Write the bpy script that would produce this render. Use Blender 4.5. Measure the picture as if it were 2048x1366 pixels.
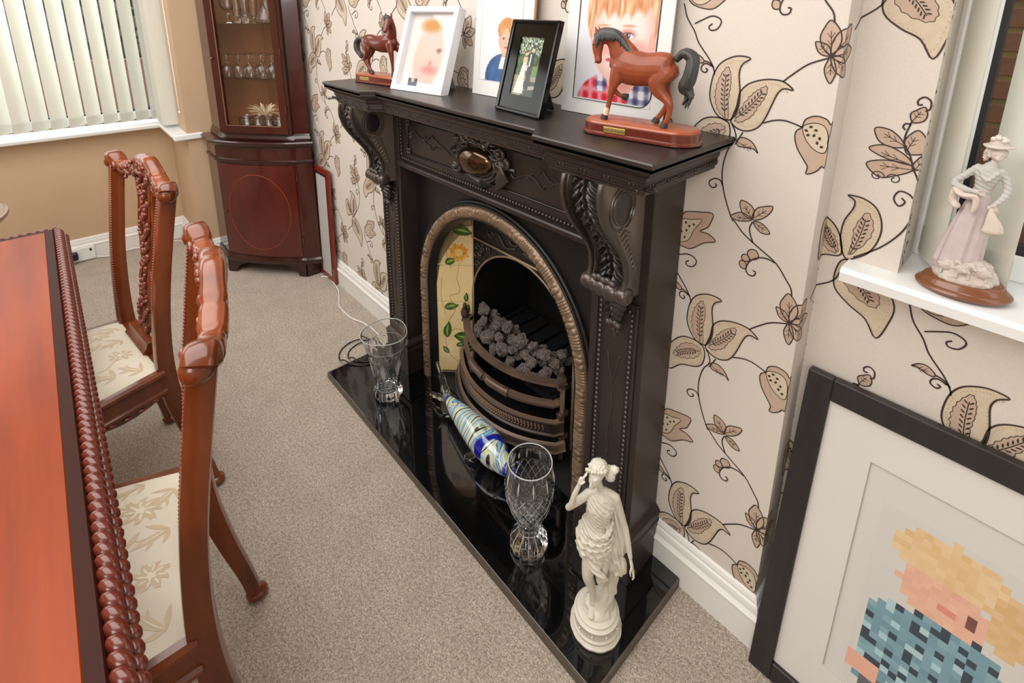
import bpy, bmesh, math, random
from mathutils import Vector, Matrix, noise
PI = math.pi
sin, cos = math.sin, math.cos
S = bpy.context.scene
C = S.collection
for o in list(bpy.data.objects):
    bpy.data.objects.remove(o)

# ---------------------------------------------------------------- camera
cam_d = bpy.data.cameras.new('camera')
cam = bpy.data.objects.new('camera', cam_d)
C.objects.link(cam)
S.camera = cam
F_PX, CX, CY = 1032.1, 1023.0, 281.3
yaw, pitch, roll = math.radians(42.414), math.radians(14.292), math.radians(0.352)
fw = Vector((-cos(yaw) * cos(pitch), sin(yaw) * cos(pitch), -sin(pitch)))
rt = fw.cross(Vector((0, 0, 1))).normalized()
up = rt.cross(fw)
rt, up = rt * cos(roll) + up * sin(roll), -rt * sin(roll) + up * cos(roll)
M = Matrix((rt, up, -fw)).transposed().to_4x4()
M.translation = Vector((0.28, -1.03, 1.45))
cam.matrix_world = M
cam_d.sensor_fit = 'HORIZONTAL'
cam_d.sensor_width = 36
cam_d.lens = F_PX / 2048 * 36
cam_d.shift_x = (1024 - CX) / 2048
cam_d.shift_y = (CY - 683) / 2048
cam_d.clip_start = 0.05

# ---------------------------------------------------------------- light
S.view_settings.view_transform = 'Standard'
S.view_settings.look = 'None'
S.view_settings.gamma = 1
S.view_settings.use_curve_mapping = False
S.view_settings.exposure = 0.48
W = bpy.data.worlds.new('World')
S.world = W
W.use_nodes = True
nt = W.node_tree
nt.nodes.clear()
sky = nt.nodes.new('ShaderNodeTexSky')
sky.sky_type = 'NISHITA'
sky.sun_disc = False
sky.sun_elevation = math.radians(42)
sky.sun_rotation = math.radians(200)
sky.air_density = 1.6
sky.dust_density = 4
hs = nt.nodes.new('ShaderNodeHueSaturation')
hs.inputs['Saturation'].default_value = 0.35
bgn = nt.nodes.new('ShaderNodeBackground')
bgn.inputs['Strength'].default_value = 0.22
wo = nt.nodes.new('ShaderNodeOutputWorld')
nt.links.new(sky.outputs[0], hs.inputs['Color'])
nt.links.new(hs.outputs[0], bgn.inputs[0])
nt.links.new(bgn.outputs[0], wo.inputs[0])


def area(name, loc, target, size, sy, power, col):
    d = bpy.data.lights.new(name, 'AREA')
    d.shape = 'RECTANGLE'
    d.size = size
    d.size_y = sy
    d.energy = power
    d.color = col
    o = bpy.data.objects.new(name, d)
    C.objects.link(o)
    o.location = loc
    o.rotation_euler = (Vector(target) - Vector(loc)).to_track_quat('-Z', 'Y').to_euler()
    return o


# the room's ceiling light, the soft flash bounced off ceiling, and daylight of the two windows
area('ceiling_bounce', (-1.15, -1.35, 2.38), (-1.15, -1.3, 0), 2.6, 1.8, 46, (1.0, 0.985, 0.955))
area('rear_room_light', (0.9, -2.9, 2.0), (-0.9, -0.2, 0.7), 1.2, 1.0, 22, (1.0, 0.98, 0.95))
area('bay_daylight', (-3.40, -1.5, 1.45), (-1.5, -1.2, 0.6), 1.8, 1.2, 13, (0.93, 0.97, 1.0))
area('alcove_daylight', (0.75, 0.12, 1.5), (0.2, -1.0, 0.9), 0.9, 0.9, 4, (0.93, 0.97, 1.0))


# ---------------------------------------------------------------- materials
def lin(c):
    def f(v):
        v /= 255.0
        return v / 12.92 if v <= 0.04045 else ((v + 0.055) / 1.055) ** 2.4
    return (f(c[0]), f(c[1]), f(c[2]), 1)


def mat(name, rgb, rough=0.5, metal=0.0, spec=0.5, coat=0.0, trans=0.0, ior=1.5, noise_=None, bump=None, sheen=0.0, emis=None, wear=None, aniso=None, alpha=1.0):
    """rgb in 0..255 sRGB; noise_=(scale, rgb2, stretch(x,y,z), contrast); bump=(scale, strength, dist)"""
    m = bpy.data.materials.new(name)
    m.use_nodes = True
    t = m.node_tree
    b = t.nodes['Principled BSDF']
    b.inputs['Base Color'].default_value = lin(rgb)
    b.inputs['Roughness'].default_value = rough
    b.inputs['Metallic'].default_value = metal
    b.inputs['Specular IOR Level'].default_value = spec
    b.inputs['Coat Weight'].default_value = coat
    b.inputs['Coat Roughness'].default_value = 0.08
    b.inputs['Transmission Weight'].default_value = trans
    b.inputs['IOR'].default_value = ior
    b.inputs['Sheen Weight'].default_value = sheen
    b.inputs['Alpha'].default_value = alpha
    if emis:
        b.inputs['Emission Color'].default_value = lin(emis[0])
        b.inputs['Emission Strength'].default_value = emis[1]
    tc = None
    last = None
    if noise_ or bump:
        tc = t.nodes.new('ShaderNodeTexCoord')
    if noise_:
        sc, c2, st, con = noise_
        mp = t.nodes.new('ShaderNodeMapping')
        mp.inputs['Scale'].default_value = st
        t.links.new(tc.outputs['Object'], mp.inputs[0])
        n = t.nodes.new('ShaderNodeTexNoise')
        n.inputs['Scale'].default_value = sc
        n.inputs['Detail'].default_value = 5
        n.inputs['Roughness'].default_value = 0.6
        t.links.new(mp.outputs[0], n.inputs['Vector'])
        r = t.nodes.new('ShaderNodeValToRGB')
        r.color_ramp.elements[0].position = 0.5 - con
        r.color_ramp.elements[1].position = 0.5 + con
        r.color_ramp.elements[0].color = lin(rgb)
        r.color_ramp.elements[1].color = lin(c2)
        t.links.new(n.outputs[0], r.inputs[0])
        last = r.outputs[0]
        t.links.new(last, b.inputs['Base Color'])
    if wear:
        g = t.nodes.new('ShaderNodeNewGeometry')
        r = t.nodes.new('ShaderNodeValToRGB')
        r.color_ramp.elements[0].position = wear[1]
        r.color_ramp.elements[1].position = wear[2]
        t.links.new(g.outputs['Pointiness'], r.inputs[0])
        mx = t.nodes.new('ShaderNodeMix')
        mx.data_type = 'RGBA'
        t.links.new(r.outputs[0], mx.inputs[0])
        mx.inputs[6].default_value = lin(rgb)
        if last:
            t.links.new(last, mx.inputs[6])
        mx.inputs[7].default_value = lin(wear[0])
        t.links.new(mx.outputs[2], b.inputs['Base Color'])
    if bump:
        n = t.nodes.new('ShaderNodeTexNoise')
        n.inputs['Scale'].default_value = bump[0]
        n.inputs['Detail'].default_value = 4
        t.links.new(tc.outputs['Object'], n.inputs['Vector'])
        bp = t.nodes.new('ShaderNodeBump')
        bp.inputs['Strength'].default_value = bump[1]
        bp.inputs['Distance'].default_value = bump[2]
        t.links.new(n.outputs[0], bp.inputs['Height'])
        t.links.new(bp.outputs[0], b.inputs['Normal'])
    return m


# ---------------------------------------------------------------- mesh helpers
class B:
    """collects geometry; build() links it as ONE mesh object"""

    def __init__(s):
        s.v = []
        s.f = []
        s.mi = []
        s.m = 0

    def add(s, vs, fs, mi=None):
        o = len(s.v)
        s.v += [tuple(p) for p in vs]
        s.f += [tuple(i + o for i in f) for f in fs]
        s.mi += [s.m if mi is None else mi] * len(fs)
        return s

    def box(s, x0, x1, y0, y1, z0, z1, mtx=None, bev=0.0):
        if x0 > x1: x0, x1 = x1, x0
        if y0 > y1: y0, y1 = y1, y0
        if z0 > z1: z0, z1 = z1, z0
        if bev > 0:
            b = min(bev, (x1 - x0) * .45, (y1 - y0) * .45, (z1 - z0) * .45)
            vs = []
            idx = {}
            cs = ((x0, x1), (y0, y1), (z0, z1))
            for i in (0, 1):
                for j in (0, 1):
                    for k in (0, 1):
                        p = [cs[0][i], cs[1][j], cs[2][k]]
                        sg = [b if i == 0 else -b, b if j == 0 else -b, b if k == 0 else -b]
                        for a in range(3):
                            q = [p[c] + (0 if c == a else sg[c]) for c in range(3)]
                            idx[(i, j, k, a)] = len(vs)
                            vs.append(q)
            fs = []
            for i in (0, 1):
                q = [idx[(i, 0, 0, 0)], idx[(i, 0, 1, 0)], idx[(i, 1, 1, 0)], idx[(i, 1, 0, 0)]]
                fs.append(q if i == 0 else q[::-1])
                q = [idx[(0, i, 0, 1)], idx[(1, i, 0, 1)], idx[(1, i, 1, 1)], idx[(0, i, 1, 1)]]
                fs.append(q if i == 0 else q[::-1])
                q = [idx[(0, 0, i, 2)], idx[(0, 1, i, 2)], idx[(1, 1, i, 2)], idx[(1, 0, i, 2)]]
                fs.append(q if i == 0 else q[::-1])
            for i in (0, 1):
                for j in (0, 1):
                    q = [idx[(i, j, 0, 0)], idx[(i, j, 1, 0)], idx[(i, j, 1, 1)], idx[(i, j, 0, 1)]]
                    fs.append(q if (i + j) % 2 else q[::-1])
                    q = [idx[(i, 0, j, 0)], idx[(i, 1, j, 0)], idx[(i, 1, j, 2)], idx[(i, 0, j, 2)]]
                    fs.append(q[::-1] if (i + j) % 2 else q)
                    q = [idx[(0, i, j, 1)], idx[(1, i, j, 1)], idx[(1, i, j, 2)], idx[(0, i, j, 2)]]
                    fs.append(q if (i + j) % 2 else q[::-1])
            for i in (0, 1):
                for j in (0, 1):
                    for k in (0, 1):
                        q = [idx[(i, j, k, 0)], idx[(i, j, k, 1)], idx[(i, j, k, 2)]]
                        fs.append(q if (i + j + k) % 2 == 0 else q[::-1])
        else:
            vs = [(x, y, z) for x in (x0, x1) for y in (y0, y1) for z in (z0, z1)]
            fs = [(0, 1, 3, 2), (4, 6, 7, 5), (0, 4, 5, 1), (2, 3, 7, 6), (0, 2, 6, 4), (1, 5, 7, 3)]
        if mtx is not None:
            vs = [mtx @ Vector(p) for p in vs]
        return s.add(vs, fs)

    def grid(s, nu, nv, fn, closeu=False, closev=False, flip=False):
        vs = [fn(i / (nu if closeu else nu), j / (nv if closev else nv)) for i in range(nu + (0 if closeu else 1)) for j in range(nv + (0 if closev else 1))]
        NU = nu if closeu else nu + 1
        NV = nv if closev else nv + 1
        fs = []
        for i in range(nu):
            for j in range(nv):
                a, b_, c, d = i * NV + j, ((i + 1) % NU) * NV + j, ((i + 1) % NU) * NV + (j + 1) % NV, i * NV + (j + 1) % NV
                fs.append((a, d, c, b_) if flip else (a, b_, c, d))
        return s.add(vs, fs)

    def tube(s, pts, r, n=8, closed=False, cap=True, flat=None):
        """pts list of Vector; r float or list; flat=(sx, sy, up) gives an elliptical section"""
        pts = [Vector(p) for p in pts]
        N = len(pts)
        if not hasattr(r, '__len__'):
            r = [r] * N
        vs = []
        upv = Vector(flat[2]) if flat else None
        prev = None
        for i, p in enumerate(pts):
            a = pts[(i - 1) % N] if (closed or i > 0) else pts[i]
            c = pts[(i + 1) % N] if (closed or i < N - 1) else pts[i]
            t = (c - a)
            if t.length < 1e-9:
                t = Vector((0, 0, 1))
            t.normalize()
            if upv is not None:
                x = t.cross(upv)
                if x.length < 1e-4:
                    x = prev or t.orthogonal()
                x.normalize()
            elif prev is None:
                x = t.orthogonal().normalized()
            else:
                x = prev - t * prev.dot(t)
                if x.length < 1e-6:
                    x = t.orthogonal()
                x.normalize()
            prev = x
            y = t.cross(x)
            sx, sy = (flat[0], flat[1]) if flat else (1, 1)
            for k in range(n):
                an = 2 * PI * k / n
                vs.append(p + x * (cos(an) * r[i] * sx) + y * (sin(an) * r[i] * sy))
        fs = []
        for i in range(N if closed else N - 1):
            for k in range(n):
                a, b_ = i * n + k, i * n + (k + 1) % n
                c, d = ((i + 1) % N) * n + (k + 1) % n, ((i + 1) % N) * n + k
                fs.append((a, b_, c, d))
        if cap and not closed:
            fs.append(tuple(range(n))[::-1])
            fs.append(tuple((N - 1) * n + k for k in range(n)))
        return s.add(vs, fs)

    def lathe(s, prof, n=32, c=(0, 0, 0), sx=1.0, sy=1.0, rfn=None, close=True, ax='z'):
        """prof list of (r, z)"""
        vs = []
        for r, z in prof:
            for k in range(n):
                a = 2 * PI * k / n
                rr = r * (rfn(a, z) if rfn else 1)
                if ax == 'z':
                    vs.append((c[0] + rr * cos(a) * sx, c[1] + rr * sin(a) * sy, c[2] + z))
                elif ax == 'y':
                    vs.append((c[0] + rr * cos(a) * sx, c[1] + z, c[2] + rr * sin(a) * sy))
                else:
                    vs.append((c[0] + z, c[1] + rr * cos(a) * sx, c[2] + rr * sin(a) * sy))
        fs = []
        P = len(prof)
        for i in range(P - 1):
            for k in range(n):
                fs.append((i * n + k, i * n + (k + 1) % n, (i + 1) * n + (k + 1) % n, (i + 1) * n + k))
        if close:
            if prof[0][0] > 1e-6:
                fs.append(tuple(range(n))[::-1])
            if prof[-1][0] > 1e-6:
                fs.append(tuple((P - 1) * n + k for k in range(n)))
        return s.add(vs, fs)

    def ball(s, c, r, n=10, m=7, mtx=None):
        if not hasattr(r, '__len__'):
            r = (r, r, r)
        vs = [Vector((0, 0, -r[2]))]
        for j in range(1, m):
            t = PI * j / m
            for k in range(n):
                a = 2 * PI * k / n
                vs.append(Vector((r[0] * sin(t) * cos(a), r[1] * sin(t) * sin(a), -r[2] * cos(t))))
        vs.append(Vector((0, 0, r[2])))
        if mtx is not None:
            vs = [mtx @ p for p in vs]
        vs = [p + Vector(c) for p in vs]
        fs = [(0, 1 + (k + 1) % n, 1 + k) for k in range(n)]
        for j in range(m - 2):
            for k in range(n):
                a = 1 + j * n
                fs.append((a + k, a + (k + 1) % n, a + n + (k + 1) % n, a + n + k))
        a = 1 + (m - 2) * n
        L = len(vs) - 1
        fs += [(L, a + k, a + (k + 1) % n) for k in range(n)]
        return s.add(vs, fs)

    def prism(s, poly, a0, a1, ax='z', holes=None):
        """poly: list of 2D points, extruded along ax from a0 to a1. ax='y': (x,z) ; ax='x': (y,z)"""
        n = len(poly)

        def P(p, a):
            return (p[0], p[1], a) if ax == 'z' else ((p[0], a, p[1]) if ax == 'y' else (a, p[0], p[1]))
        vs = [P(p, a0) for p in poly] + [P(p, a1) for p in poly]
        from mathutils.geometry import tessellate_polygon
        tris = tessellate_polygon([[Vector((p[0], p[1], 0)) for p in poly]])
        area_ = sum(poly[i][0] * poly[(i + 1) % n][1] - poly[(i + 1) % n][0] * poly[i][1] for i in range(n))
        fs = []
        for t in tris:
            ar = sum(poly[t[i]][0] * poly[t[(i + 1) % 3]][1] - poly[t[(i + 1) % 3]][0] * poly[t[i]][1] for i in range(3))
            if ar < 0:
                t = t[::-1]
            fs.append(tuple(t[::-1]))
            fs.append(tuple(i + n for i in t))
        for i in range(n):
            j = (i + 1) % n
            fs.append((i, j, j + n, i + n) if area_ > 0 else (j, i, i + n, j + n))
        if (ax == 'y') != (a1 < a0):
            fs = [f[::-1] for f in fs]
        return s.add(vs, fs)

    def sweep(s, path, prof, closed=False, cap=True):
        """path: list of (x, y) in plan, prof: list of (out, z); out is to the LEFT-hand normal rotated outwards; mitred"""
        N = len(path)
        vs = []
        for i in range(N):
            p = Vector(path[i])
            if closed or 0 < i < N - 1:
                d0 = (p - Vector(path[i - 1])).normalized()
                d1 = (Vector(path[(i + 1) % N]) - p).normalized()
            elif i == 0:
                d0 = d1 = (Vector(path[1]) - p).normalized()
            else:
                d0 = d1 = (p - Vector(path[i - 1])).normalized()
            n0 = Vector((d0.y, -d0.x))
            n1 = Vector((d1.y, -d1.x))
            m = (n0 + n1)
            m = m / max(0.2, m.dot(n0))
            for o, z in prof:
                vs.append((p.x + m.x * o, p.y + m.y * o, z))
        P = len(prof)
        fs = []
        for i in range(N if closed else N - 1):
            for k in range(P - 1):
                a, b_ = i * P + k, ((i + 1) % N) * P + k
                fs.append((a, b_, b_ + 1, a + 1))
        if cap and not closed:
            fs.append(tuple(range(P)))
            fs.append(tuple((N - 1) * P + k for k in range(P))[::-1])
        return s.add(vs, fs)

    def xf(s, mtx, start=0):
        s.v[start:] = [tuple(mtx @ Vector(p)) for p in s.v[start:]]
        return s

    def build(s, name, mats, parent=None, smooth=None, bevel=0, sub=0, local=True, fix=False):
        me = bpy.data.meshes.new(name)
        me.from_pydata(s.v, [], s.f)
        if not hasattr(mats, '__len__'):
            mats = [mats]
        for m in mats:
            me.materials.append(m)
        me.polygons.foreach_set('material_index', s.mi)
        if fix:
            bm = bmesh.new()
            bm.from_mesh(me)
            bmesh.ops.remove_doubles(bm, verts=bm.verts, dist=1e-5)
            bmesh.ops.recalc_face_normals(bm, faces=bm.faces)
            bm.to_mesh(me)
            bm.free()
        if smooth is not None:
            me.polygons.foreach_set('use_smooth', [True] * len(me.polygons))
            if smooth < 180:
                try:
                    me.set_sharp_from_angle(angle=math.radians(smooth))
                except Exception:
                    pass
        me.update()
        o = bpy.data.objects.new(name, me)
        C.objects.link(o)
        if parent is not None:
            o.parent = parent
            if not local:
                p = parent
                off = Vector((0, 0, 0))
                while p is not None:
                    off += p.location
                    p = p.parent
                o.location = -off
        if bevel:
            md = o.modifiers.new('bevel', 'BEVEL')
            md.width = bevel
            md.segments = 2
            md.limit_method = 'ANGLE'
            md.angle_limit = math.radians(40)
        if sub:
            md = o.modifiers.new('sub', 'SUBSURF')
            md.levels = md.render_levels = sub
        return o


def thing(name, label, cat, loc=(0, 0, 0), rz=0.0, group=None):
    o = bpy.data.objects.new(name, None)
    C.objects.link(o)
    o.location = loc
    o.rotation_euler = (0, 0, rz)
    o.empty_display_size = 0.05
    o['label'] = label
    o['category'] = cat
    if group:
        o['group'] = group
    return o


def tag(o, label, cat, group=None):
    o['label'] = label
    o['category'] = cat
    if group:
        o['group'] = group
    return o


def struct(o):
    o['kind'] = 'structure'
    return o


def stuff(o):
    o['kind'] = 'stuff'
    return o


def dup(root, loc=None, rz=None, label=None, group=None):
    def cp(o, par):
        c = o.copy()
        C.objects.link(c)
        c.parent = par
        for ch in o.children:
            cp(ch, c)
        return c
    r = cp(root, None)
    if loc is not None:
        r.location = loc
    if rz is not None:
        r.rotation_euler = (0, 0, rz)
    if label:
        r['label'] = label
    if group:
        r['group'] = group
    return r


def smooth_path(pts, n=8, closed=False):
    """Catmull-Rom through points"""
    P = [Vector(p) for p in pts]
    N = len(P)
    out = []
    for i in range(N if closed else N - 1):
        p0 = P[(i - 1) % N] if (closed or i > 0) else P[0] * 2 - P[1]
        p1, p2 = P[i], P[(i + 1) % N]
        p3 = P[(i + 2) % N] if (closed or i + 2 < N) else P[-1] * 2 - P[-2]
        for k in range(n):
            t = k / n
            out.append(0.5 * ((2 * p1) + (p2 - p0) * t + (2 * p0 - 5 * p1 + 4 * p2 - p3) * t * t + (3 * p1 - p0 - 3 * p2 + p3) * t ** 3))
    if not closed:
        out.append(P[-1])
    return out


def interp(tab, x):
    """piecewise linear table [(x, y..)]"""
    if x <= tab[0][0]:
        return tab[0][1]
    for a, b_ in zip(tab, tab[1:]):
        if x <= b_[0]:
            t = (x - a[0]) / (b_[0] - a[0])
            return a[1] + (b_[1] - a[1]) * t
    return tab[-1][1]


def photo(name, w, h, nx, ny, fn, parent, mt, pixel=False, loc=(0, 0, 0)):
    """flat printed picture: grid in local XZ plane facing -Y, centred in x, bottom at z=0; fn(u, v) -> rgb 0..255"""
    b = B()
    if pixel:
        vs, fs, cols = [], [], []
        for j in range(ny):
            for i in range(nx):
                o = len(vs)
                for (a, c) in ((0, 0), (1, 0), (1, 1), (0, 1)):
                    vs.append(((i + a) / nx * w - w / 2, 0, (j + c) / ny * h))
                fs.append((o, o + 1, o + 2, o + 3))
                cols += [lin(fn((i + .5) / nx, (j + .5) / ny))] * 4
        b.add(vs, fs)
    else:
        vs, fs, cols = [], [], []
        for j in range(ny + 1):
            for i in range(nx + 1):
                vs.append((i / nx * w - w / 2, 0, j / ny * h))
                cols.append(lin(fn(i / nx, j / ny)))
        for j in range(ny):
            for i in range(nx):
                a = j * (nx + 1) + i
                fs.append((a, a + 1, a + nx + 2, a + nx + 1))
        b.add(vs, fs)
    o = b.build(name, mt, parent)
    at = o.data.color_attributes.new('print', 'FLOAT_COLOR', 'POINT')
    flat = []
    for c in cols:
        flat += list(c)
    at.data.foreach_set('color', flat)
    o.location = loc
    return o


def loft(b, nodes, n=16, sub=5, side=None, fold=None):
    """organic limb: nodes (x, y, z, r_side, r_up); Catmull-Rom through centres and radii, rounded ends"""
    P = [Vector(q[:3]) for q in nodes]
    R = [Vector((q[3], q[4] if len(q) > 4 else q[3], 0)) for q in nodes]
    c = smooth_path(P, sub)
    r = smooth_path(R, sub)
    N = len(c)
    prev = Vector(side) if side else None
    rings = []
    for i in range(N):
        t = (c[min(i + 1, N - 1)] - c[max(i - 1, 0)]).normalized()
        x = prev - t * prev.dot(t) if prev is not None else t.orthogonal()
        if x.length < 1e-5:
            x = t.orthogonal()
        x.normalize(); prev = x
        rings.append((c[i], x, t.cross(x), t, max(r[i].x, 1e-4), max(r[i].y, 1e-4)))
    vs = []

    def ring(cn, x, y, rx, ry, ti):
        for k in range(n):
            a = 2 * PI * k / n
            f = 1 + (fold(a, ti) if fold else 0)
            vs.append(cn + x * (cos(a) * rx * f) + y * (sin(a) * ry * f))
    c0, x, y, t, rx, ry = rings[0]
    for q in (.92, .6):
        ring(c0 - t * (min(rx, ry) * q), x, y, rx * math.sqrt(1 - q * q), ry * math.sqrt(1 - q * q), 0)
    for i, (cn, x, y, t, rx, ry) in enumerate(rings):
        ring(cn, x, y, rx, ry, i / (N - 1))
    cn, x, y, t, rx, ry = rings[-1]
    for q in (.6, .92):
        ring(cn + t * (min(rx, ry) * q), x, y, rx * math.sqrt(1 - q * q), ry * math.sqrt(1 - q * q), 1)
    M_ = N + 4
    fs = []
    for i in range(M_ - 1):
        for k in range(n):
            fs.append((i * n + k, i * n + (k + 1) % n, (i + 1) * n + (k + 1) % n, (i + 1) * n + k))
    fs.append(tuple(range(n))[::-1]); fs.append(tuple((M_ - 1) * n + k for k in range(n)))
    return b.add(vs, fs)


def sculpt(b, name, m, parent, voxel=.0015, smooth=4, disp=None):
    """fuse all the solid pieces in b into ONE continuous skin"""
    o = b.build(name, m, parent, fix=False)
    md = o.modifiers.new('r', 'REMESH')
    md.mode = 'VOXEL'
    md.voxel_size = voxel
    md.use_smooth_shade = True
    sm_ = o.modifiers.new('s', 'SMOOTH')
    sm_.factor = .5
    sm_.iterations = smooth
    dg = bpy.context.evaluated_depsgraph_get()
    nm = bpy.data.meshes.new_from_object(o.evaluated_get(dg))
    o.modifiers.clear()
    old = o.data
    o.data = nm
    bpy.data.meshes.remove(old)
    nm.name = name
    if disp:
        nm.update()
        nr = [v.normal.copy() for v in nm.vertices]
        for v, q in zip(nm.vertices, nr):
            v.co += q * disp(v.co)
    nm.polygons.foreach_set('use_smooth', [True] * len(nm.polygons))
    if not nm.materials:
        nm.materials.append(m)
    return o


def mat_print(name, rough=0.45, coat=0.0):
    m = mat(name, (200, 200, 200), rough, coat=coat)
    t = m.node_tree
    a = t.nodes.new('ShaderNodeAttribute')
    a.attribute_name = 'print'
    t.links.new(a.outputs['Color'], t.nodes['Principled BSDF'].inputs['Base Color'])
    return m
# ================================================================ ROOM
m_paper = mat('wallpaper_ground', (216, 209, 201), 0.72, noise_=(260, (209, 201, 192), (1, 1, 1), .25), bump=(500, .10, .0006))
m_beige = mat('beige_paint', (200, 172, 142), 0.75, noise_=(6, (194, 166, 136), (1, 1, 1), .3), bump=(300, .1, .0006))
m_white = mat('white_gloss_paint', (232, 232, 228), 0.3, bump=(40, .06, .001))
m_ceil = mat('ceiling_paint', (236, 232, 224), 0.9)
m_upvc = mat('white_upvc', (238, 240, 240), 0.22)
m_rubber = mat('black_gasket', (22, 24, 30), 0.5)
m_slat = mat('blind_fabric', (222, 222, 212), 0.8, bump=(700, .2, .0005))
tt = m_slat.node_tree
pb = tt.nodes['Principled BSDF']
trn = tt.nodes.new('ShaderNodeBsdfTranslucent')
trn.inputs[0].default_value = lin((226, 226, 205))
mxs = tt.nodes.new('ShaderNodeMixShader')
mxs.inputs[0].default_value = 0.16
tt.links.new(pb.outputs[0], mxs.inputs[1])
tt.links.new(trn.outputs[0], mxs.inputs[2])
tt.links.new(mxs.outputs[0], tt.nodes['Material Output'].inputs[0])
m_pane = mat('window_glass', (255, 255, 255), 0.0, trans=1.0, ior=1.45)
# thin panes: let light straight through as well as reflecting
tt = m_pane.node_tree
pb = tt.nodes['Principled BSDF']
tr = tt.nodes.new('ShaderNodeBsdfTransparent')
gl = tt.nodes.new('ShaderNodeBsdfGlossy')
gl.inputs['Roughness'].default_value = 0.02
fr = tt.nodes.new('ShaderNodeFresnel')
fr.inputs[0].default_value = 1.45
geo = tt.nodes.new('ShaderNodeNewGeometry')
mio = tt.nodes.new('ShaderNodeMix')
mio.inputs[2].default_value = 1.45
mio.inputs[3].default_value = 1 / 1.45
tt.links.new(geo.outputs['Backfacing'], mio.inputs[0])
tt.links.new(mio.outputs[0], fr.inputs[0])
mxs = tt.nodes.new('ShaderNodeMixShader')
tt.links.new(fr.outputs[0], mxs.inputs[0])
tt.links.new(tr.outputs[0], mxs.inputs[1])
tt.links.new(gl.outputs[0], mxs.inputs[2])
tt.links.new(mxs.outputs[0], tt.nodes['Material Output'].inputs[0])

# carpet: beige twist pile
m_carpet = mat('beige_carpet', (186, 168, 150), 0.95, spec=0.1, sheen=0.15)
t = m_carpet.node_tree
pb = t.nodes['Principled BSDF']
tc = t.nodes.new('ShaderNodeTexCoord')
n1 = t.nodes.new('ShaderNodeTexNoise'); n1.inputs['Scale'].default_value = 260; n1.inputs['Detail'].default_value = 4; n1.inputs['Roughness'].default_value = 0.7
n2 = t.nodes.new('ShaderNodeTexNoise'); n2.inputs['Scale'].default_value = 11; n2.inputs['Detail'].default_value = 6
n3 = t.nodes.new('ShaderNodeTexNoise'); n3.inputs['Scale'].default_value = 110; n3.inputs['Detail'].default_value = 3
for n in (n1, n2, n3):
    t.links.new(tc.outputs['Object'], n.inputs['Vector'])
r1 = t.nodes.new('ShaderNodeValToRGB')
r1.color_ramp.elements[0].position = .38; r1.color_ramp.elements[0].color = lin((164, 146, 130))
r1.color_ramp.elements[1].position = .62; r1.color_ramp.elements[1].color = lin((236, 223, 208))
t.links.new(n1.outputs[0], r1.inputs[0])
r2 = t.nodes.new('ShaderNodeValToRGB')
r2.color_ramp.elements[0].position = .35; r2.color_ramp.elements[0].color = (.90, .895, .885, 1)
r2.color_ramp.elements[1].position = .62; r2.color_ramp.elements[1].color = (1, 1, 1, 1)
t.links.new(n2.outputs[0], r2.inputs[0])
r3 = t.nodes.new('ShaderNodeValToRGB')
r3.color_ramp.elements[0].position = .3; r3.color_ramp.elements[0].color = (.68, .66, .64, 1)
r3.color_ramp.elements[1].position = .6; r3.color_ramp.elements[1].color = (1, 1, 1, 1)
t.links.new(n3.outputs[0], r3.inputs[0])
mu = t.nodes.new('ShaderNodeMix'); mu.data_type = 'RGBA'; mu.blend_type = 'MULTIPLY'; mu.inputs[0].default_value = 1
t.links.new(r1.outputs[0], mu.inputs[6]); t.links.new(r2.outputs[0], mu.inputs[7])
mu2 = t.nodes.new('ShaderNodeMix'); mu2.data_type = 'RGBA'; mu2.blend_type = 'MULTIPLY'; mu2.inputs[0].default_value = 1
t.links.new(mu.outputs[2], mu2.inputs[6]); t.links.new(r3.outputs[0], mu2.inputs[7])
t.links.new(mu2.outputs[2], pb.inputs['Base Color'])
bp = t.nodes.new('ShaderNodeBump'); bp.inputs['Strength'].default_value = .9; bp.inputs['Distance'].default_value = .006
t.links.new(n1.outputs[0], bp.inputs['Height']); t.links.new(bp.outputs[0], pb.inputs['Normal'])

XL, XB, YB0, YB1 = -2.95, -3.47, -0.49, -2.7     # left wall, bay wall, bay cheeks
AX1, AY = 1.55, 0.07                              # right end of alcove, alcove wall plane
XR, YF, HC = 1.55, -3.3, 2.42
floor = B().box(XB - .2, XR + .2, YF - .2, .5, -.08, 0).build('floor', m_carpet)
struct(floor)
ceil = struct(B().box(XB - .2, XR + .2, YF - .2, .5, HC, HC + .08).build('ceiling', m_ceil))

# chimney breast wall, with the hole for the fire
wb = B()
HX0, HX1, HZ = -1.27, -0.47, 0.86
wb.box(XL - .1, HX0, 0, .12, 0, HC).box(HX1, 0, 0, .12, 0, HC).box(HX0, HX1, 0, .12, HZ, HC)
struct(wb.build('wall_back', m_paper))
# alcove wall with window opening
WX0, WX1, WZ0, WZ1 = 0.125, 1.25, 0.985, 2.05
al = B().box(0, WX0, AY, .36, 0, HC).box(WX1, XR + .1, AY, .36, 0, HC).box(WX0, WX1, AY, .36, 0, WZ0 - .03).box(WX0, WX1, AY, .36, WZ1, HC)
struct(al.build('wall_alcove', m_paper))
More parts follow.
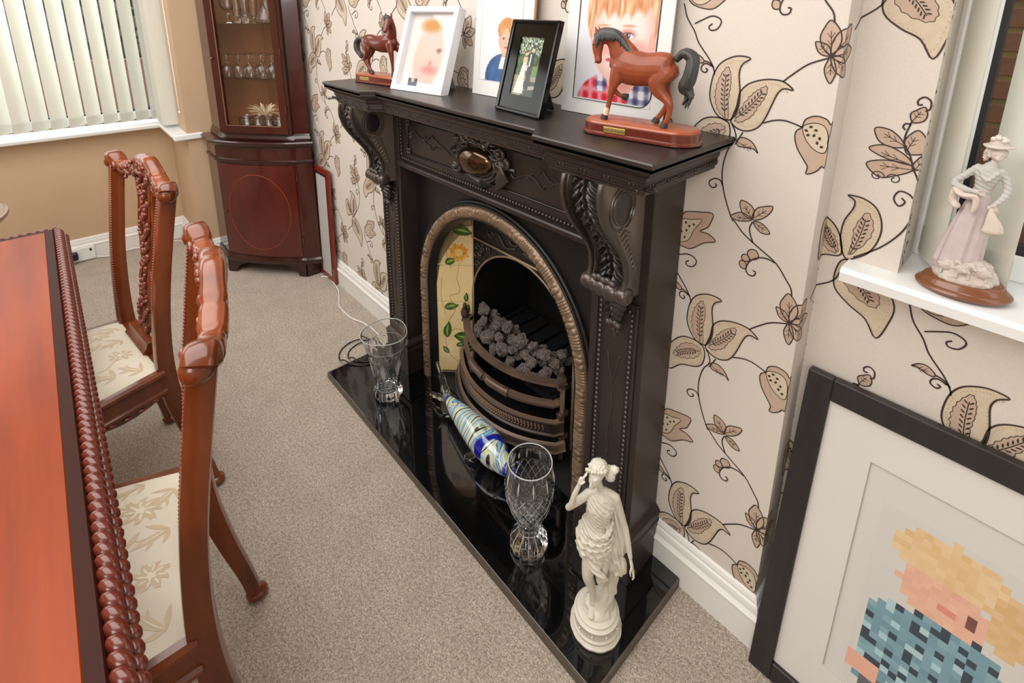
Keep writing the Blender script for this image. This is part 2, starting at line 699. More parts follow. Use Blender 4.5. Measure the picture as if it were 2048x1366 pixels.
# left wall pier + bay
lw = B().box(XL - .12, XL, YB0 + .0, 0.12, 0, HC)
struct(lw.build('wall_left', m_beige))
lw = B().box(XL - .12, XL, YF, YB1, 0, HC)
struct(lw.build('wall_left_front', m_beige))
BZ = 0.745
by = B().box(XB - .22, XB, YB1 - .1, YB0 + .22, 0, BZ)                  # wall under the bay window
by.box(XB - .22, XL - .12, YB0, YB0 + .22, 0, BZ).box(XL - .2, XL - .12, YB0, YB0 + .22, BZ, HC)
by.box(XB - .22, XL - .12, YB1 - .1, YB1, 0, HC)
by.box(XB - .22, XL, YB1, YB0 + .1, 2.1, HC)
struct(by.build('wall_bay', m_beige))
struct(B().box(XL, XR, YF - .1, YF, 0, HC).build('wall_front', m_beige))
struct(B().box(XR, XR + .1, YF, AY + .3, 0, HC).build('wall_right', m_paper))

# skirting boards: profile as (out from wall, z)
SK = [(0, 0), (.020, 0), (.020, .085), (.0235, .0875), (.0235, .091), (.018, .096), (.0155, .1), (.0155, .112), (.013, .118), (.0095, .121), (.0095, .127), (.006, .134), (0, .137)]
SKL = [(o, z) for o, z in SK]


def skirt(name, path):
    b = B().sweep(path, SKL)
    return struct(b.build(name, m_white, smooth=25))


skirt('baseboard_back', [(XL, 0), (-1.47, 0)])
skirt('baseboard_corner', [(-.27, 0), (0, 0), (0, AY), (XR, AY)])
skirt('baseboard_bay', [(XB, YB1), (XB, YB0), (XL, YB0), (XL, 0)])

# ---- bay window: sills, frames, panes
sill = B()
sill.prism([(XB - .06, BZ), (XB + .085, BZ), (XB + .095, BZ + .006), (XB + .098, BZ + .02), (XB + .09, BZ + .032), (XB - .06, BZ + .036)], YB1, YB0 + .02, 'y')
struct(sill.build('trim_1', m_upvc, smooth=30))
s2 = B().prism([(YB0 + .12, BZ), (YB0 - .055, BZ), (YB0 - .065, BZ + .006), (YB0 - .068, BZ + .02), (YB0 - .06, BZ + .032), (YB0 + .12, BZ + .036)], XB + .03, XL - .0005, 'x')
s2.box(XL - .001, XL + .022, YB0 - .066, YB0 + .075, BZ, BZ + .034, bev=.006)
struct(s2.build('trim_2', m_upvc, smooth=30))


def win_frame(b, ax, p, a0, a1, z0, z1, d=.06, w=.055):
    """frame in a plane; ax 'x': plane x=p spanning y; ax 'y': plane y=p spanning x"""
    def bx(u0, u1, w0, w1):
        if ax == 'x':
            b.box(p - d / 2, p + d / 2, u0, u1, w0, w1, bev=.004)
        else:
            b.box(u0, u1, p - d / 2, p + d / 2, w0, w1, bev=.004)
    bx(a0, a0 + w, z0, z1); bx(a1 - w, a1, z0, z1); bx(a0 + w, a1 - w, z0, z0 + w); bx(a0 + w, a1 - w, z1 - w, z1)


wroot = struct(B().box(XB - .17, XB - .11, YB0 - .01, YB0 + .05, BZ + .036, 2.1, bev=.004).build('window_1', m_upvc))
ys = [YB0 + .02, -1.22, -1.95, YB1]
for k in range(3):
    b = B(); win_frame(b, 'x', XB - .13, ys[k + 1], ys[k], BZ + .036, 2.1)
    b.build('window_frame', m_upvc, wroot)
    g = B().box(XB - .134, XB - .128, ys[k + 1] + .06, ys[k] - .06, BZ + .1, 2.04)
    g.build('pane', m_pane, wroot)
    b = B()
    for (y0, y1, z0, z1) in ((ys[k + 1] + .052, ys[k + 1] + .06, BZ + .09, 2.05), (ys[k] - .06, ys[k] - .052, BZ + .09, 2.05), (ys[k + 1] + .055, ys[k] - .055, BZ + .088, BZ + .098)):
        b.box(XB - .15, XB - .098, y0, y1, z0, z1)
    b.build('gasket', m_rubber, wroot)
w2 = B(); win_frame(w2, 'y', YB0 + .09, XB - .12, XL - .2, BZ + .036, 2.1)
w2 = struct(w2.build('window_2', m_upvc))
B().box(XB - .08, XL - .25, YB0 + .087, YB0 + .093, BZ + .08, 2.06).build('pane', m_pane, w2)
B().box(XL - .265, XL - .252, YB0 + .055, YB0 + .12, BZ + .09, 2.04).build('gasket', m_rubber, w2)

# ---- vertical blinds of the bay
H0 = 2.06


def slat_mesh(w, z0, z1, curve=.006):
    b = B()

    def fn(u, v):
        x = (u - .5) * w
        return (x, -curve * (1 - (2 * u - 1) ** 2), z0 + (z1 - z0) * v)
    b.grid(6, 2, fn)
    return b


def slat_part(parent, loc, rz, w=.089, z0=.80, z1=H0):
    """one vane with its hem weight, children of the blind; loc in world"""
    b = slat_mesh(w, 0.0, z1 - z0)
    o = b.build('blind_slat', m_slat, parent, smooth=60)
    o.location = Vector((loc[0], loc[1], z0)) - parent.location
    o.rotation_euler = (0, 0, rz)
    b = B()
    b.grid(6, 1, lambda u, v: ((u - .5) * w, -.0068 * (1 - (2 * u - 1) ** 2) - .0012, .002 + .05 * v))
    b.grid(6, 1, lambda u, v: ((u - .5) * w, -.0052 * (1 - (2 * u - 1) ** 2) + .0012, .002 + .05 * v), flip=True)
    h = b.build('hem_weight', m_slat, o, smooth=60)
    return o


def slat_copy(o, loc, rz, parent):
    c = o.copy(); C.objects.link(c); c.parent = parent
    c.location = Vector((loc[0], loc[1], loc[2])) - parent.location
    c.rotation_euler = (0, 0, rz)
    for ch in o.children:
        d = ch.copy(); C.objects.link(d); d.parent = c


NS = 24
bay_blind = thing('vertical_blind', 'long off-white vertical blind hanging across the bay window', 'blind', (XB + .045, -1.55, 2.06))
B().box(XB + .02, XB + .065, YB1 + .02, YB0 - .02, 2.06, 2.1, bev=.004).build('headrail', m_upvc, bay_blind, local=False)
f_ = slat_part(bay_blind, (XB + .045, -.545, 0), PI / 2 + .66)
for k in range(1, NS):
    slat_copy(f_, (XB + .045, -.545 - k * .0755, .80), PI / 2 + .66, bay_blind)
side_blind = thing('vertical_blind', 'short off-white blind with its slats bunched over the side sill', 'blind', (XB + .2, YB0 - .03, 2.06))
B().box(XB + .07, XL - .02, YB0 - .05, YB0 - .01, 2.06, 2.1, bev=.004).build('headrail', m_upvc, side_blind, local=False)
f_ = slat_part(side_blind, (XB + .115, YB0 - .03, 0), 1.15, w=.085, z0=.795)
for k in range(1, 6):
    slat_copy(f_, (XB + .115 + k * .036, YB0 - .03, .795), 1.15 + k * .03, side_blind)
b = B().tube([(-3.0, YB0 - .012, 2.0), (-3.0, YB0 - .01, 1.3), (-2.995, YB0 - .012, .9)], .0016, 5)
b.tube([(-3.012, YB0 - .012, 2.0), (-3.014, YB0 - .01, 1.3), (-2.995, YB0 - .012, .9)], .0016, 5)
b.ball((-2.995, YB0 - .012, .893), .006)
tag(b.build('blind_cord', m_upvc), 'thin white pull cord hanging beside the side window', 'cord')

# ---- right window
RZ = .985
s = B().prism([(.2, RZ - .03), (.025, RZ - .03), (.018, RZ - .026), (.016, RZ - .008), (.022, RZ), (.2, RZ + .002)], .048, XR, 'x')
struct(s.build('trim_3', m_upvc, smooth=30))
rev = B()
rev.box(WX0 - .002, WX0, AY, .19, RZ, WZ1)
w3 = B(); win_frame(w3, 'y', .215, WX0, WX1, RZ, WZ1, d=.06, w=.05)
w3 = struct(w3.build('window_3', m_upvc))
B().box(WX0 + .05, WX1 - .05, .213, .219, RZ + .05, WZ1 - .05).build('pane', m_pane, w3)
b = B().box(WX0 + .05, WX0 + .059, .19, .22, RZ + .05, WZ1 - .05).box(WX0 + .05, WX1 - .05, .19, .22, RZ + .05, RZ + .058)
b.build('gasket', m_rubber, w3)
# transom of the second sash
sa = B(); win_frame(sa, 'y', .205, .72, WX1, RZ + .002, WZ1 - .002, d=.05, w=.04)
sa.build('sash_frame', m_upvc, w3)

right_blind = thing('vertical_blind', 'cream vertical blind with its few slats turned open at the right window', 'blind', (WX0 + .5, .13, 2.0))
B().box(WX0 + .02, WX1 - .02, .11, .15, 1.98, 2.02, bev=.004).build('headrail', m_upvc, right_blind, local=False)
f_ = slat_part(right_blind, (.156, .135, 0), -1.08, w=.089, z0=1.002, z1=1.98)
for k, (x, a) in enumerate(((.236, -.85), (.345, -.5), (.42, -.5), (.54, -.5), (.66, -.5), (.78, -.5), (.90, -.5), (1.02, -.5), (1.14, -.5))):
    slat_copy(f_, (x, .135, 1.002), a, right_blind)

# ---- outside: brick side wall beyond the right window, hedge and drive beyond the bay
m_brick = mat('old_brown_brick', (150, 100, 72), 0.85, noise_=(14, (112, 76, 56), (1, 1, 1), .3), bump=(90, .5, .004))
m_mort = mat('mossy_mortar', (168, 150, 88), 0.95, noise_=(12, (92, 84, 70), (1, 1, 1), .3))
bw = thing('brick_wall', 'brown brick wall with mossy joints outside the right window', 'wall', (1.1, 1.2, 0))
B().box(-.2, 2.4, 1.215, 1.32, -.1, 2.7).build('mortar', m_mort, bw, local=False)
bb = B().box(-.1065, .1065, -.05, .008, -.0305, .0305, bev=.004)
b0 = None
rnd = random.Random(9)
for j in range(26):
    for i in range(11):
        x = -.05 + i * .225 + (.1125 if j % 2 else 0)
        z = .46 + j * .075
        if b0 is None:
            b0 = bb.build('brick', m_brick, bw); o = b0
        else:
            o = b0.copy(); C.objects.link(o)
        o.location = (x - 1.1 + rnd.uniform(-.003, .003), .058 + rnd.uniform(-.002, .002), z + rnd.uniform(-.002, .002))
m_leaf = mat('hedge_leaves', (52, 74, 40), 0.7, noise_=(9, (30, 44, 26), (1, 1, 1), .3))
hb = B()
for k in range(2600):
    p = Vector((rnd.uniform(-7.4, -6.6), rnd.uniform(-5.5, 2.5), rnd.uniform(.2, 2.6)))
    d = Vector((rnd.uniform(-1, 1), rnd.uniform(-1, 1), rnd.uniform(-1, 1))).normalized() * .11
    e = d.orthogonal().normalized() * .06
    hb.add([p - d, p + e, p + d, p - e], [(0, 1, 2, 3)])
hd = hb.build('hedge', m_leaf)
stuff(hd); tag(hd, 'dark green garden hedge seen through gaps of the bay blind', 'hedge')
gw = tag(B().box(-6.2, -6.0, -5.5, 2.5, -.1, .95).build('garden_wall', mat('pinkish_brick', (176, 128, 108), .85, noise_=(20, (140, 100, 86), (1, 1, 1), .3))), 'low pinkish garden wall glimpsed between the bay blind slats', 'wall')
dr = struct(B().box(-8, XB - .25, -6, 3, -.14, -.1).build('ground_outside', mat('pale_driveway', (186, 184, 180), .9, noise_=(30, (160, 158, 154), (1, 1, 1), .3))))

# mould specks on the damp reveal edge and in the corner of the chimney breast
m_mould = mat('mould_specks', (58, 52, 46), .9)
b = B()
for k in range(150):
    z = RZ + .01 + 1.0 * rnd.random() ** 1.6
    y = AY + .004 + abs(rnd.gauss(0, .012)) + (.03 * rnd.random() if z < RZ + .06 else 0)
    r = rnd.uniform(.0006, .0022)
    b.add([(WX0 + .0006, y + r * cos(a), z + r * 1.7 * sin(a)) for a in [2 * PI * q / 6 for q in range(6)]], [(0, 1, 2, 3, 4, 5)])
for k in range(60):
    z = .14 + .9 * rnd.random()
    r = rnd.uniform(.0006, .0018)
    y = AY - .002 - abs(rnd.gauss(0, .008))
    b.add([(.0014, y + r * cos(a), z + r * 1.7 * sin(a)) for a in [2 * PI * q / 6 for q in range(6)]], [(0, 1, 2, 3, 4, 5)])
stuff(b.build('mould_specks', m_mould, bpy.data.objects['wall_alcove']))
# ================================================================ WALLPAPER PRINT (traced vine repeat, 53 cm, millimetres)
PT = dict(
    big=[
        ([(-5,-2),(-29,3),(-46,26),(-52,50),(-48,87),(-35,112),(-12,126),(8,129),(24,125),(10,114),(5,95),(10,63),(12,39),(8,15)],[(-14,1),(-30,15),(-38,36),(-39,60),(-33,85),(-20,105),(-12,90),(-10,67),(-12,42),(-9,18),(-8,2)]),
        ([(-1,-2),(7,27),(11,57),(26,76),(53,87),(80,89),(96,84),(109,73),(92,74),(82,63),(73,36),(65,12),(53,-8),(34,-18),(16,-17),(3,-9)],[(7,3),(20,32),(34,54),(47,67),(61,74),(60,54),(48,33),(39,14),(18,-2)]),
        ([(-8,-6),(-29,0),(-59,-7),(-83,-33),(-99,-64),(-100,-94),(-83,-109),(-55,-82),(-22,-69),(-5,-54),(0,-29),(-3,-13)],[(-12,-22),(-28,-13),(-53,-23),(-72,-49),(-75,-65),(-50,-61),(-21,-43)]),
        ([(290,-248),(278,-214),(279,-176),(290,-147),(290,-131),(278,-123),(303,-123),(326,-136),(338,-163),(338,-193),(327,-224),(305,-245)],[(297,-240),(298,-213),(299,-181),(313,-149),(326,-172),(321,-202)]),
        ([(283,-245),(277,-209),(261,-185),(241,-175),(225,-188),(225,-227),(235,-263),(257,-254)],[(276,-242),(270,-217),(253,-196),(243,-188),(242,-210),(255,-239)]),
        ([(291,-252),(279,-282),(283,-317),(311,-342),(341,-359),(363,-390),(377,-352),(381,-314),(361,-280),(331,-258)],[(299,-270),(295,-294),(316,-318),(349,-330),(357,-312),(341,-282),(319,-266)]),
    ],
    leaf=[
        [(15,-43),(20,-35),(33,-33),(49,-41),(60,-59),(51,-52),(35,-52),(20,-52)],
        [(-107,114),(-97,124),(-84,125),(-72,115),(-76,109),(-89,112),(-100,117)],
        [(65,-198),(46,-192),(38,-175),(40,-164),(56,-167),(67,-178)],
        [(65,-198),(71,-174),(87,-164),(102,-160),(97,-177),(82,-193)],
        [(65,-198),(43,-190),(25,-200),(21,-206),(36,-210),(54,-206)],
        [(69,-203),(81,-200),(94,-206),(103,-218),(87,-221),(74,-212)],
        [(88,-276),(82,-263),(70,-264),(65,-273),(69,-283),(77,-285)],
        [(71,-289),(66,-278),(57,-280),(54,-288),(61,-294)],
        [(65,-298),(55,-294),(51,-301),(55,-310),(65,-310)],
        [(368,-52),(346,-67),(320,-76),(297,-56),(316,-45),(342,-42),(361,-44)],
        [(363,-44),(338,-42),(314,-36),(297,-25),(319,-16),(343,-23),(360,-35)],
        [(351,-14),(331,-18),(310,-10),(301,12),(322,13),(339,2),(348,-10)],
        [(352,-23),(347,-5),(354,10),(365,18),(379,1),(380,-17),(372,-23),(358,-26)],
        [(369,-52),(383,-44),(397,-27),(385,-16),(373,-28),(365,-44)],
        [(352,32),(348,45),(356,53),(366,59),(371,48),(369,37),(360,31)],
        [(163,140),(148,153),(141,171),(145,187),(154,201),(169,187),(175,169),(171,152)],
        [(163,140),(161,161),(169,180),(183,189),(200,194),(202,172),(194,154),(178,143)],
        [(163,140),(175,154),(191,161),(206,158),(220,150),(207,135),(191,128),(174,132)],
        [(163,140),(180,139),(195,130),(203,118),(205,104),(188,104),(173,113),(165,127)],
        [(163,140),(170,128),(174,114),(172,102),(167,92),(159,103),(155,117),(158,130)],
        [(163,140),(151,140),(142,145),(137,154),(135,163),(146,162),(156,157),(161,148)],
    ],
    bud=[
        ([(133,7),(137,22),(153,31),(171,28),(179,19),(182,25),(181,6),(179,-13),(181,-24),(181,-43),(180,-61),(175,-60),(170,-68),(161,-76),(151,-79),(152,-66),(144,-54),(130,-34),(123,-13),(125,-1)],[(135,9),(146,16),(160,18),(172,12),(179,-8),(177,-33),(162,-33),(146,-20),(136,-2)],[(148,10),(157,5),(155,-5),(145,-6),(141,2),(165,-9),(162,-18),(170,-24)]),
        ([(-96,-250),(-83,-229),(-73,-223),(-49,-217),(-17,-212),(-21,-237),(-27,-248),(-42,-261),(-22,-261),(-5,-273),(-30,-285),(-59,-309),(-84,-310),(-112,-299),(-122,-276)],[(-89,-248),(-64,-240),(-40,-233),(-56,-262),(-68,-291),(-93,-303),(-113,-288)],[(-89,-262),(-77,-251),(-68,-257),(-74,-269),(-86,-275),(-58,-250),(-96,-290),(-77,-287)]),
    ],
    vine=[
        [(-128,230),(-118,201),(-99,174),(-87,150),(-61,119),(-49,99),(-46,87)],
        [(2,-10),(9,-21),(13,-39),(0,-63),(-7,-100),(-4,-138),(10,-180),(26,-212),(30,-213),(53,-235),(85,-254),(122,-275),(145,-302),(156,-317),(160,-334)],
        [(89,87),(104,102),(129,123),(162,137)],
        [(62,3),(84,12),(105,14),(133,7)],
        [(13,-50),(26,-22)],
        [(67,-203),(63,-222),(73,-248)],
        [(120,-275),(105,-272),(88,-276),(72,-290),(66,-309),(72,-320),(83,-319),(86,-310),(80,-308)],
        [(-100,-341),(-84,-333),(-64,-325),(-48,-329),(-43,-338),(-51,-351),(-64,-353),(-68,-346),(-61,-340)],
        [(304,-243),(341,-210),(367,-173),(378,-140),(381,-101),(376,-69),(369,-54)],
        [(289,-273),(278,-303),(246,-328),(224,-346)],
        [(369,-54),(358,-26),(348,-10),(347,8),(352,32)],
        [(-71,114),(-60,111),(-49,102)],
        [(-3,-143),(-9,-133),(-21,-132),(-32,-140),(-31,-150),(-22,-153),(-16,-146),(-20,-143)],
        [(-54,104),(-66,109),(-75,104),(-76,95),(-67,90),(-62,96),(-67,99)],
        [(381,-110),(369,-97),(354,-95),(348,-110),(357,-122),(365,-113),(359,-106)],
        [(351,27),(344,27),(341,21),(345,16)],
        [(367,52),(373,57),(372,70),(363,76),(355,70),(356,62),(362,63)],
    ],
)
m_ink = mat('print_dark_brown', (58, 46, 42), 0.6)
m_tan = mat('print_tan', (198, 183, 160), 0.6, noise_=(60, (208, 194, 172), (1, 1, 1), .2))
m_rose = mat('print_rose_tan', (184, 161, 143), 0.6, noise_=(80, (192, 170, 150), (1, 1, 1), .2))
from mathutils.geometry import tessellate_polygon


def ribbon(pts, w, closed=False, taper=False):
    P = [Vector((p[0], p[1])) for p in pts]
    P3 = smooth_path([(p.x, p.y, 0) for p in P], 4, closed)
    P = [Vector((p.x, p.y)) for p in P3]
    N = len(P)
    out = []
    L, R = [], []
    for i in range(N):
        a = P[(i - 1) % N] if (closed or i) else P[i]
        c = P[(i + 1) % N] if (closed or i < N - 1) else P[i]
        d = c - a
        if d.length < 1e-6:
            d = Vector((1, 0))
        d.normalize()
        n = Vector((-d.y, d.x)) * w * .5 * ((1 - .45 * i / N) if taper else 1)
        L.append(P[i] + n); R.append(P[i] - n)
    for i in range(N if closed else N - 1):
        j = (i + 1) % N
        out.append((L[i], R[i], R[j])); out.append((L[i], R[j], L[j]))
    return out


def fill(pts, n=3):
    P = [(p.x, p.y) for p in smooth_path([(p[0], p[1], 0) for p in pts], n, True)]
    return [tuple(Vector(P[i]) for i in t) for t in tessellate_polygon([[Vector((p[0], p[1], 0)) for p in P]])]


def dot(c, rx, ry, a=0):
    P = [Vector((c[0] + rx * cos(t) * cos(a) - ry * sin(t) * sin(a), c[1] + rx * cos(t) * sin(a) + ry * sin(t) * cos(a))) for t in [k * PI / 3 for k in range(6)]]
    return [(P[0], P[k], P[k + 1]) for k in range(1, 5)]


tile = []   # (tri, mat, layer)
for out_, inn in PT['big']:
    tile += [(t, 0, 0) for t in fill(out_)] + [(t, 2, 2) for t in ribbon(out_, 2.9, True)]
    ic = sum((Vector(p) for p in inn), Vector((0, 0))) / len(inn)
    ser = []
    for q, p in enumerate(smooth_path([(p[0], p[1], 0) for p in inn], 4, True)):
        p = Vector((p.x, p.y)); dd = (p - ic).normalized()
        p = p + dd * (2.4 if q % 2 else -.6)
        ser.append((p.x, p.y))
    tile += [(tuple(Vector(ser[i]) for i in t), 1, 1) for t in tessellate_polygon([[Vector((p[0], p[1], 0)) for p in ser]])]
    for q in range(len(ser)):
        a_, c_ = Vector(ser[q]), Vector(ser[(q + 1) % len(ser)])
        n_ = (c_ - a_).normalized(); n_ = Vector((-n_.y, n_.x)) * .55
        tile += [((a_ + n_, a_ - n_, c_ - n_), 2, 2), ((a_ + n_, c_ - n_, c_ + n_), 2, 2)]
    oc = sum((Vector(p) for p in out_), Vector((0, 0))) / len(out_)
    for p in smooth_path([(p[0], p[1], 0) for p in out_], 4, True):
        p = oc.lerp(Vector((p.x, p.y)), .84)
        tile += [(x, 3, 1.5) for x in dot(p, .9, .9)[::1]]
    base = Vector(inn[0]); tip = max((Vector(p) for p in inn), key=lambda p: (p - base).length)
    d = tip - base; ang = math.atan2(d.y, d.x); L = d.length
    cen = sum((Vector(p) for p in inn), Vector((0, 0))) / len(inn)
    n = Vector((-d.y, d.x)).normalized()
    off = (cen - (base + d * .5)).dot(n)
    mid = [base + d * t + n * off * 4 * t * (1 - t) for t in (0.02, .25, .5, .75, .86)]
    tile += [(t, 2, 2) for t in ribbon([(p.x, p.y) for p in mid], 1.6)]
    for k in range(1, 9):
        t = .06 + k * .095
        p = base + d * t + n * off * 4 * t * (1 - t)
        for s in (-1, 1):
            q = p + n * s * 5.0 * min(1, 1.5 * sin(PI * t)) + d.normalized() * 2.5
            tile += [(x, 2, 3) for x in dot(q, 4.4, 1.5, ang + s * .75)]
for li, lf in enumerate(PT['leaf']):
    tile += [(t, 1, .04 * li) for t in fill(lf)] + [(t, 2, 2.05 + .02 * li) for t in ribbon(lf, 2.2, True)]
    p0 = Vector(lf[0]); tp = max((Vector(p) for p in lf), key=lambda p: (p - p0).length)
    if (tp - p0).length > 30:
        m_ = p0.lerp(tp, .7); n = Vector((-(tp - p0).y, (tp - p0).x)).normalized()
        tile += [(t, 2, 2) for t in ribbon([(p0.x, p0.y), (m_.x, m_.y)], 1.2)]
        for k in (.3, .5):
            a_ = p0.lerp(tp, k); b_ = p0.lerp(tp, k + .15)
            for s in (-1, 1):
                q = b_ + n * s * 6
                tile += [(t, 2, 2) for t in ribbon([(a_.x, a_.y), (q.x, q.y)], .9)]
for out_, inn, dots in PT['bud']:
    tile += [(t, 1, 0) for t in fill(out_, 2)] + [(t, 2, 2) for t in ribbon(out_, 2.3, True)]
    c_ = sum((Vector(p) for p in out_), Vector((0, 0))) / len(out_)
    tile += [(t, 0, 1) for t in fill(inn, 2)] + [(t, 2, 2) for t in ribbon(inn, 1.5, True)]
    for q in dots:
        tile += [(x, 2, 3) for x in dot(q, 3.4, 2.6, q[0])]
for v in PT['vine']:
    tile += [(t, 2, 2) for t in ribbon(v, 2.9)]
for c_ in ((330, -75), (345, -100), (375, 110)):
    for s in (-1, 1):
        sp = [(c_[0] + s * (12 - 11 * t) * cos(PI * 2.6 * t) * 1.0 - s * 13, c_[1] + (10 - 8 * t) * sin(PI * 2.6 * t)) for t in [k / 12 for k in range(13)]] if c_[1] == -75 else None
        if sp:
            tile += [(t, 2, 2) for t in ribbon(sp, 1.8)]
tile += [(t, 2, 2) for t in ribbon([(340, 30), (346, -5), (335, -40), (331, -75), (322, -120), (305, -165), (296, -200)], 2.4)] if False else []


def clip(poly, ax, lim, keep_less):
    out = []
    N = len(poly)
    for i in range(N):
        a, b_ = poly[i], poly[(i + 1) % N]
        ia = (a[ax] <= lim) if keep_less else (a[ax] >= lim)
        ib = (b_[ax] <= lim) if keep_less else (b_[ax] >= lim)
        if ia:
            out.append(a)
        if ia != ib:
            t = (lim - a[ax]) / (b_[ax] - a[ax])
            out.append((a[0] + (b_[0] - a[0]) * t, a[1] + (b_[1] - a[1]) * t))
    return out


def LAYH(l):
    return .0003 + .0003 * l
prints = {'back': B(), 'ret': B(), 'alc': B()}
tu = [(tuple((p[0] / 1000 - .18, p[1] / 1000 + .704) for p in t), m_, l) for t, m_, l in tile]
ZTOP = 2.30


def emit(key, poly, fn, u0, u1, z0, z1, m_, l):
    for ax, lim, ls in ((0, u1, True), (0, u0, False), (1, z1, True), (1, z0, False)):
        if all(((p[ax] <= lim) if ls else (p[ax] >= lim)) for p in poly):
            continue
        poly = clip(poly, ax, lim, ls)
        if len(poly) < 3:
            return
    b = prints[key]
    b.m = m_
    b.add([fn(p[0], p[1], LAYH(l)) for p in poly], [tuple(range(len(poly)))])


for i in range(-6, 4):
    for j in range(-2, 4):
        du, dz = i * .53, j * .53
        for t, m_, l in tu:
            P = [(p[0] + du, p[1] + dz) for p in t]
            u_lo = min(p[0] for p in P); u_hi = max(p[0] for p in P); z_hi = max(p[1] for p in P); z_lo = min(p[1] for p in P)
            if z_hi < .137 or z_lo > ZTOP:
                continue
            if u_hi > -2.95 and u_lo < 0 and not (u_lo > -1.4 and u_hi < -.30 and z_hi < 1.12):
                emit('back', P, lambda u, z, h: (u, -h, z), -2.95, 0, .137, ZTOP, m_, l)
            if u_hi > 0 and u_lo < .07:
                emit('ret', P, lambda u, z, h: (h, u, z), 0, .07, .137, ZTOP, m_, l)
            if u_hi > .07 and u_lo < 1.5:
                emit('alc', P, lambda u, z, h: (u - .07, AY - h, z), .07, .07 + WX0, .137, ZTOP, m_, l)
                emit('alc', P, lambda u, z, h: (u - .07, AY - h, z), .07 + WX0, 1.5, .137, WZ0 - .03, m_, l)
pm = [m_tan, m_rose, m_ink, mat('print_dots', (160, 138, 116), .6)]
wall_back = bpy.data.objects['wall_back']; wall_alcove = bpy.data.objects['wall_alcove']
stuff(prints['back'].build('vine_print', pm, wall_back))
stuff(prints['ret'].build('vine_print', pm, wall_back))
stuff(prints['alc'].build('vine_print', pm, wall_alcove))
# ================================================================ FIREPLACE
m_iron = mat('dark_bronzed_iron', (38, 30, 28), 0.40, metal=0.0, spec=0.55, noise_=(9, (52, 42, 38), (1, 1, 1), .3), bump=(260, .15, .0006))
m_irontop = mat('mantel_top_black', (44, 39, 37), 0.34, metal=0.25, spec=0.6, noise_=(5, (56, 49, 45), (1, 1, 1), .3), bump=(300, .08, .0004))
m_carve = mat('carved_bronzed_iron', (36, 31, 29), 0.30, metal=0.1, spec=0.7, wear=((108, 97, 88), .54, .68))
m_bead = mat('burnished_bead', (88, 80, 77), 0.28, metal=0.6)
m_blackm = mat('matt_black_iron', (22, 20, 21), 0.42, spec=0.5, bump=(200, .15, .0008))
m_soot = mat('sooty_iron', (12, 11, 12), 0.6)
m_bronze = mat('bronze_arch', (148, 124, 102), 0.36, metal=0.4, wear=((186, 160, 132), .53, .62), noise_=(30, (112, 92, 74), (1, 1, 1), .3))
m_granite = mat('black_granite', (9, 9, 10), 0.035, spec=0.6, coat=0.4)
t = m_granite.node_tree
vo = t.nodes.new('ShaderNodeTexVoronoi'); vo.inputs['Scale'].default_value = 380
tc = t.nodes.new('ShaderNodeTexCoord'); t.links.new(tc.outputs['Object'], vo.inputs['Vector'])
rr = t.nodes.new('ShaderNodeValToRGB')
rr.color_ramp.elements[0].position = .0; rr.color_ramp.elements[0].color = lin((90, 90, 96))
rr.color_ramp.elements[1].position = .14; rr.color_ramp.elements[1].color = lin((9, 9, 10))
t.links.new(vo.outputs['Distance'], rr.inputs[0]); t.links.new(rr.outputs[0], t.nodes['Principled BSDF'].inputs['Base Color'])
m_edge = mat('granite_cut_edge', (98, 86, 74), 0.4, noise_=(120, (70, 62, 56), (1, 1, 1), .3))
m_tile = mat('cream_glazed_tile', (226, 200, 142), 0.1, coat=.6, noise_=(14, (236, 214, 162), (1, 1, 1), .3))
m_grout = mat('tile_grout', (170, 150, 112), 0.8)
m_green = mat('tile_leaf_green', (32, 66, 26), 0.14, coat=.5, noise_=(60, (84, 116, 46), (1, 1, 1), .2))
m_stem = mat('tile_stem_brown', (168, 120, 62), 0.2, coat=.5)
m_orange = mat('tile_petal_orange', (214, 122, 40), 0.16, coat=.5, noise_=(70, (240, 190, 90), (1, 1, 1), .2))
m_darkg = mat('tile_outline', (40, 44, 26), 0.2)

HX = (-1.535, -.17)
hearth = thing('hearth', 'polished black granite hearth slab in front of the fireplace', 'hearth', (-.85, -.19, 0))
b = B().box(HX[0] + .004, HX[1] - .004, -.366, 0.0, 0.003, .027)
b.build('granite_slab', m_granite, hearth, local=False, bevel=.0015)
b = B()
b.box(HX[0], HX[1], -.370, -.3655, 0.001, .0262); b.box(HX[0], HX[0] + .0045, -.3655, -.021, .001, .0262); b.box(HX[1] - .0045, HX[1], -.3655, -.021, .001, .0262)
b.build('cut_edge', m_edge, hearth, local=False)
ZH = .0272

fp = thing('fireplace_surround', 'dark bronzed cast iron fireplace surround with mantel shelf and carved corbels', 'fireplace', (-.86, -.06, ZH))
LX = (-1.452, -1.310); RX = (-.419, -.265)
LF = -.125


def part(b, name, m, par=fp, **k):
    return b.build(name, m, par, local=False, **k)


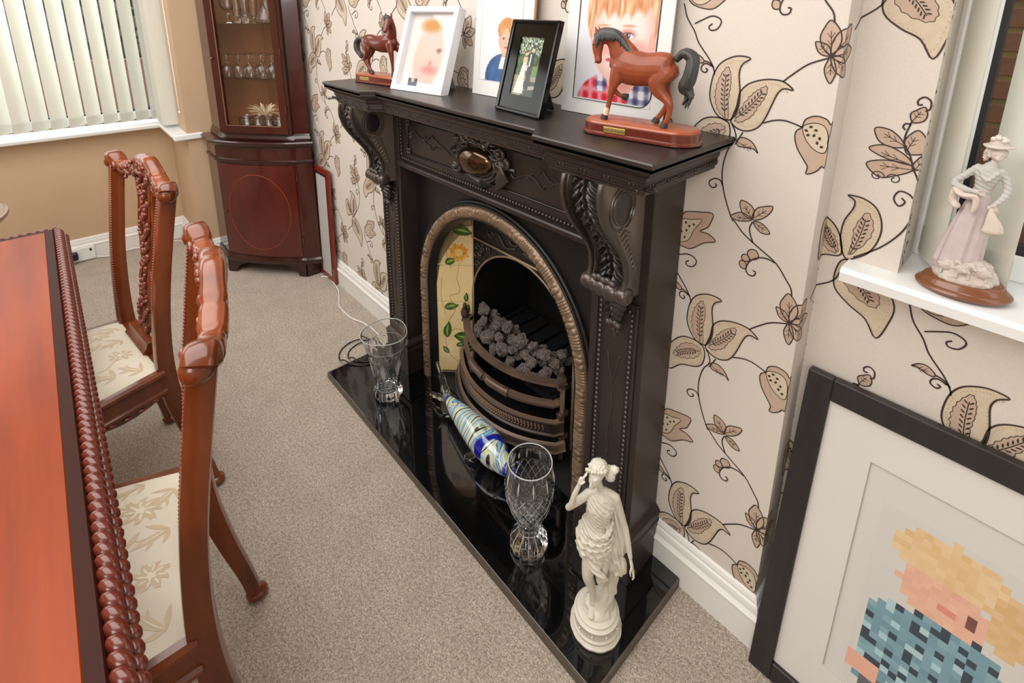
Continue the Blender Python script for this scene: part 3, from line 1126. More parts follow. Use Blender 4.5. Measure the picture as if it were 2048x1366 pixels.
# mantel shelf with breakfront ends
MT = 1.2
ML, MR, MI0, MI1 = -1.505, -.17, -1.20, -.485
plan = [(ML, -.001), (ML, -.300), (MI0 - .03, -.300), (MI0, -.262), (MI1, -.262), (MI1 + .03, -.300), (MR, -.300), (MR, -.001)]
b = B()
b.sweep(plan[::1], [(-.02, MT - .012), (.0, MT - .0115), (.002, MT - .009), (.002, MT - .003), (0, MT), (-.002, MT)], cap=False)
top = [(p[0], p[1]) for p in plan]
tp_ = [(ML + .002, -.001)] + [(ML + .002, -.298), (MI0 - .031, -.298), (MI0 - .001, -.260), (MI1 + .001, -.260), (MI1 + .031, -.298), (MR - .002, -.298), (MR - .002, -.001)]
b.prism(tp_, MT - .02, MT - .0002, 'z')
part(b, 'mantel_shelf', m_irontop, smooth=30)
b = B()
b.sweep(plan, [(-.09, MT - .075), (-.034, MT - .075), (-.034, MT - .070), (-.030, MT - .066), (-.030, MT - .050), (-.0275, MT - .048), (-.026, MT - .045), (-.026, MT - .038), (-.022, MT - .034), (-.014, MT - .029), (-.009, MT - .025), (-.0075, MT - .0215), (-.002, MT - .018), (-.002, MT - .012), (-.02, MT - .012)], cap=True)
part(b, 'shelf_moulding', m_iron, smooth=35)
# ribbon-and-dart relief on the moulding
b = B()


def rel_run(p0, p1, out, fn):
    d = Vector((p1[0] - p0[0], p1[1] - p0[1])); L = d.length; d.normalize()
    n = Vector((d.y, -d.x))
    k = max(1, int(round(L / .052)))
    for i in range(k):
        fn(Vector(p0) + d * (L * (i + .5) / k), d, n, L / k)


def dart(c, d, n, w):
    a = math.atan2(d.y, d.x)
    m_ = Matrix.Translation((c.x - n.x * .030, c.y - n.y * .030, MT - .058)) @ Matrix.Rotation(a, 4, 'Z')
    b.box(-w * .32, w * .32, -.0028, .001, -.0015, .0015, mtx=m_)
    b.box(-w * .32, w * .32, -.0016, .001, .0032, .0042, mtx=m_)
    b.box(-w * .32, w * .32, -.0016, .001, -.0045, -.0035, mtx=m_)
    for s in (-1, 1):
        b.ball(m_ @ Vector((s * w * .41, -.0005, 0)), (.0028, .0028, .0055), 6, 5)


for q0, q1 in zip(plan, plan[1:]):
    if (Vector(q1) - Vector(q0)).length > .1:
        rel_run(q0, q1, 0, dart)
stuff(part(b, 'ribbon_relief', m_iron, smooth=50))
# soffit block above corbels / frieze
FZ0, FZ1 = .905, MT - .075
b = B().box(LX[1] - .001, RX[0] + .001, LF + .004, -.05, FZ0, FZ1)
# lower moulding of the frieze
prf = [(.0, FZ0 + .020), (.010, FZ0 + .018), (.013, FZ0 + .014), (.013, FZ0 + .009), (.009, FZ0 + .006), (.009, FZ0), (-.03, FZ0)]
b.sweep([(LX[1], LF), (RX[0], LF)], [(o, z) for o, z in prf])
part(b, 'frieze', m_iron, smooth=30)
# frieze frame mouldings
fx0, fx1, fz0, fz1 = LX[1] + .022, RX[0] - .022, FZ0 + .026, FZ1 - .012


def frame_bar(b, x0, x1, z0, z1, y, w, d):
    for (a0, a1, c0, c1) in ((x0, x1, z0, z0 + w), (x0, x1, z1 - w, z1), (x0, x0 + w, z0, z1), (x1 - w, x1, z0, z1)):
        b.box(a0, a1, y - d, y, c0, c1, bev=d * .45)


b = B(); frame_bar(b, fx0 + .038, fx1 - .028, fz0 + .028, fz1 - .030, LF + .004, .006, .006)
for sx, xx in ((1, fx0 + .044), (-1, fx1 - .034)):
    for zz, sz in ((fz0 + .034, 1), (fz1 - .036, -1)):
        for k in range(4):
            b.ball((xx + sx * (k % 2) * .011, LF - .001, zz + sz * (k // 2) * .011), .005, 8, 6)
part(b, 'panel_frame', m_carve, smooth=50)


def bead_run(name, pts, step=.0125, r=.0046, m=m_bead, par=fp):
    b = B()
    for p0, p1 in zip(pts, pts[1:]):
        p0, p1 = Vector(p0), Vector(p1)
        k = max(1, int((p1 - p0).length / step))
        for i in range(k):
            b.ball(p0.lerp(p1, (i + .5) / k), r, 8, 6)
    return stuff(part(b, name, m, par=par, smooth=180))


bead_run('bead_row', [(fx0, LF - .001, fz0 + .004), (fx1, LF - .001, fz0 + .004)])
bead_run('bead_row', [(fx0, LF - .001, fz1), (fx1, LF - .001, fz1)], r=.004)
bead_run('bead_row', [(fx0, LF - .001, fz0 + .012), (fx0, LF - .001, fz1 - .01)])
bead_run('bead_row', [(fx1, LF - .001, fz0 + .012), (fx1, LF - .001, fz1 - .01)])

# incised scroll work either side of the cartouche
CXc, CZc = -.845, 1.026


def scrolls(cx, s):
    b = B()
    y = LF + .002
    for m_ in (1, -1):
        pts = [(cx + s * m_ * x, y, CZc + m_ * z) for x, z in ((-.12, .012), (-.105, .022), (-.085, .012), (-.05, .0), (-.02, .008), (0, .026), (.012, .014), (.03, .010), (.05, -.003))]
        b.tube(smooth_path(pts, 4), .0022, 6)
        pts = [(cx + s * m_ * x, y, CZc + m_ * z) for x, z in ((.0, .026), (-.018, .012), (-.04, .014), (-.06, .004))]
        b.tube(smooth_path(pts, 4), .0016, 6)
    for q in (-.13, .13):
        for k in range(5):
            a = k * 2 * PI / 5
            b.ball((cx + q + .008 * cos(a), y, CZc + .008 * sin(a)), (.005, .002, .005), 6, 5)
    return part(b, 'scroll_relief', m_carve, smooth=60)


scrolls(-1.10, 1)
scrolls(-.595, -1)

# cartouche
b = B()


def cart_base(u, v):
    a = 2 * PI * u
    wav = 1 + .16 * cos(4 * a) + .06 * cos(10 * a + 1)
    r = .35 + .65 * v
    x = .122 * r * wav * cos(a)
    z = .074 * r * wav * sin(a)
    fl = .006 * sin(22 * a + 9 * v) * (v > .62) * (.6 if sin(a) < 0 else 1)
    h = .022 * (1 - v ** 3) + fl + .010 * math.exp(-((v - .55) / .12) ** 2)
    return (CXc + x, LF + .004 - max(h, -.002), CZc + z)


b.grid(96, 16, cart_base, closeu=True, flip=True)
cart = part(b, 'cartouche', m_carve, smooth=180)
b = B()
b.lathe([(1.0, 0), (.97, -.010), (.86, -.020), (.65, -.028), (.35, -.033), (.001, -.035)], 40, (0, 0, 0), ax='y')
b.xf(Matrix.Translation((CXc, LF - .014, CZc)) @ Matrix.Rotation(-.12, 4, 'Y') @ Matrix.Diagonal((.080, 1, .046, 1)))
mir = mat('polished_boss', (96, 78, 62), 0.10, metal=0.9)
part(b, 'oval_boss', mir, par=cart, smooth=180, fix=True)
b = B()
ring = [(CXc + .084 * cos(a), LF - .018, CZc + .050 * sin(a) - .012 * cos(a) * .7) for a in [2 * PI * k / 40 for k in range(40)]]
b.tube(ring, .0045, 8, closed=True)
ring = [(CXc + .094 * cos(a), LF - .015, CZc + .058 * sin(a) - .012 * cos(a) * .7) for a in [2 * PI * k / 40 for k in range(40)]]
b.tube(ring, .003, 8, closed=True)


def spiral3(b, c, r0, turns, a0, dirn, rad, y, squash=1.0, n=26):
    pts = []
    rr_ = []
    for k in range(n):
        t = k / (n - 1)
        a = a0 + dirn * turns * 2 * PI * t
        r = r0 * (1 - .82 * t)
        pts.append((c[0] + r * cos(a), y - .006 * t, c[1] + r * sin(a) * squash))
        rr_.append(rad * (1.15 - .40 * t))
    b.tube(pts, rr_, 7)
    b.ball((c[0], y - .008, c[1]), rad * 1.3, 8, 6)


for (dx, dz, r0, a0, dr) in ((-.095, .050, .022, -1.0, 1), (-.105, -.040, .022, 1.2, -1), (.035, .068, .020, 2.6, -1), (.098, .040, .021, 2.8, 1), (.012, -.060, .016, 1.2, 1), (.118, .012, .014, 1.5, -1), (-.045, .064, .014, .6, 1)):
    spiral3(b, (CXc + dx, CZc + dz), r0, 1.3, a0, dr,   .0066, LF - .008)
for k in range(6):       # shell gadroons at the top
    a = PI * (.30 + .085 * k)
    p0 = Vector((CXc + .074 * cos(a) * 1.0, LF - .012, CZc + .05 * sin(a)))
    p1 = Vector((CXc + .105 * cos(a), LF - .010, CZc + .088 * sin(a)))
    b.tube([p0, p0.lerp(p1, .5) - Vector((0, .008, 0)), p1], [.004, .0062, .003], 8)
for k in range(7):       # leaf at lower right
    t = k / 6
    p0 = Vector((CXc + .095 + .004 * k, LF - .010, CZc + .020))
    p1 = Vector((CXc + .090 + .040 * (1 - t) , LF - .010, CZc - .034 - .034 * t))
    b.tube(smooth_path([p0, p0.lerp(p1, .5) + Vector((.012 * (.8 - t), -.010, 0)), p1], 5), .0062, 8)
part(b, 'scroll_border', m_carve, par=cart, smooth=180)

# corbels -------------------------------------------------------
CZ1 = FZ1


def cprof(t):
    """depth (y, negative out) of the corbel front along t=0 (top) .. 1 (bottom scroll)"""
    z = CZ1 - t * .262
    tab = [(0, -.268), (.06, -.273), (.16, -.272), (.28, -.262), (.40, -.242), (.52, -.216), (.64, -.190), (.76, -.172), (.88, -.166), (1.0, -.172)]
    return interp(tab, t), z


def corbel(x0, x1):
    root_name = 'corbel'
    xc = (x0 + x1) / 2; hw = (x1 - x0) / 2
    b = B()

    def core(u, v):
        t = u
        y, z = cprof(t)
        s = (v * 2 - 1)
        a = abs(s)
        # acanthus: central stem, lobed ribs that run out and down from it
        stem = .011 * math.exp(-(s / .10) ** 2)
        ph = (t * 7.2 - a * 1.15)
        lob = ph - math.floor(ph)
        leaf = (.004 + .011 * math.sin(PI * lob) ** .7) * math.exp(-((a - .40) / .30) ** 2)
        vein = .003 * sin(ph * 2 * PI * 2.0)
        edge = -.010 * (1 if a > .80 else 0) * (1 - .0)
        gap = -.007 * math.exp(-((a - .16) / .05) ** 2)
        d = stem + leaf + vein * (a < .75) + gap + edge
        w = hw * (.80 + .02 * sin(t * 9))
        return (xc + s * w, y + .012 - d, z)
    b.grid(110, 56, core)
    o = part(b, root_name, m_carve, smooth=180)
    # side cheeks with raised rims
    for s in (-1, 1):
        b = B()
        xa, xb = (x0, x0 + .018) if s < 0 else (x1 - .018, x1)
        n = 26
        poly = [(-.12, CZ1)] + [cprof(k / n) for k in range(n + 1)] + [(-.168, CZ1 - .275), (-.158, CZ1 - .285), (-.12, CZ1 - .29)]
        b.prism(poly, xa + (.003 if s < 0 else 0), xb - (.003 if s > 0 else 0), 'x')
        # rim following the profile
        rp = [(xa + .5 * (xb - xa), cprof(k / n)[0] - .001, cprof(k / n)[1]) for k in range(n + 1)]
        b.tube(rp, .0115, 8, flat=(.85, .55, (1, 0, 0)))
        xs = x1 if s > 0 else x0
        for r in (.046, .036):
            b.tube([(xs - s * .002, -.205 + r * cos(a) * .9, CZ1 - .062 + r * sin(a) * 1.05) for a in [2 * PI * k / 28 for k in range(28)]], .0022, 6, closed=True)
        b.ball((xs - s * .003, -.205, CZ1 - .062), (.004, .030, .034), 14, 8)
        for k in range(9):      # leaf veins below the roundel
            q = Vector((xs - s * .001, -.150 - .03 * (1 - k / 8), CZ1 - .120 - .012 * k))
            b.tube([q, q + Vector((0, -.022 + .002 * k, .014)), q + Vector((0, -.034 + .003 * k, .006))], [.0045, .004, .0015], 6)
        part(b, 'corbel_cheek', m_carve, par=o, smooth=40)
    # turned row of bosses under the scroll
    zb = CZ1 - .278
    for k, (dx, r) in enumerate(((-.88, .020), (-.52, .0215), (-.12, .0235), (.32, .0255), (.80, .021))):
        b = B()
        if k in (0, 4):
            b.lathe([(.0005, -.016), (r * .7, -.016), (r, -.010), (r, .010), (r * .7, .016), (.0005, .016)], 20, (0, 0, 0), ax='x')
            b.lathe([(.0005, -.018), (r * .45, -.018), (r * .45, .018), (.0005, .018)], 14, (0, 0, 0), ax='x')
            b.xf(Matrix.Translation((xc + dx * hw, -.172, zb)))
        else:
            b.ball((xc + dx * hw, -.172, zb), r, 18, 12)
        part(b, 'boss', m_bead, par=o, smooth=60)
    # turned up leaf edge above bosses
    b = B()
    for k in range(5):
        b.ball((xc + (-.42 + .21 * k) * hw, -.186, zb + .025 + .003 * (k % 2)), (.009, .007, .008), 8, 6)

    # acanthus drop below
    def drop(u, v):
        t, s = u, v * 2 - 1
        z = zb - .012 - t * .088
        w = hw * (.78 - .55 * t ** 1.3)
        ph = t * 5 - abs(s) * 1.2
        lob = ph - math.floor(ph)
        d = .030 * (1 - t) ** .7 * (1 - .55 * s * s) + .010 * sin(PI * lob) * (abs(s) > .12) * (1 - s * s * .4) + .010 * math.exp(-(s / .12) ** 2) + .004
        return (xc + s * w, LF - d, z)
    b.grid(40, 30, drop)
    for k in range(4):
        b.ball((xc + (-.24 + .16 * k) * hw, LF - .012, zb - .104 + .004 * (k in (1, 2))), (.008, .010, .008), 8, 6)
    part(b, 'corbel_drop', m_carve, par=o, smooth=180)
    return o


corbel(-1.446, -1.338)
corbel(-.397, -.285)

# legs ----------------------------------------------------------
PT_ = .165                       # plinth top


def leg(x0, x1, side):
    b = B().box(x0, x1, LF, -.001, ZH + .001, FZ1, bev=.002)
    o = part(b, 'leg', m_iron)
    # panel frame
    px0, px1 = x0 + .017, x1 - .017
    pz0, pz1 = PT_ + .05, .805
    b = B(); frame_bar(b, px0, px1, pz0, pz1, LF + .001, .007, .007)
    b.box(px0 - .002, px1 + .002, LF - .010, LF, pz1, pz1 + .005, bev=.002)
    frame_bar(b, px0 + .024, px1 - .024, pz0 + .024, pz1 - .024, LF + .001, .003, .003)
    part(b, 'panel_frame', m_iron, par=o)
    bead_run('bead_row', [(px0 + .016, LF - .001, pz0 + .02), (px0 + .016, LF - .001, pz1 - .02), (px1 - .016, LF - .001, pz1 - .020), (px1 - .016, LF - .001, pz0 + .02)], step=.0135, r=.005, par=o)
    xc = (x0 + x1) / 2
    b = B()
    y = LF - .0005
    b.tube(smooth_path([(xc - .012, y, pz1 - .086), (xc - .004, y, pz1 - .09), (xc, y, pz1 - .105), (xc + .004, y, pz1 - .09), (xc + .012, y, pz1 - .086)], 4), .0018, 6)
    b.tube([(xc - .004, y, pz1 - .088), (xc - .005, y, pz1 - .07), (xc, y, pz1 - .06), (xc + .005, y, pz1 - .07), (xc + .004, y, pz1 - .088)], .0016, 6)
    b.tube(smooth_path([(xc - .018, y, pz1 - .15), (xc - .012, y, pz1 - .19), (xc - .004, y, pz1 - .22), (xc, y, pz1 - .30), (xc - .006, y, pz1 - .40), (xc - .002, y, pz1 - .5)], 4), .0015, 6)
    b.tube(smooth_path([(xc + .016, y, pz1 - .15), (xc + .010, y, pz1 - .18), (xc + .002, y, pz1 - .24), (xc + .004, y, pz1 - .33), (xc - .004, y, pz1 - .44)], 4), .0013, 6)
    part(b, 'leaf_relief', m_carve, par=o, smooth=60)
    # plinth block
    b = B()
    path = [(x0, -.002), (x0, LF), (x1, LF), (x1, -.002)]
    if side < 0:
        path = [(x0, -.002), (x0, LF), (x1, LF), (x1, -.06)]
    b.sweep([(p[0], p[1]) for p in path][::1], [(-.03, ZH + .001), (.014, ZH + .001), (.014, PT_ - .030), (.011, PT_ - .026), (.011, PT_ - .012), (.014, PT_ - .008), (.012, PT_), (.004, PT_ + .008), (0, PT_ + .012), (-.03, PT_ + .012)])
    part(b, 'plinth', m_iron, par=o, smooth=30)
    return o


leg(LX[0], LX[1], -1)
leg(RX[0], RX[1], 1)

# ---- inner iron back panel with arched opening
IX, IZ, YI = -.866, .435, -.070
R1 = .412
b = B()


def arch_hole_panel(b, x0, x1, z0, z1, cx, cz, r, y0, n=28):
    """flat plate with an arched hole reaching the bottom"""
    arc = [(cx + r * cos(PI - PI * k / n), cz + r * sin(PI - PI * k / n)) for k in range(n + 1)]
    poly = [(x0, z0), (x0, z1), (x1, z1), (x1, z0), (cx + r, z0)] + arc[::-1] + [(cx - r, z0)]
    b.prism(poly, y0, y0 + .006, 'y')


arch_hole_panel(b, LX[1] - .002, RX[0] + .002, ZH + .001, FZ0 + .01, IX, IZ, R1 + .003, YI + .010)
part(b, 'back_panel', m_blackm, fix=True)

ins = thing('fireplace_insert', 'arched cast iron fireplace insert with bronze rim and flower tiles', 'fireplace', (IX, YI, ZH))


def arch_pt(s, r, zb=ZH + .001):
    """s 0..1 along left foot - arch - right foot"""
    Lleg = IZ - zb
    tot = 2 * Lleg + PI * r
    d = s * tot
    if d < Lleg:
        return (IX - r, zb + d), (-1, 0)
    d -= Lleg
    if d < PI * r:
        a = PI - d / r
        return (IX + r * cos(a), IZ + r * sin(a)), (cos(a), sin(a))
    d -= PI * r
    return (IX + r, IZ - d), (1, 0)


b = B()
NA = 1150
RM, HWD = .390, .0225


def band(u, v):
    (x, z), (nx, nz) = arch_pt(u, RM)
    s = v * 2 - 1
    tot = (2 * (IZ - ZH) + PI * RM)
    d = u * tot / .098
    ph = d - math.floor(d)
    dome = .014 * (1 - s * s) ** .6
    rel_ = 0
    if abs(s) < .8:
        if ph < .42:
            q = ph / .42 * 5
            rel_ = .0026 * (1 if (q - math.floor(q)) < .5 else 0)
        else:
            q = (ph - .71) / .29
            sg = 1 if q > 0 else -1
            rel_ = .0050 * max(0, 1 - (q / .30) ** 2 - (s / .75) ** 2) ** .5 + .0042 * max(0, 1 - ((abs(q) - .62) / .30) ** 2 - ((s - .40 * sg) / .38) ** 2) ** .5 + .0030 * max(0, 1 - ((abs(q) - .50) / .18) ** 2 - ((s + .45 * sg) / .28) ** 2) ** .5
    return (x + nx * s * HWD, YI - dome - rel_, z + nz * s * HWD)


b.grid(NA, 14, band)
part(b, 'arch_band', m_bronze, par=ins, smooth=180)
b = B()
for rr_, ry, rad in ((R1 + .010, YI + .004, .0075), (R1 + .002, YI - .003, .004), (R1 - .046, YI - .002, .0035)):
    pts = [(p[0][0], ry, p[0][1]) for p in [arch_pt(k / 90, rr_) for k in range(91)]]
    b.tube(pts, rad, 8)
part(b, 'arch_rim', m_blackm, par=ins, smooth=180)
# splayed reveal (inside of the arch to the tile plane)
b = B()
RI = R1 - .046


def rev_fn(u, v):
    (x, z), (nx, nz) = arch_pt(u, RI - .012 * v)
    return (x, YI - .001 + .028 * v, z)


b.grid(90, 2, rev_fn, flip=True)
part(b, 'arch_reveal', m_blackm, par=ins, smooth=40)

# tile cheeks: five 6 inch tiles on each splay; tops follow the arch
TL0, TL1 = Vector((-1.222, -.042)), Vector((-1.120, .058))
CR = IX * 2
gap = .0016


def arch_z(x, r=RI - .012):
    dx = x - IX
    return IZ + math.sqrt(max(0, r * r - dx * dx))


for side in (-1, 1):
    p0, p1 = (TL0, TL1) if side < 0 else (Vector((CR - TL0.x, TL0.y)), Vector((CR - TL1.x, TL1.y)))
    d = (p1 - p0); W_ = d.length; d.normalize()
    n = Vector((d.y, -d.x)) if side < 0 else Vector((-d.y, d.x))
    bb = B()
    zt = .052
    # backing
    q = [(p0 - n * .012), (p1 - n * .012)]
    bb.prism([(q[0].x, q[0].y), (q[1].x, q[1].y), (q[1].x - n.x * .004, q[1].y - n.y * .004), (q[0].x - n.x * .004, q[0].y - n.y * .004)], .03, .84, 'z')
    part(bb, 'tile_backing', m_grout, par=ins)
    for k in range(5):
        z0 = zt + k * .1535; z1 = z0 + .1535 - gap
        NX = 10
        b = B()
        vs = []
        topz = []
        for i in range(NX + 1):
            u = .001 + (W_ - .002) * i / NX
            P = p0 + d * u
            # arch cut measured where the tile meets the arch plate
            za = arch_z(P.x) - .004
            topz.append(min(z1, max(z0 + .004, za)))
        if max(topz) <= z0 + .01:
            continue
        for i in range(NX + 1):
            u = .001 + (W_ - .002) * i / NX
            P = p0 + d * u
            for (off, zz) in ((0, z0), (0, topz[i]), (-.010, z0), (-.010, topz[i])):
                vs.append((P.x + n.x * off, P.y + n.y * off, zz))
        fs = []
        for i in range(NX):
            a = i * 4; c = a + 4
            fs += [(a, c, c + 1, a + 1), (a + 2, a + 3, c + 3, c + 2), (a + 1, c + 1, c + 3, a + 3), (a, a + 2, c + 2, c)]
        fs += [(0, 1, 3, 2), (NX * 4, NX * 4 + 2, NX * 4 + 3, NX * 4 + 1)]
        b.add(vs, fs)
        to = part(b, 'tile', m_tile, par=ins, fix=True)
        if k == 0:
            tiles0 = to
    # printed flower spray over the tile column (thin relief glaze)
    b = B()

    def TP(u, z, h):
        P = p0 + d * (u * W_) + n * h
        return (P.x, P.y, z)

    def flat_shape(pts, mi, h):
        P = smooth_path([(p[0], p[1], 0) for p in pts], 4, True)
        tri = tessellate_polygon([[Vector(p) for p in P]])
        b.m = mi
        vs_ = [TP(p.x, p.y, h) for p in P if True]
        b.add(vs_, [t_ for t_ in tri])

    def tleaf(u, z, ang, L, w):
        c_, s_ = cos(ang), sin(ang)
        def pp(t_, v_):
            return (u + (t_ * L * c_ - v_ * w * s_) / W_, z + t_ * L * s_ + v_ * w * c_)
        if arch_z((p0 + d * (min(1, max(0, u + L * c_ / W_)) * W_)).x) < z + L * s_ + .01:
            return
        flat_shape([pp(0, 0), pp(.2, .8), (pp(.55, 1)), pp(.85, .55), pp(1.08, .15), pp(.8, -.45), pp(.4, -.7), pp(.12, -.4)], 0, .0003)
        flat_shape([pp(.12, .05), pp(.5, .45), pp(.9, .2), pp(.5, .0)], 3, .0006)
    def vine_(pts, w=.0022):
        P = smooth_path([(p[0] * W_, p[1], 0) for p in pts], 5)
        b.m = 1
        for a_, c_ in zip(P, P[1:]):
            dd = (c_ - a_).normalized() * w * .5
            nn = Vector((-dd.y, dd.x, 0))
            b.add([TP(q.x / W_, q.y, .0002) for q in (a_ + nn, a_ - nn, c_ - nn, c_ + nn)], [(0, 1, 2, 3)])
    vine_([(.55, .09), (.30, .13), (.22, .20), (.55, .24), (.78, .20), (.72, .12)])
    vine_([(.15, .215), (.30, .27), (.50, .33), (.35, .38), (.62, .40), (.55, .46)])
    vine_([(.22, .30), (.12, .38), (.15, .46)], .0015)
    vine_([(.40, .50), (.30, .57), (.55, .66), (.80, .76), (.85, .80)])
    vine_([(.55, .46), (.62, .53), (.45, .60)], .0015)
    for a_ in ((.25, .20, 1.4, .055, .014), (.45, .21, -.3, .075, .020), (.30, .13, 2.2, .03, .009), (.65, .14, .3, .05, .013), (.5, .165, .2, .035, .010), (.2, .33, .2, .045, .014), (.75, .30, 1.2, .04, .012), (.8, .36, 1.5, .03, .008),
               (.25, .52, .3, .035, .013), (.5, .53, .9, .035, .012), (.15, .55, 1.3, .07, .013), (.45, .66, -.25, .062, .018), (.35, .70, 1.9, .03, .012), (.75, .715, .1, .03, .013), (.15, .64, 1.8, .04, .013), (.75, .77, 1.7, .03, .009)):
        tleaf(a_[0], a_[1], a_[2], a_[3] * 1.2, a_[4] * 1.35)
    # the big flower
    for k in range(16):
        a_ = 2 * PI * k / 16
        L = .042 if k % 2 else .034
        if -2.6 < a_ - PI < -.3 and False:
            continue
        c_, s_ = cos(a_), sin(a_)
        flat_shape([(.62 + (.012 * c_ - .005 * s_) / W_, .565 + .012 * s_ + .005 * c_), (.62 + (L * .7 * c_ - .007 * s_) / W_, .565 + L * .7 * s_ + .007 * c_), (.62 + L * c_ / W_, .565 + L * s_), (.62 + (L * .7 * c_ + .007 * s_) / W_, .565 + L * .7 * s_ - .007 * c_), (.62 + (.012 * c_ + .005 * s_) / W_, .565 + .012 * s_ - .005 * c_)], 2, .0004 + .00005 * (k % 3))
    flat_shape([(.62 + .016 * cos(2 * PI * k / 8) / W_, .565 + .016 * sin(2 * PI * k / 8)) for k in range(8)], 4, .0008)
    stuff(part(b, 'painted_flowers', [m_green, m_stem, m_orange, mat('tile_leaf_light', (140, 172, 84), .15, coat=.5), mat('tile_flower_core', (236, 196, 120), .15, coat=.5)], par=ins))

# fire opening plate with arched hole (set back)
YO, OX, OZ, OR = .060, -.870, .372, .252
b = B()
n = 28
arc = [(OX + OR * cos(PI - PI * k / n), OZ + OR * sin(PI - PI * k / n)) for k in range(n + 1)]
poly = [(-1.13, ZH + .002), (-1.13, .84), (-.61, .84), (-.61, ZH + .002), (OX + OR, ZH + .002)] + arc[::-1] + [(OX - OR, ZH + .002)]
b.prism(poly, YO, YO + .008, 'y')
part(b, 'opening_plate', m_blackm, par=ins, fix=True)
b = B()
pts = [(OX - OR - .004, YO - .003, .05)] + [(OX + (OR + .004) * cos(PI - PI * k / 40), YO - .003, OZ + (OR + .004) * sin(PI - PI * k / 40)) for k in range(41)] + [(OX + OR + .004, YO - .003, .05)]
b.tube(pts, .0042, 8)
b.tube([(-1.128, YO - .003, .632), (-.61, YO - .003, .632)], .0042, 8)
b.tube([(-1.118, YO - .004, .05), (-1.118, YO - .004, .78)], .003, 6)
b.tube([(-.614, YO - .004, .05), (-.614, YO - .004, .78)], .003, 6)
part(b, 'opening_rim', m_bronze, par=ins, smooth=180)
# spandrel relief
b = B()
for (cx, cz) in ((-1.095, .60), (-1.075, .575), (-1.10, .565), (-1.06, .605), (-1.095, .53), (-1.03, .612), (-.665, .60), (-.64, .575), (-.70, .612), (-.64, .53)):
    spiral3(b, (cx, cz), .013, 1.2, cx * 40, 1, .003, YO - .001, n=14)
for s in (-1, 1):
    spiral3(b, (OX + s * .03, .70), .030, 1.2, PI / 2 + s * PI / 2, s, .004, YO - .001, n=22)
    b.tube(smooth_path([(OX + s * .02, YO - .002, .665), (OX + s * .07, YO - .002, .655), (OX + s * .11, YO - .002, .69), (OX + s * .15, YO - .002, .66)], 6), .0035, 6)
    spiral3(b, (OX + s * .15, .675), .016, 1.2, 0, -s, .003, YO - .001, n=14)
stuff(part(b, 'spandrel_relief', m_carve, par=ins, smooth=180))
# firebox
b = B()
b.box(-1.125, -1.118, YO, .40, ZH + .002, .86)
b.box(-.622, -.615, YO, .40, ZH + .002, .86)
b.box(-1.125, -.615, .392, .40, ZH + .002, .86)
b.box(-1.125, -.615, YO, .40, .80, .81)
b.box(HX0, HX1, -.06, .40, .001, ZH + .004)
b.box(HX0, HX0 + .01, .001, .13, ZH, HZ - .001)
b.box(HX1 - .01, HX1, .001, .13, ZH, HZ - .001)
b.box(HX0 + .01, -1.13, YO + .009, YO + .02, ZH, HZ - .001)
b.box(-.61, HX1 - .01, YO + .009, YO + .02, ZH, HZ - .001)
part(b, 'firebox', m_soot, par=ins)
b = B()
b.tube(smooth_path([(-1.10, .30, .44), (-1.04, .32, .44), (-1.0, .33, .47), (-.94, .34, .51), (-.80, .34, .51), (-.74, .33, .47), (-.68, .3, .44)], 6), .014, 8)
b.box(-1.10, -.64, .33, .38, ZH, .44)
for k in range(4):
    b.box(-.66, -.64, .10 + .0 * k, .34, .36 + .02 * k, .368 + .02 * k)
part(b, 'fireback', m_soot, par=ins, smooth=60)

# ---- basket: bowed bars
bas = thing('fire_basket', 'bow-fronted cast iron grate holding the coals', 'grate', (-.868, -.01, ZH))


def bow(z, ye, yf, hw, n=24):
    """plan curve from left end to right end, bowed out to yf"""
    pts = []
    for k in range(n + 1):
        s = k / n * 2 - 1
        y = yf + (ye - yf) * abs(s) ** 2.2
        pts.append((-.868 + hw * s, y, z))
    return [(pts[0][0] - .012, ye + .03, z)] + pts + [(pts[-1][0] + .012, ye + .03, z)]


def rail_(name, z, ye, yf, hw, prof, m, par=bas):
    pts = bow(z, ye, yf, hw)
    b = B()
    b.sweep([(p[0], p[1]) for p in pts], [(o, z + q) for o, q in prof] + [(prof[0][0], z + prof[0][1])])
    return part(b, name, m, par=par, smooth=35)


m_rust = mat('worn_iron_rail', (118, 96, 80), 0.4, metal=0.4, noise_=(12, (70, 58, 52), (3, 3, 3), .35))
m_gir = mat('grate_iron', (56, 47, 45), 0.38, metal=0.4, wear=((130, 108, 92), .53, .64))
rail_('top_rail', .315, .005, -.075, .232, [(-.014, -.006), (.006, -.008), (.012, -.002), (.010, .004), (-.014, .008)], m_rust)
rail_('middle_rail', .240, -.002, -.083, .224, [(-.006, -.012), (.006, -.011), (.010, 0), (.006, .011), (-.006, .012)], m_gir)
b = B()
for s in (-.5, .05):
    pts = bow(.24, -.002, -.083, .224)
    i = int((s + 1) / 2 * 24) + 1
    seg = pts[i:i + 6]
    b.tube([(p[0], p[1] - .002, p[2] + .001) for p in seg], [.013, .015, .0135, .013, .0135, .015], 10)
part(b, 'rail_collar', m_rust, par=bas, smooth=60)
rail_('fret', .165, -.012, -.098, .240, [(-.006, -.030), (.004, -.030), (.010, -.024), (.010, -.020), (.004, -.017), (.003, .016), (.008, .020), (.008, .026), (-.006, .028)], m_gir)
b = B()
pts = bow(.165, -.012, -.102, .240)
for k in range(1, len(pts) - 3):
    for h in (0, .5):
        p = Vector(pts[k]).lerp(Vector(pts[k + 1]), h)
        b.tube([p + Vector((.0065 * cos(a), -.001, .0105 * sin(a) - .001)) for a in [2 * PI * j / 10 for j in range(10)]], .002, 5, closed=True)
        b.ball(p + Vector((0, -.001, .0)), .0022, 5, 4)
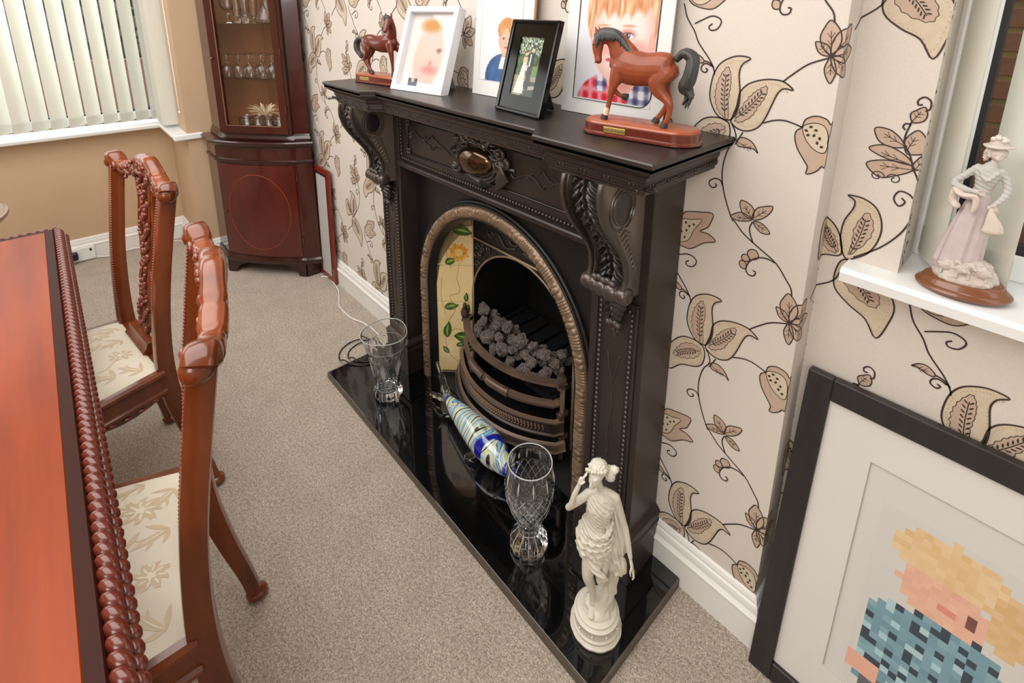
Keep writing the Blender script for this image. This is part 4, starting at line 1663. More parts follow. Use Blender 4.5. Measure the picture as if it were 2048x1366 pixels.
part(b, 'fret_rosettes', mat('worn_fret', (150, 124, 102), .4, metal=.4), par=bas, smooth=60)
rail_('ash_lip', .105, -.018, -.118, .255, [(-.02, -.018), (.004, -.020), (.012, -.012), (.006, -.004), (.004, .012), (-.006, .016)], m_gir)
rail_('ash_skirt', .062, -.004, -.094, .235, [(-.003, -.034), (.003, -.034), (.003, .03), (-.003, .03)], m_soot)
for s in (-1, 1):
    b = B()
    x = -.868 + s * .246
    b.tube([(x, .018, ZH + .008), (x, .018, .30)], .008, 8)
    b.lathe([(.008, .30), (.014, .306), (.010, .315), (.013, .325), (.016, .34), (.012, .352), (.006, .362), (.008, .372), (.001, .382)], 14, (x, .010, 0))
    b.box(x - .011, x + .011, .0, .04, .195, .215, bev=.003)
    b.box(x - .011, x + .011, .0, .04, .11, .13, bev=.003)
    part(b, 'basket_post', m_gir, par=bas, smooth=50)
b = B()
for k in range(7):
    b.tube([(-1.07 + k * .067, .0 - .05 * (1 - abs(k - 3) / 3.2), .262), (-1.07 + k * .067, .28, .262)], .006, 6)
b.box(-1.09, -.645, .0, .30, .235, .255)
part(b, 'basket_floor', m_soot, par=bas)

# coals --------------------------------------------------------
m_coal = mat('ashy_coal', (156, 142, 136), 0.9, spec=.2, noise_=(1.6, (206, 192, 184), (1, 1, 1), .2), bump=(5, 1.0, .25))
t = m_coal.node_tree
rnd = random.Random(5)
g = 'artificial coals in the grate'
meshes = []
for k in range(8):
    b = B()
    b.ball((0, 0, 0), (1, .80, .70), 24, 16)
    sd = k * 7.3
    vs = []
    for p in b.v:
        v_ = Vector(p)
        nn = noise.noise(v_ * 1.4 + Vector((sd, 0, 0))) * .40 + noise.noise(v_ * 3.2 + Vector((0, sd, 0))) * .28 + noise.noise(v_ * 7 + Vector((0, sd, 3))) * .10
        q = v_ * (1 + nn)
        vs.append(tuple(q))
    b.v = vs
    meshes.append(b)
cps = []
for row, (z0, n_) in enumerate(((.300, 26), (.332, 20), (.358, 8))):
    tries = 0
    got = 0
    while got < n_ and tries < 900:
        tries += 1
        x = rnd.uniform(-1.055, -.685)
        s = (x + .868) / .232
        yfront = -.052 + .065 * abs(s) ** 2.2
        yb = yfront + (.155 if row == 0 else .14 if row == 1 else .10)
        y = rnd.uniform(yfront + .014 + row * .012, yb)
        r = rnd.uniform(.020, .030)
        if all((Vector((x, y, z0)) - Vector(c_[:3])).length > .84 * (r + c_[3]) * .92 for c_ in cps):
            cps.append((x, y, z0 + rnd.uniform(-.004, .004), r)); got += 1
for i, (x, y, z, r) in enumerate(cps):
    b0 = meshes[i % 8]
    if i < 8:
        o = b0.build('coal', m_coal, smooth=50)
    else:
        o = bpy.data.objects.new('coal', bpy.data.meshes[meshes[i % 8].me]) if False else bpy.data.objects.new('coal', coal_me[i % 8])
        C.objects.link(o)
    if i == 0:
        coal_me = []
    if i < 8:
        coal_me.append(o.data)
    o.scale = (r * .93, r * .93, r * .93)
    o.location = (x, y, z)
    o.rotation_euler = (rnd.uniform(-.6, .6), rnd.uniform(-.6, .6), rnd.uniform(0, 6))
    tag(o, 'rough grey ashy lump of coal lying in the bow-fronted fire grate', 'coal', g)
# ================================================================ CORNER CABINET
m_mahog = mat('dark_mahogany', (74, 22, 16), 0.24, coat=.5, noise_=(7, (44, 12, 10), (1, 1, .12), .28))
m_mahogd = mat('mahogany_moulding', (48, 16, 14), 0.22, coat=.5)
m_doorv = mat('mahogany_door_veneer', (96, 26, 14), 0.22, coat=.5, noise_=(9, (62, 15, 10), (1, 1, .25), .3))
m_inlay = mat('boxwood_inlay', (168, 76, 34), 0.35)
m_inside = mat('cabinet_lining', (196, 138, 98), 0.5, noise_=(8, (172, 116, 82), (1, 1, .2), .3))
m_brass = mat('dark_brass', (120, 98, 70), 0.3, metal=.9)
m_glass = mat('clear_crystal', (250, 252, 252), 0.01, trans=1.0, ior=1.5)
m_glassg = mat('glass_shelf', (225, 240, 232), 0.02, trans=1.0, ior=1.45)
cab = thing('corner_cabinet', 'dark mahogany corner display cabinet with glazed top and oval inlaid door', 'cabinet', (-2.70, -.2, 0))


def cp(b, name, m, par=cab, **k):
    return b.build(name, m, par, local=False, **k)


P1, P2 = Vector((-2.76, -.405)), Vector((-2.405, -.108))
GY = .040
fd = (P2 - P1).normalized(); fn_ = Vector((fd.y, -fd.x)); FL = (P2 - P1).length


def plan_poly(o, p1=P1, p2=P2, bow=.026, gap=.012):
    """outline of the unit grown outwards by o; walls kept"""
    f = (p2 - p1).normalized(); n = Vector((f.y, -f.x)); L = (p2 - p1).length
    pts = [(XL + gap, -GY), (XL + gap, p1.y - o * .9)]
    pts.append((p1.x - .0 + n.x * o * .2, p1.y - o))
    for k in range(0, 13):
        t = k / 12
        q = p1 + f * (L * t) + n * (o + bow * 4 * t * (1 - t))
        pts.append((q.x, q.y))
    pts.append((p2.x + o, p2.y + o * .3))
    pts.append((p2.x + .036 + o * 1.0, -GY))
    return pts


def slabs(name, levels, m, par=cab, p1=P1, p2=P2, bow=.026, **k):
    """levels: list of (offset, z): a moulded band"""
    b = B()
    rings = [plan_poly(o, p1, p2, bow) for o, z in levels]
    n = len(rings[0])
    for r, (o, z) in zip(rings, levels):
        b.v += [(p[0], p[1], z) for p in r]
    for i in range(len(levels) - 1):
        for j in range(n):
            b.f.append((i * n + j, i * n + (j + 1) % n, (i + 1) * n + (j + 1) % n, (i + 1) * n + j)); b.mi.append(0)
    b.f.append(tuple(range(n))[::-1]); b.mi.append(0)
    b.f.append(tuple((len(levels) - 1) * n + j for j in range(n))); b.mi.append(0)
    return cp(b, name, m, par, **k)


slabs('body', [(0, .112), (0, .742)], m_mahog, smooth=30)
slabs('base_moulding', [(.0, .072), (.014, .076), (.014, .094), (.010, .100), (.004, .112)], m_mahogd, smooth=40)
slabs('frieze_moulding', [(.0, .652), (.008, .656), (.010, .662), (.008, .668), (0, .672)], m_mahogd, smooth=40)
slabs('top_slab', [(.004, .738), (.012, .746), (.024, .752), (.030, .760), (.030, .768), (.024, .774)], m_mahogd, smooth=40)
P1u, P2u = Vector((-2.715, -.365)), Vector((-2.415, -.110))
slabs('upper_plinth', [(.012, .774), (.016, .782), (.012, .792), (.006, .800), (.003, .812)], m_mahogd, p1=P1u, p2=P2u, bow=.0, smooth=40)
# bracket feet
FQ = lambda s, o, z: (P1 + fd * s + fn_ * o, z)


def foot(kind):
    b = B()
    if kind == 'left':
        s0, s1, ss = .0, .11, 1
    elif kind == 'right':
        s0, s1, ss = FL, FL - .11, -1
    prof = [(s0, 0), (s0, .074), (s1 + ss * .02, .074), (s1 + ss * .01, .060), (s1 - ss * .01, .052), (s1 - ss * .03, .050), (s1 - ss * .05, .036), (s1 - ss * .062, .022), (s1 - ss * .066, .0)]
    vs = []
    for o in (.012, -.012):
        for s, z in prof:
            q = P1 + fd * s + fn_ * o
            vs.append((q.x, q.y, z + .001))
    n = len(prof)
    b.add(vs, [tuple(range(n)), tuple(range(2 * n - 1, n - 1, -1))] + [(i, (i + 1) % n + 0, (i + 1) % n + n, i + n) for i in range(n)])
    return cp(b, 'foot', m_mahogd, fix=True)


foot('left'); foot('right')
cp(B().box(P2.x - .02, P2.x + .012, P2.y - .004, -GY, .001, .074), 'foot', m_mahogd)
cp(B().box(XL + .021, P1.x, P1.y - .012, P1.y + .012, .001, .074), 'foot', m_mahogd)
# door (veneered, with oval line)
b = B()
def dfn(u, v):
    t = .03 + .94 * u
    q = P1 + fd * (FL * t) + fn_ * (.004 + .026 * 4 * t * (1 - t))
    return (q.x, q.y, .122 + .520 * v)
b.grid(14, 1, dfn)
door = cp(b, 'door', m_doorv, smooth=180)
b = B()
ov = []
for k in range(60):
    a = 2 * PI * k / 60
    t = .5 + .38 * cos(a)
    q = P1 + fd * (FL * t) + fn_ * (.0048 + .026 * 4 * t * (1 - t))
    ov.append((q.x, q.y, .375 + .215 * sin(a)))
b.tube(ov, .0011, 5, closed=True)
cp(b, 'oval_inlay', m_inlay, door)
b = B(); q = P1 + fd * (.022) + fn_ * .008
b.ball((q.x, q.y, .36), (.006, .006, .012)); b.tube([(q.x, q.y, .372), (q.x + fn_.x * .012, q.y + fn_.y * .012, .37), (q.x, q.y, .345)], .0018, 6)
cp(b, 'door_key', m_brass, door, smooth=60)
for z in (.20, .56):
    q = P1 + fd * (FL - .006) + fn_ * .006
    cp(B().box(-.003, .003, -.003, .003, z, z + .035, mtx=Matrix.Translation((q.x, q.y, 0))), 'hinge', m_brass, door)
# upper case
ufd = (P2u - P1u).normalized(); ufn = Vector((ufd.y, -ufd.x)); UL = (P2u - P1u).length
ZU0, ZU1 = .812, 1.98


def wallslab(b, a, c, th, z0, z1):
    a, c = Vector(a), Vector(c)
    d = (c - a).normalized(); n = Vector((d.y, -d.x)) * th
    b.prism([(a.x, a.y), (c.x, c.y), (c.x - n.x, c.y - n.y), (a.x - n.x, a.y - n.y)], z0, z1, 'z')


b = B(); wallslab(b, P2u, (P2u.x + .036, -GY), .012, ZU0, ZU1); b_ = cp(b, 'side_panel', m_mahog)
b = B(); wallslab(b, (XL + .012, P1u.y), P1u, .012, ZU0, ZU1); cp(b, 'side_panel', m_mahog)
b = B().box(XL + .012, XL + .020, P1u.y + .012, -GY, ZU0, ZU1).box(XL + .02, P2u.x - .012, -GY - .008, -GY, ZU0, ZU1)
cp(b, 'back_lining', m_inside)
b = B().box(XL + .020, P2u.x - .013, -.40, -.021, ZU0 - .0, ZU0 + .006)
slabs('cabinet_floor', [(-.014, .813), (-.014, .822)], m_inside, p1=P1u, p2=P2u, bow=0)
slabs('cornice', [(.0, ZU1), (.03, ZU1 + .02), (.04, ZU1 + .05)], m_mahogd, p1=P1u, p2=P2u, bow=0)
ud = B()


def ubar(b, s0, s1, z0, z1, o0=-.002, o1=.020):
    q = [P1u + ufd * s0 + ufn * o0, P1u + ufd * s1 + ufn * o0, P1u + ufd * s1 + ufn * o1, P1u + ufd * s0 + ufn * o1]
    b.prism([(p.x, p.y) for p in q[::-1]], z0, z1, 'z')


ubar(ud, 0, .040, ZU0 + .002, ZU1 - .004); ubar(ud, UL - .050, UL - .012, ZU0 + .002, ZU1 - .004)
ubar(ud, .040, UL - .050, ZU0 + .002, ZU0 + .040); ubar(ud, .040, UL - .050, ZU1 - .05, ZU1 - .004)
udo = cp(ud, 'glazed_door', m_mahog, fix=True)
b = B(); ubar(b, .040, UL - .050, ZU0 + .040, ZU0 + .0425, .018, .022); ubar(b, .0395, .0415, ZU0 + .04, ZU1 - .05, .016, .0215)
cp(b, 'glazing_bead', mat('pale_bead', (150, 110, 90), .3), udo)
b = B(); ubar(b, .038, UL - .048, ZU0 + .038, ZU1 - .048, .006, .009)
cp(b, 'pane', m_pane, udo)
b = B(); ubar(b, UL - .011, UL + .006, ZU0, ZU1, -.002, .018)
cp(b, 'corner_post', m_mahogd)
for z in (.93, 1.22, 1.6):
    b = B(); ubar(b, UL - .014, UL - .008, z, z + .035, .018, .024); cp(b, 'hinge', m_brass, udo)
b = B(); q = P1u + ufd * .012 + ufn * .026; b.ball((q.x, q.y, 1.20), .006); cp(b, 'door_knob', m_brass, udo, smooth=60)
SH = (1.098, 1.372, 1.66)
for z in SH:
    slabs('glass_shelf', [(-.016, z - .005), (-.016, z)], m_glassg, p1=P1u, p2=P2u, bow=0)


# ---- glassware -------------------------------------------------
def lathe_thing(name, label, cat, loc, parts, group=None, rz=0):
    r = thing(name, label, cat, loc, rz, group)
    for pn, b, m in parts:
        b.build(pn, m, r, smooth=60)
    return r


def flute(n, amp):
    return lambda a, z: 1 + amp * cos(n * a)


def inv_wine():
    bowl = B().lathe([(.0275, .0), (.0275, .0), (.031, .02), (.031, .04), (.026, .056), (.012, .066), (.005, .070), (.004, .068), (.010, .063), (.023, .053), (.028, .04), (.028, .02), (.0255, .001), (.0275, 0)], 20, rfn=flute(10, .025), close=False)
    stem = B().lathe([(.001, .066), (.006, .070), (.0038, .082), (.0034, .100), (.006, .113), (.030, .1165), (.031, .118), (.001, .119)], 18)
    return [('bowl', bowl, m_glass), ('stem', stem, m_glass)]


def up(s, o, z):
    q = P1u + ufd * s - ufn * o
    return (q.x, q.y, z)


g1 = None
G = 'upturned wine glasses on the lower glass shelf'
for k, (s, o) in enumerate(((.040, .045), (.102, .050), (.164, .045), (.226, .05), (.288, .045), (.125, .125), (.188, .135), (.250, .125), (.300, .115), (.352, .05))):
    lab = 'clear cut wine glass standing upside down on the lower glass shelf of the cabinet'
    if g1 is None:
        g1 = lathe_thing('wine_glass', lab, 'glass', up(s, o, SH[0] + .001), inv_wine(), G)
    else:
        dup(g1, up(s, o, SH[0] + .001))
g2 = None
for k, (s, o) in enumerate(((.105, .045), (.165, .05), (.228, .045), (.288, .05), (.075, .10), (.135, .115), (.195, .12), (.255, .115))):
    lab = 'short cut crystal tumbler on the floor of the cabinet behind glass'
    if g2 is None:
        tb = B().lathe([(.027, 0), (.029, .004), (.032, .06), (.0335, .062), (.031, .061), (.0285, .012), (.001, .010)], 20, rfn=lambda a, z: 1 + .03 * cos(12 * a + z * 120))
        tb.f.append(tuple(range(20))[::-1]); tb.mi.append(0)
        g2 = lathe_thing('crystal_tumbler', lab, 'glass', up(s, o, .823), [('body', tb, m_glass)], 'crystal tumblers on the cabinet floor')
    else:
        dup(g2, up(s, o, .823))
# dried flower spray laid on the tumblers
fl = thing('dried_flowers', 'dried straw-coloured flower spray lying over the crystal tumblers', 'flowers', up(.20, .075, .888), math.atan2(ufd.y, ufd.x))
m_straw = mat('dried_straw', (206, 184, 146), 0.8)
rnd = random.Random(3)
b = B()
for k in range(90):
    a = rnd.uniform(0, 2 * PI); L = rnd.uniform(.04, .11); h = rnd.uniform(.004, .065)
    p = Vector((cos(a) * L, sin(a) * L * .42, h))
    b.tube(smooth_path([(0, 0, .004), p * .5 + Vector((0, 0, .012)), p], 3), [.0012] * 6 + [.0003], 4)
b.build('stems', m_straw, fl)
b = B()
for k in range(9):
    a = k * .7
    d = Vector((cos(a), sin(a) * .45, .5 + .3 * (k % 2))).normalized()
    b.add([(0, 0, .01), tuple(d * .04 + Vector((.009, 0, .01))), tuple(d * .075 + Vector((0, 0, .012))), tuple(d * .04 + Vector((-.009, 0, .016)))], [(0, 1, 2, 3)])
b.build('petals', mat('pale_petal', (230, 216, 188), .8), fl)
# upper shelf: goblet, tall glasses, decanter, second goblet
gob = lathe_thing('goblet', 'stemmed crystal goblet at the left end of the upper glass shelf', 'glass', up(.075, .05, SH[1] + .001), [
    ('stem', B().lathe([(.028, 0), (.029, .003), (.008, .008), (.005, .02), (.009, .035), (.005, .048), (.008, .056)], 20), m_glass),
    ('bowl', B().lathe([(.008, .056), (.026, .070), (.034, .095), (.034, .14), (.032, .14), (.031, .096), (.022, .074), (.001, .064)], 22, rfn=flute(12, .02)), m_glass)])
dup(gob, up(.315, .04, SH[1] + .001), label='stemmed crystal goblet to the right of the decanter on the upper shelf')
tg = None
for s, o in ((.125, .050), (.172, .048), (.130, .102), (.168, .125)):
    if tg is None:
        tg = lathe_thing('tall_glass', 'tall slim crystal glass between goblet and decanter on the upper shelf', 'glass', up(s, o, SH[1] + .001), [('body', B().lathe([(.018, 0), (.020, .004), (.016, .03), (.024, .13), (.0225, .13), (.014, .035), (.001, .03)], 18, rfn=flute(9, .04)), m_glass)], 'tall glasses on the upper shelf')
    else:
        dup(tg, up(s, o, SH[1] + .001))
dec = lathe_thing('decanter', 'broad-based cut crystal decanter on the upper glass shelf', 'decanter', up(.245, .115, SH[1] + .001), [
    ('body', B().lathe([(.055, 0), (.062, .006), (.060, .02), (.040, .055), (.018, .09), (.014, .14), (.020, .15), (.016, .15), (.010, .14), (.014, .09), (.036, .05), (.052, .02), (.001, .012)], 26, rfn=flute(18, .015)), m_glass),
    ('stopper', B().lathe([(.009, .135), (.009, .152), (.016, .165), (.018, .18), (.001, .195)], 16), m_glass)])

# red framed picture leaning behind the cabinet
rf = thing('framed_picture', 'red-brown framed picture leaning on the wall beside the corner cabinet', 'picture', (-2.235, -.031, .001))
m_redf = mat('red_wood_frame', (122, 38, 24), 0.3, coat=.4)
lean = Matrix.Rotation(-.012, 4, 'X')
def leanf(b):
    return b.xf(lean)
RW, RH = .170, .64
for (x0, x1, z0, z1) in ((0, .030, 0, RH), (-RW, -RW + .030, 0, RH), (-RW + .03, 0, 0, .03), (-RW + .03, 0, RH - .03, RH)):
    leanf(B().box(x0, x1 if x1 <= .03 else x1, -.0072, .0072, z0, z1, bev=.002)).build('frame_side', m_redf, rf)
leanf(B().box(-RW + .03, 0, -.004, .006, .03, RH - .03)).build('mount', mat('grey_mount', (186, 186, 184), .6), rf)
leanf(B().box(-RW + .03, -RW + .036, -.0070, -.004, .03, RH - .03).box(-.008, 0, -.0070, -.004, .03, RH - .03).box(-RW + .03, 0, -.0070, -.004, RH - .04, RH - .03)).build('inner_lip', m_rubber, rf)

# socket, plug and leads ------------------------------------------------
so = thing('wall_socket', 'white double socket on the bay skirting board', 'socket', (XB + .022, -1.03, .05))
B().box(XB + .022, XB + .034, -1.12, -.96, .008, .088, bev=.003).build('face_plate', m_upvc, so, local=False)
B().box(XB + .034, XB + .0365, -.985, -.975, .062, .076).build('switch', m_rubber, so, local=False)
pl = thing('mains_plug', 'black three-pin plug in the white double socket', 'plug', (XB + .055, -1.06, .05))
B().box(XB + .036, XB + .068, -1.085, -1.04, .030, .075, bev=.006).build('plug_body', m_rubber, pl, local=False)
pth = smooth_path([(XB + .045, -.96, .02), (XB + .05, -.90, .006), (XB + .06, -.80, .02), (XB + .06, -.70, .006), (XB + .08, -.56, .006), (XB + .20, -.53, .006), (-3.05, -.54, .006), (-2.93, -.53, .006), (-2.90, -.50, .02), (-2.86, -.44, .03), (-2.84, -.42, .01)], 6)
tag(B().tube(pth, .0032, 6).build('white_cable', m_upvc, smooth=60), 'white cable running from the socket along the bay skirting to the cabinet', 'cable')
pth = smooth_path([(-2.335, -.060, .006), (-2.30, -.035, .005), (-2.15, -.05, .005), (-2.05, -.09, .005), (-1.98, -.115, .005), (-1.86, -.115, .005), (-1.78, -.09, .005), (-1.70, -.085, .005), (-1.62, -.085, .005), (-1.57, -.09, .012), (-1.54, -.06, .05)], 7)
tag(B().tube(pth, .0034, 6).build('white_cable', m_upvc, smooth=60), 'white cable lying on the carpet between cabinet and fireplace', 'cable')
b = B()
for r, cx, cy in ((.088, -1.572, -.205), (.070, -1.562, -.19)):
    b.tube(smooth_path([(cx + r * 1.25 * cos(a), cy + r * sin(a), .032 + .004 * sin(3 * a) - .026 * (cos(a) < .2)) for a in [2 * PI * k / 14 for k in range(14)]], 5, True), .0028, 6, closed=True)
tag(b.build('black_cable', m_rubber, smooth=60), 'thin black cable coiled on the carpet behind the tumbler-shaped vase', 'cable')
# ================================================================ MANTEL SHELF ITEMS
m_print = mat_print('photo_print', .35, .3)
m_printm = mat_print('photo_print_matt', .5)
m_wframe = mat('white_lacquer_frame', (226, 226, 229), 0.25, coat=.3)
m_bframe = mat('black_gloss_frame', (10, 10, 9), 0.10, spec=.3)
m_paperw = mat('white_card', (222, 222, 221), 0.6)


def ell(u, v, cx, cy, rx, ry):
    return ((u - cx) / rx) ** 2 + ((v - cy) / ry) ** 2


def mixc(a, b, t):
    t = max(0, min(1, t))
    return tuple(a[i] + (b[i] - a[i]) * t for i in range(3))


def nz(u, v, s, k=0):
    return noise.noise(Vector((u * s, v * s, k)))


def leanroot(name, label, cat, x, y, rz, lean):
    r = thing(name, label, cat, (x, y, MT + .001), rz)
    r.rotation_euler = (0, 0, rz)
    return r, Matrix.Rotation(-lean, 4, 'X')


# --- white box frame with blurred portrait
cx, cy = (-1.196 - .975) / 2, (-.21 - .17) / 2
wf, L_ = leanroot('photo_frame', 'white box photo frame holding a blurred portrait of a child', 'picture', cx, cy, .18, .336)
w, h, d, fr_ = .226, .272, .034, .018
for (x0, x1, z0, z1) in ((-w / 2, -w / 2 + fr_, 0, h), (w / 2 - fr_, w / 2, 0, h), (-w / 2 + fr_, w / 2 - fr_, 0, fr_), (-w / 2 + fr_, w / 2 - fr_, h - fr_, h)):
    B().box(x0, x1, 0, d, z0, z1, bev=.0015).xf(L_).build('frame_side', m_wframe, wf)
B().box(-w / 2 + fr_, w / 2 - fr_, .022, d - .001, fr_, h - fr_).xf(L_).build('backing', m_paperw, wf)


def blur(u, v):
    bg = mixc((226, 222, 214), (214, 212, 212), v)
    c = bg
    t = ell(u, v, .52, .40, .43, .50)
    c = mixc((222, 190, 180), bg, (t - .75) * 2.2)
    if t < 1:
        c = mixc(c, (208, 168, 160), max(0, .5 - v) * 1.0)
    hz = ell(u, v, .46, .88, .36, .12)
    c = mixc((190, 134, 74), c, (hz - .15) * .9)
    e = ell(u, v, .80, .50, .10, .045)
    c = mixc((104, 74, 70), c, e)
    e = ell(u, v, .62, .20, .30, .09)
    c = mixc((196, 136, 134), c, e)
    e = ell(u, v, .62, .31, .07, .05)
    c = mixc((184, 138, 132), c, e)
    return c


po = photo('blurred_portrait', .150, .205, 22, 32, blur, wf, m_printm)
po.matrix_local = L_ @ Matrix.Translation((.002, .021, .036))
sk_ = photo('portrait_neck', .040, .024, 8, 5, lambda u, v: mixc((60, 66, 70), (220, 200, 190), 1 - abs(u - .5) * 3) if v > .4 else (86, 100, 116), wf, m_printm)
sk_.matrix_local = L_ @ Matrix.Translation((-.040, .0208, .022))
B().box(-w / 2 + fr_, w / 2 - fr_, .012, .0135, fr_, h - fr_).xf(L_).build('pane', m_pane, wf)
tq = L_ @ Vector((0, d, .16))
B().add([(-.05, tq.y + .001, tq.z), (.05, tq.y + .001, tq.z), (.04, .140, .001), (-.04, .140, .001), (-.05, tq.y + .004, tq.z), (.05, tq.y + .004, tq.z), (.04, .143, .001), (-.04, .143, .001)], [(0, 1, 2, 3), (7, 6, 5, 4), (0, 4, 5, 1), (1, 5, 6, 2), (2, 6, 7, 3), (3, 7, 4, 0)]).build('easel_leg', m_paperw, wf)

# --- black glossy frame with wedding picture
bf, L_ = leanroot('photo_frame', 'glossy black photo frame with a wedding couple under trees', 'picture', -.632, -.182, -.09, .26)
w, h, d, fr_ = .176, .232, .012, .040
outer = [(-w / 2, 0), (w / 2, 0), (w / 2, h), (-w / 2, h)]
b = B()
ix0, ix1, iz0, iz1 = -.044, .044, .046, .190
for (x0, x1, z0, z1) in ((-w / 2, ix0, 0, h), (ix1, w / 2, 0, h), (ix0, ix1, 0, iz0), (ix0, ix1, iz1, h)):
    b.box(x0, x1, 0, d, z0, z1)
b.xf(L_).build('frame_face', m_bframe, bf)
b = B()
frame_bar(b, -w / 2, w / 2, 0, h, .001, .010, .006)
b.xf(L_).build('frame_lip', m_bframe, bf)


def wed(u, v):
    n1 = nz(u, v, 9); n2 = nz(u, v, 24, 3)
    c = mixc((28, 44, 24), (96, 120, 66), n1 * .9 + .45 + n2 * .5)
    if v > .70 and n2 > .12:
        c = mixc(c, (214, 226, 222), .75)
    if v < .34:
        c = mixc((124, 112, 96), (156, 144, 128), n2 + .5)
    if v < .26 and u > .42:
        c = mixc((48, 60, 40), (150, 150, 140), (abs(v - .12 - .10 * (u - .5)) < .03) * 1.0)
    if .70 < u < .92 and .34 < v < .52:
        c = (92, 122, 52)
    # groom
    if abs(u - .60 - .02 * v) < .10 and .10 < v < .74:
        c = mixc((34, 36, 42), (70, 72, 78), n2 + .3)
        if .50 < v < .72 and abs(u - .56) < .025:
            c = (220, 220, 222)
    if ell(u, v, .62, .80, .05, .045) < 1:
        c = (214, 172, 146)
    if ell(u, v, .62, .84, .055, .03) < 1:
        c = (66, 46, 34)
    # bride
    wd = .07 + max(0, .5 - v) * .30
    if abs(u - .34 + (.5 - v) * .10) < wd and .04 < v < .60:
        c = mixc((222, 212, 200), (184, 172, 160), abs(n2) * 1.6)
    if abs(u - .35) < .09 and .56 < v < .66:
        c = (206, 168, 140)
    if ell(u, v, .36, .72, .05, .045) < 1:
        c = (218, 178, 150)
    if ell(u, v, .35, .75, .055, .035) < 1 and v > .73:
        c = (122, 84, 54)
    if abs(u - .47) < .03 and abs(v - .47) < .05:
        c = (236, 232, 228)
    return c


po = photo('wedding_photo', .088, .144, 44, 72, wed, bf, m_print)
po.matrix_local = L_ @ Matrix.Translation((0, .004, iz0))
tq = L_ @ Vector((0, d, .14))
B().add([(-.03, tq.y + .001, tq.z), (.03, tq.y + .001, tq.z), (.025, .100, .001), (-.025, .100, .001), (-.03, tq.y + .004, tq.z), (.03, tq.y + .004, tq.z), (.025, .103, .001), (-.025, .103, .001)], [(0, 1, 2, 3), (7, 6, 5, 4), (0, 4, 5, 1), (1, 5, 6, 2), (2, 6, 7, 3), (3, 7, 4, 0)]).build('easel_leg', m_bframe, bf)


def boy_blue(u, v):
    c = mixc((224, 226, 230), (214, 216, 222), v)
    if ell(u, v, .62, .05, .46, .30) < 1:
        c = mixc((52, 84, 134), (72, 106, 158), nz(u, v, 7) + .5)
    if abs(u - .64 + .4 * (.3 - v)) < .09 and .16 < v < .34:
        c = (232, 232, 236)
    if abs(u - .66) < .10 and .30 < v < .40:
        c = (216, 166, 144)
    if ell(u, v, .66, .52, .20, .19) < 1:
        c = mixc((228, 178, 156), (206, 146, 122), max(0, (.5 - u) * 3 + .2))
    if ell(u, v, .66, .63, .23, .15) < 1 and (v > .60 + .05 * sin(u * 22) or ell(u, v, .66, .56, .19, .16) > 1):
        c = mixc((184, 126, 72), (214, 164, 108), nz(u, v * .3, 30) + .5)
    for ex in (.58, .74):
        if ell(u, v, ex, .53, .030, .014) < 1:
            c = (74, 54, 50)
    if ell(u, v, .66, .42, .06, .014) < 1:
        c = (186, 92, 88)
    if ell(u, v, .655, .475, .025, .012) < 1:
        c = (200, 140, 120)
    return c


# --- white mounted portrait of a boy in blue
p1 = thing('mounted_portrait', 'white mounted portrait of a small boy in a blue jacket', 'picture', (-.842, -.058, MT + .001), .02)
L_ = Matrix.Rotation(-.085, 4, 'X')
B().box(-.119, .119, 0, .003, 0, .360).xf(L_).build('mount', m_paperw, p1)
B().box(.1195, .124, .0015, .006, 0, .360).box(-.119, .1195, .0035, .006, 0, .36).xf(L_).build('backing_board', mat('brown_board', (168, 120, 80), .7), p1)
po = photo('portrait_photo', .168, .232, 60, 84, boy_blue, p1, m_printm)
po.matrix_local = L_ @ Matrix.Translation((-.006, -.0006, .046))
b = B(); frame_bar(b, -.092, .080, .044, .280, .0002, .0008, .0006)
b.xf(L_).build('printed_border', mat('grey_line', (150, 156, 166), .6), p1)


def sst(a, b, x):
    t = max(0., min(1., (x - a) / (b - a)))
    return t * t * (3 - 2 * t)


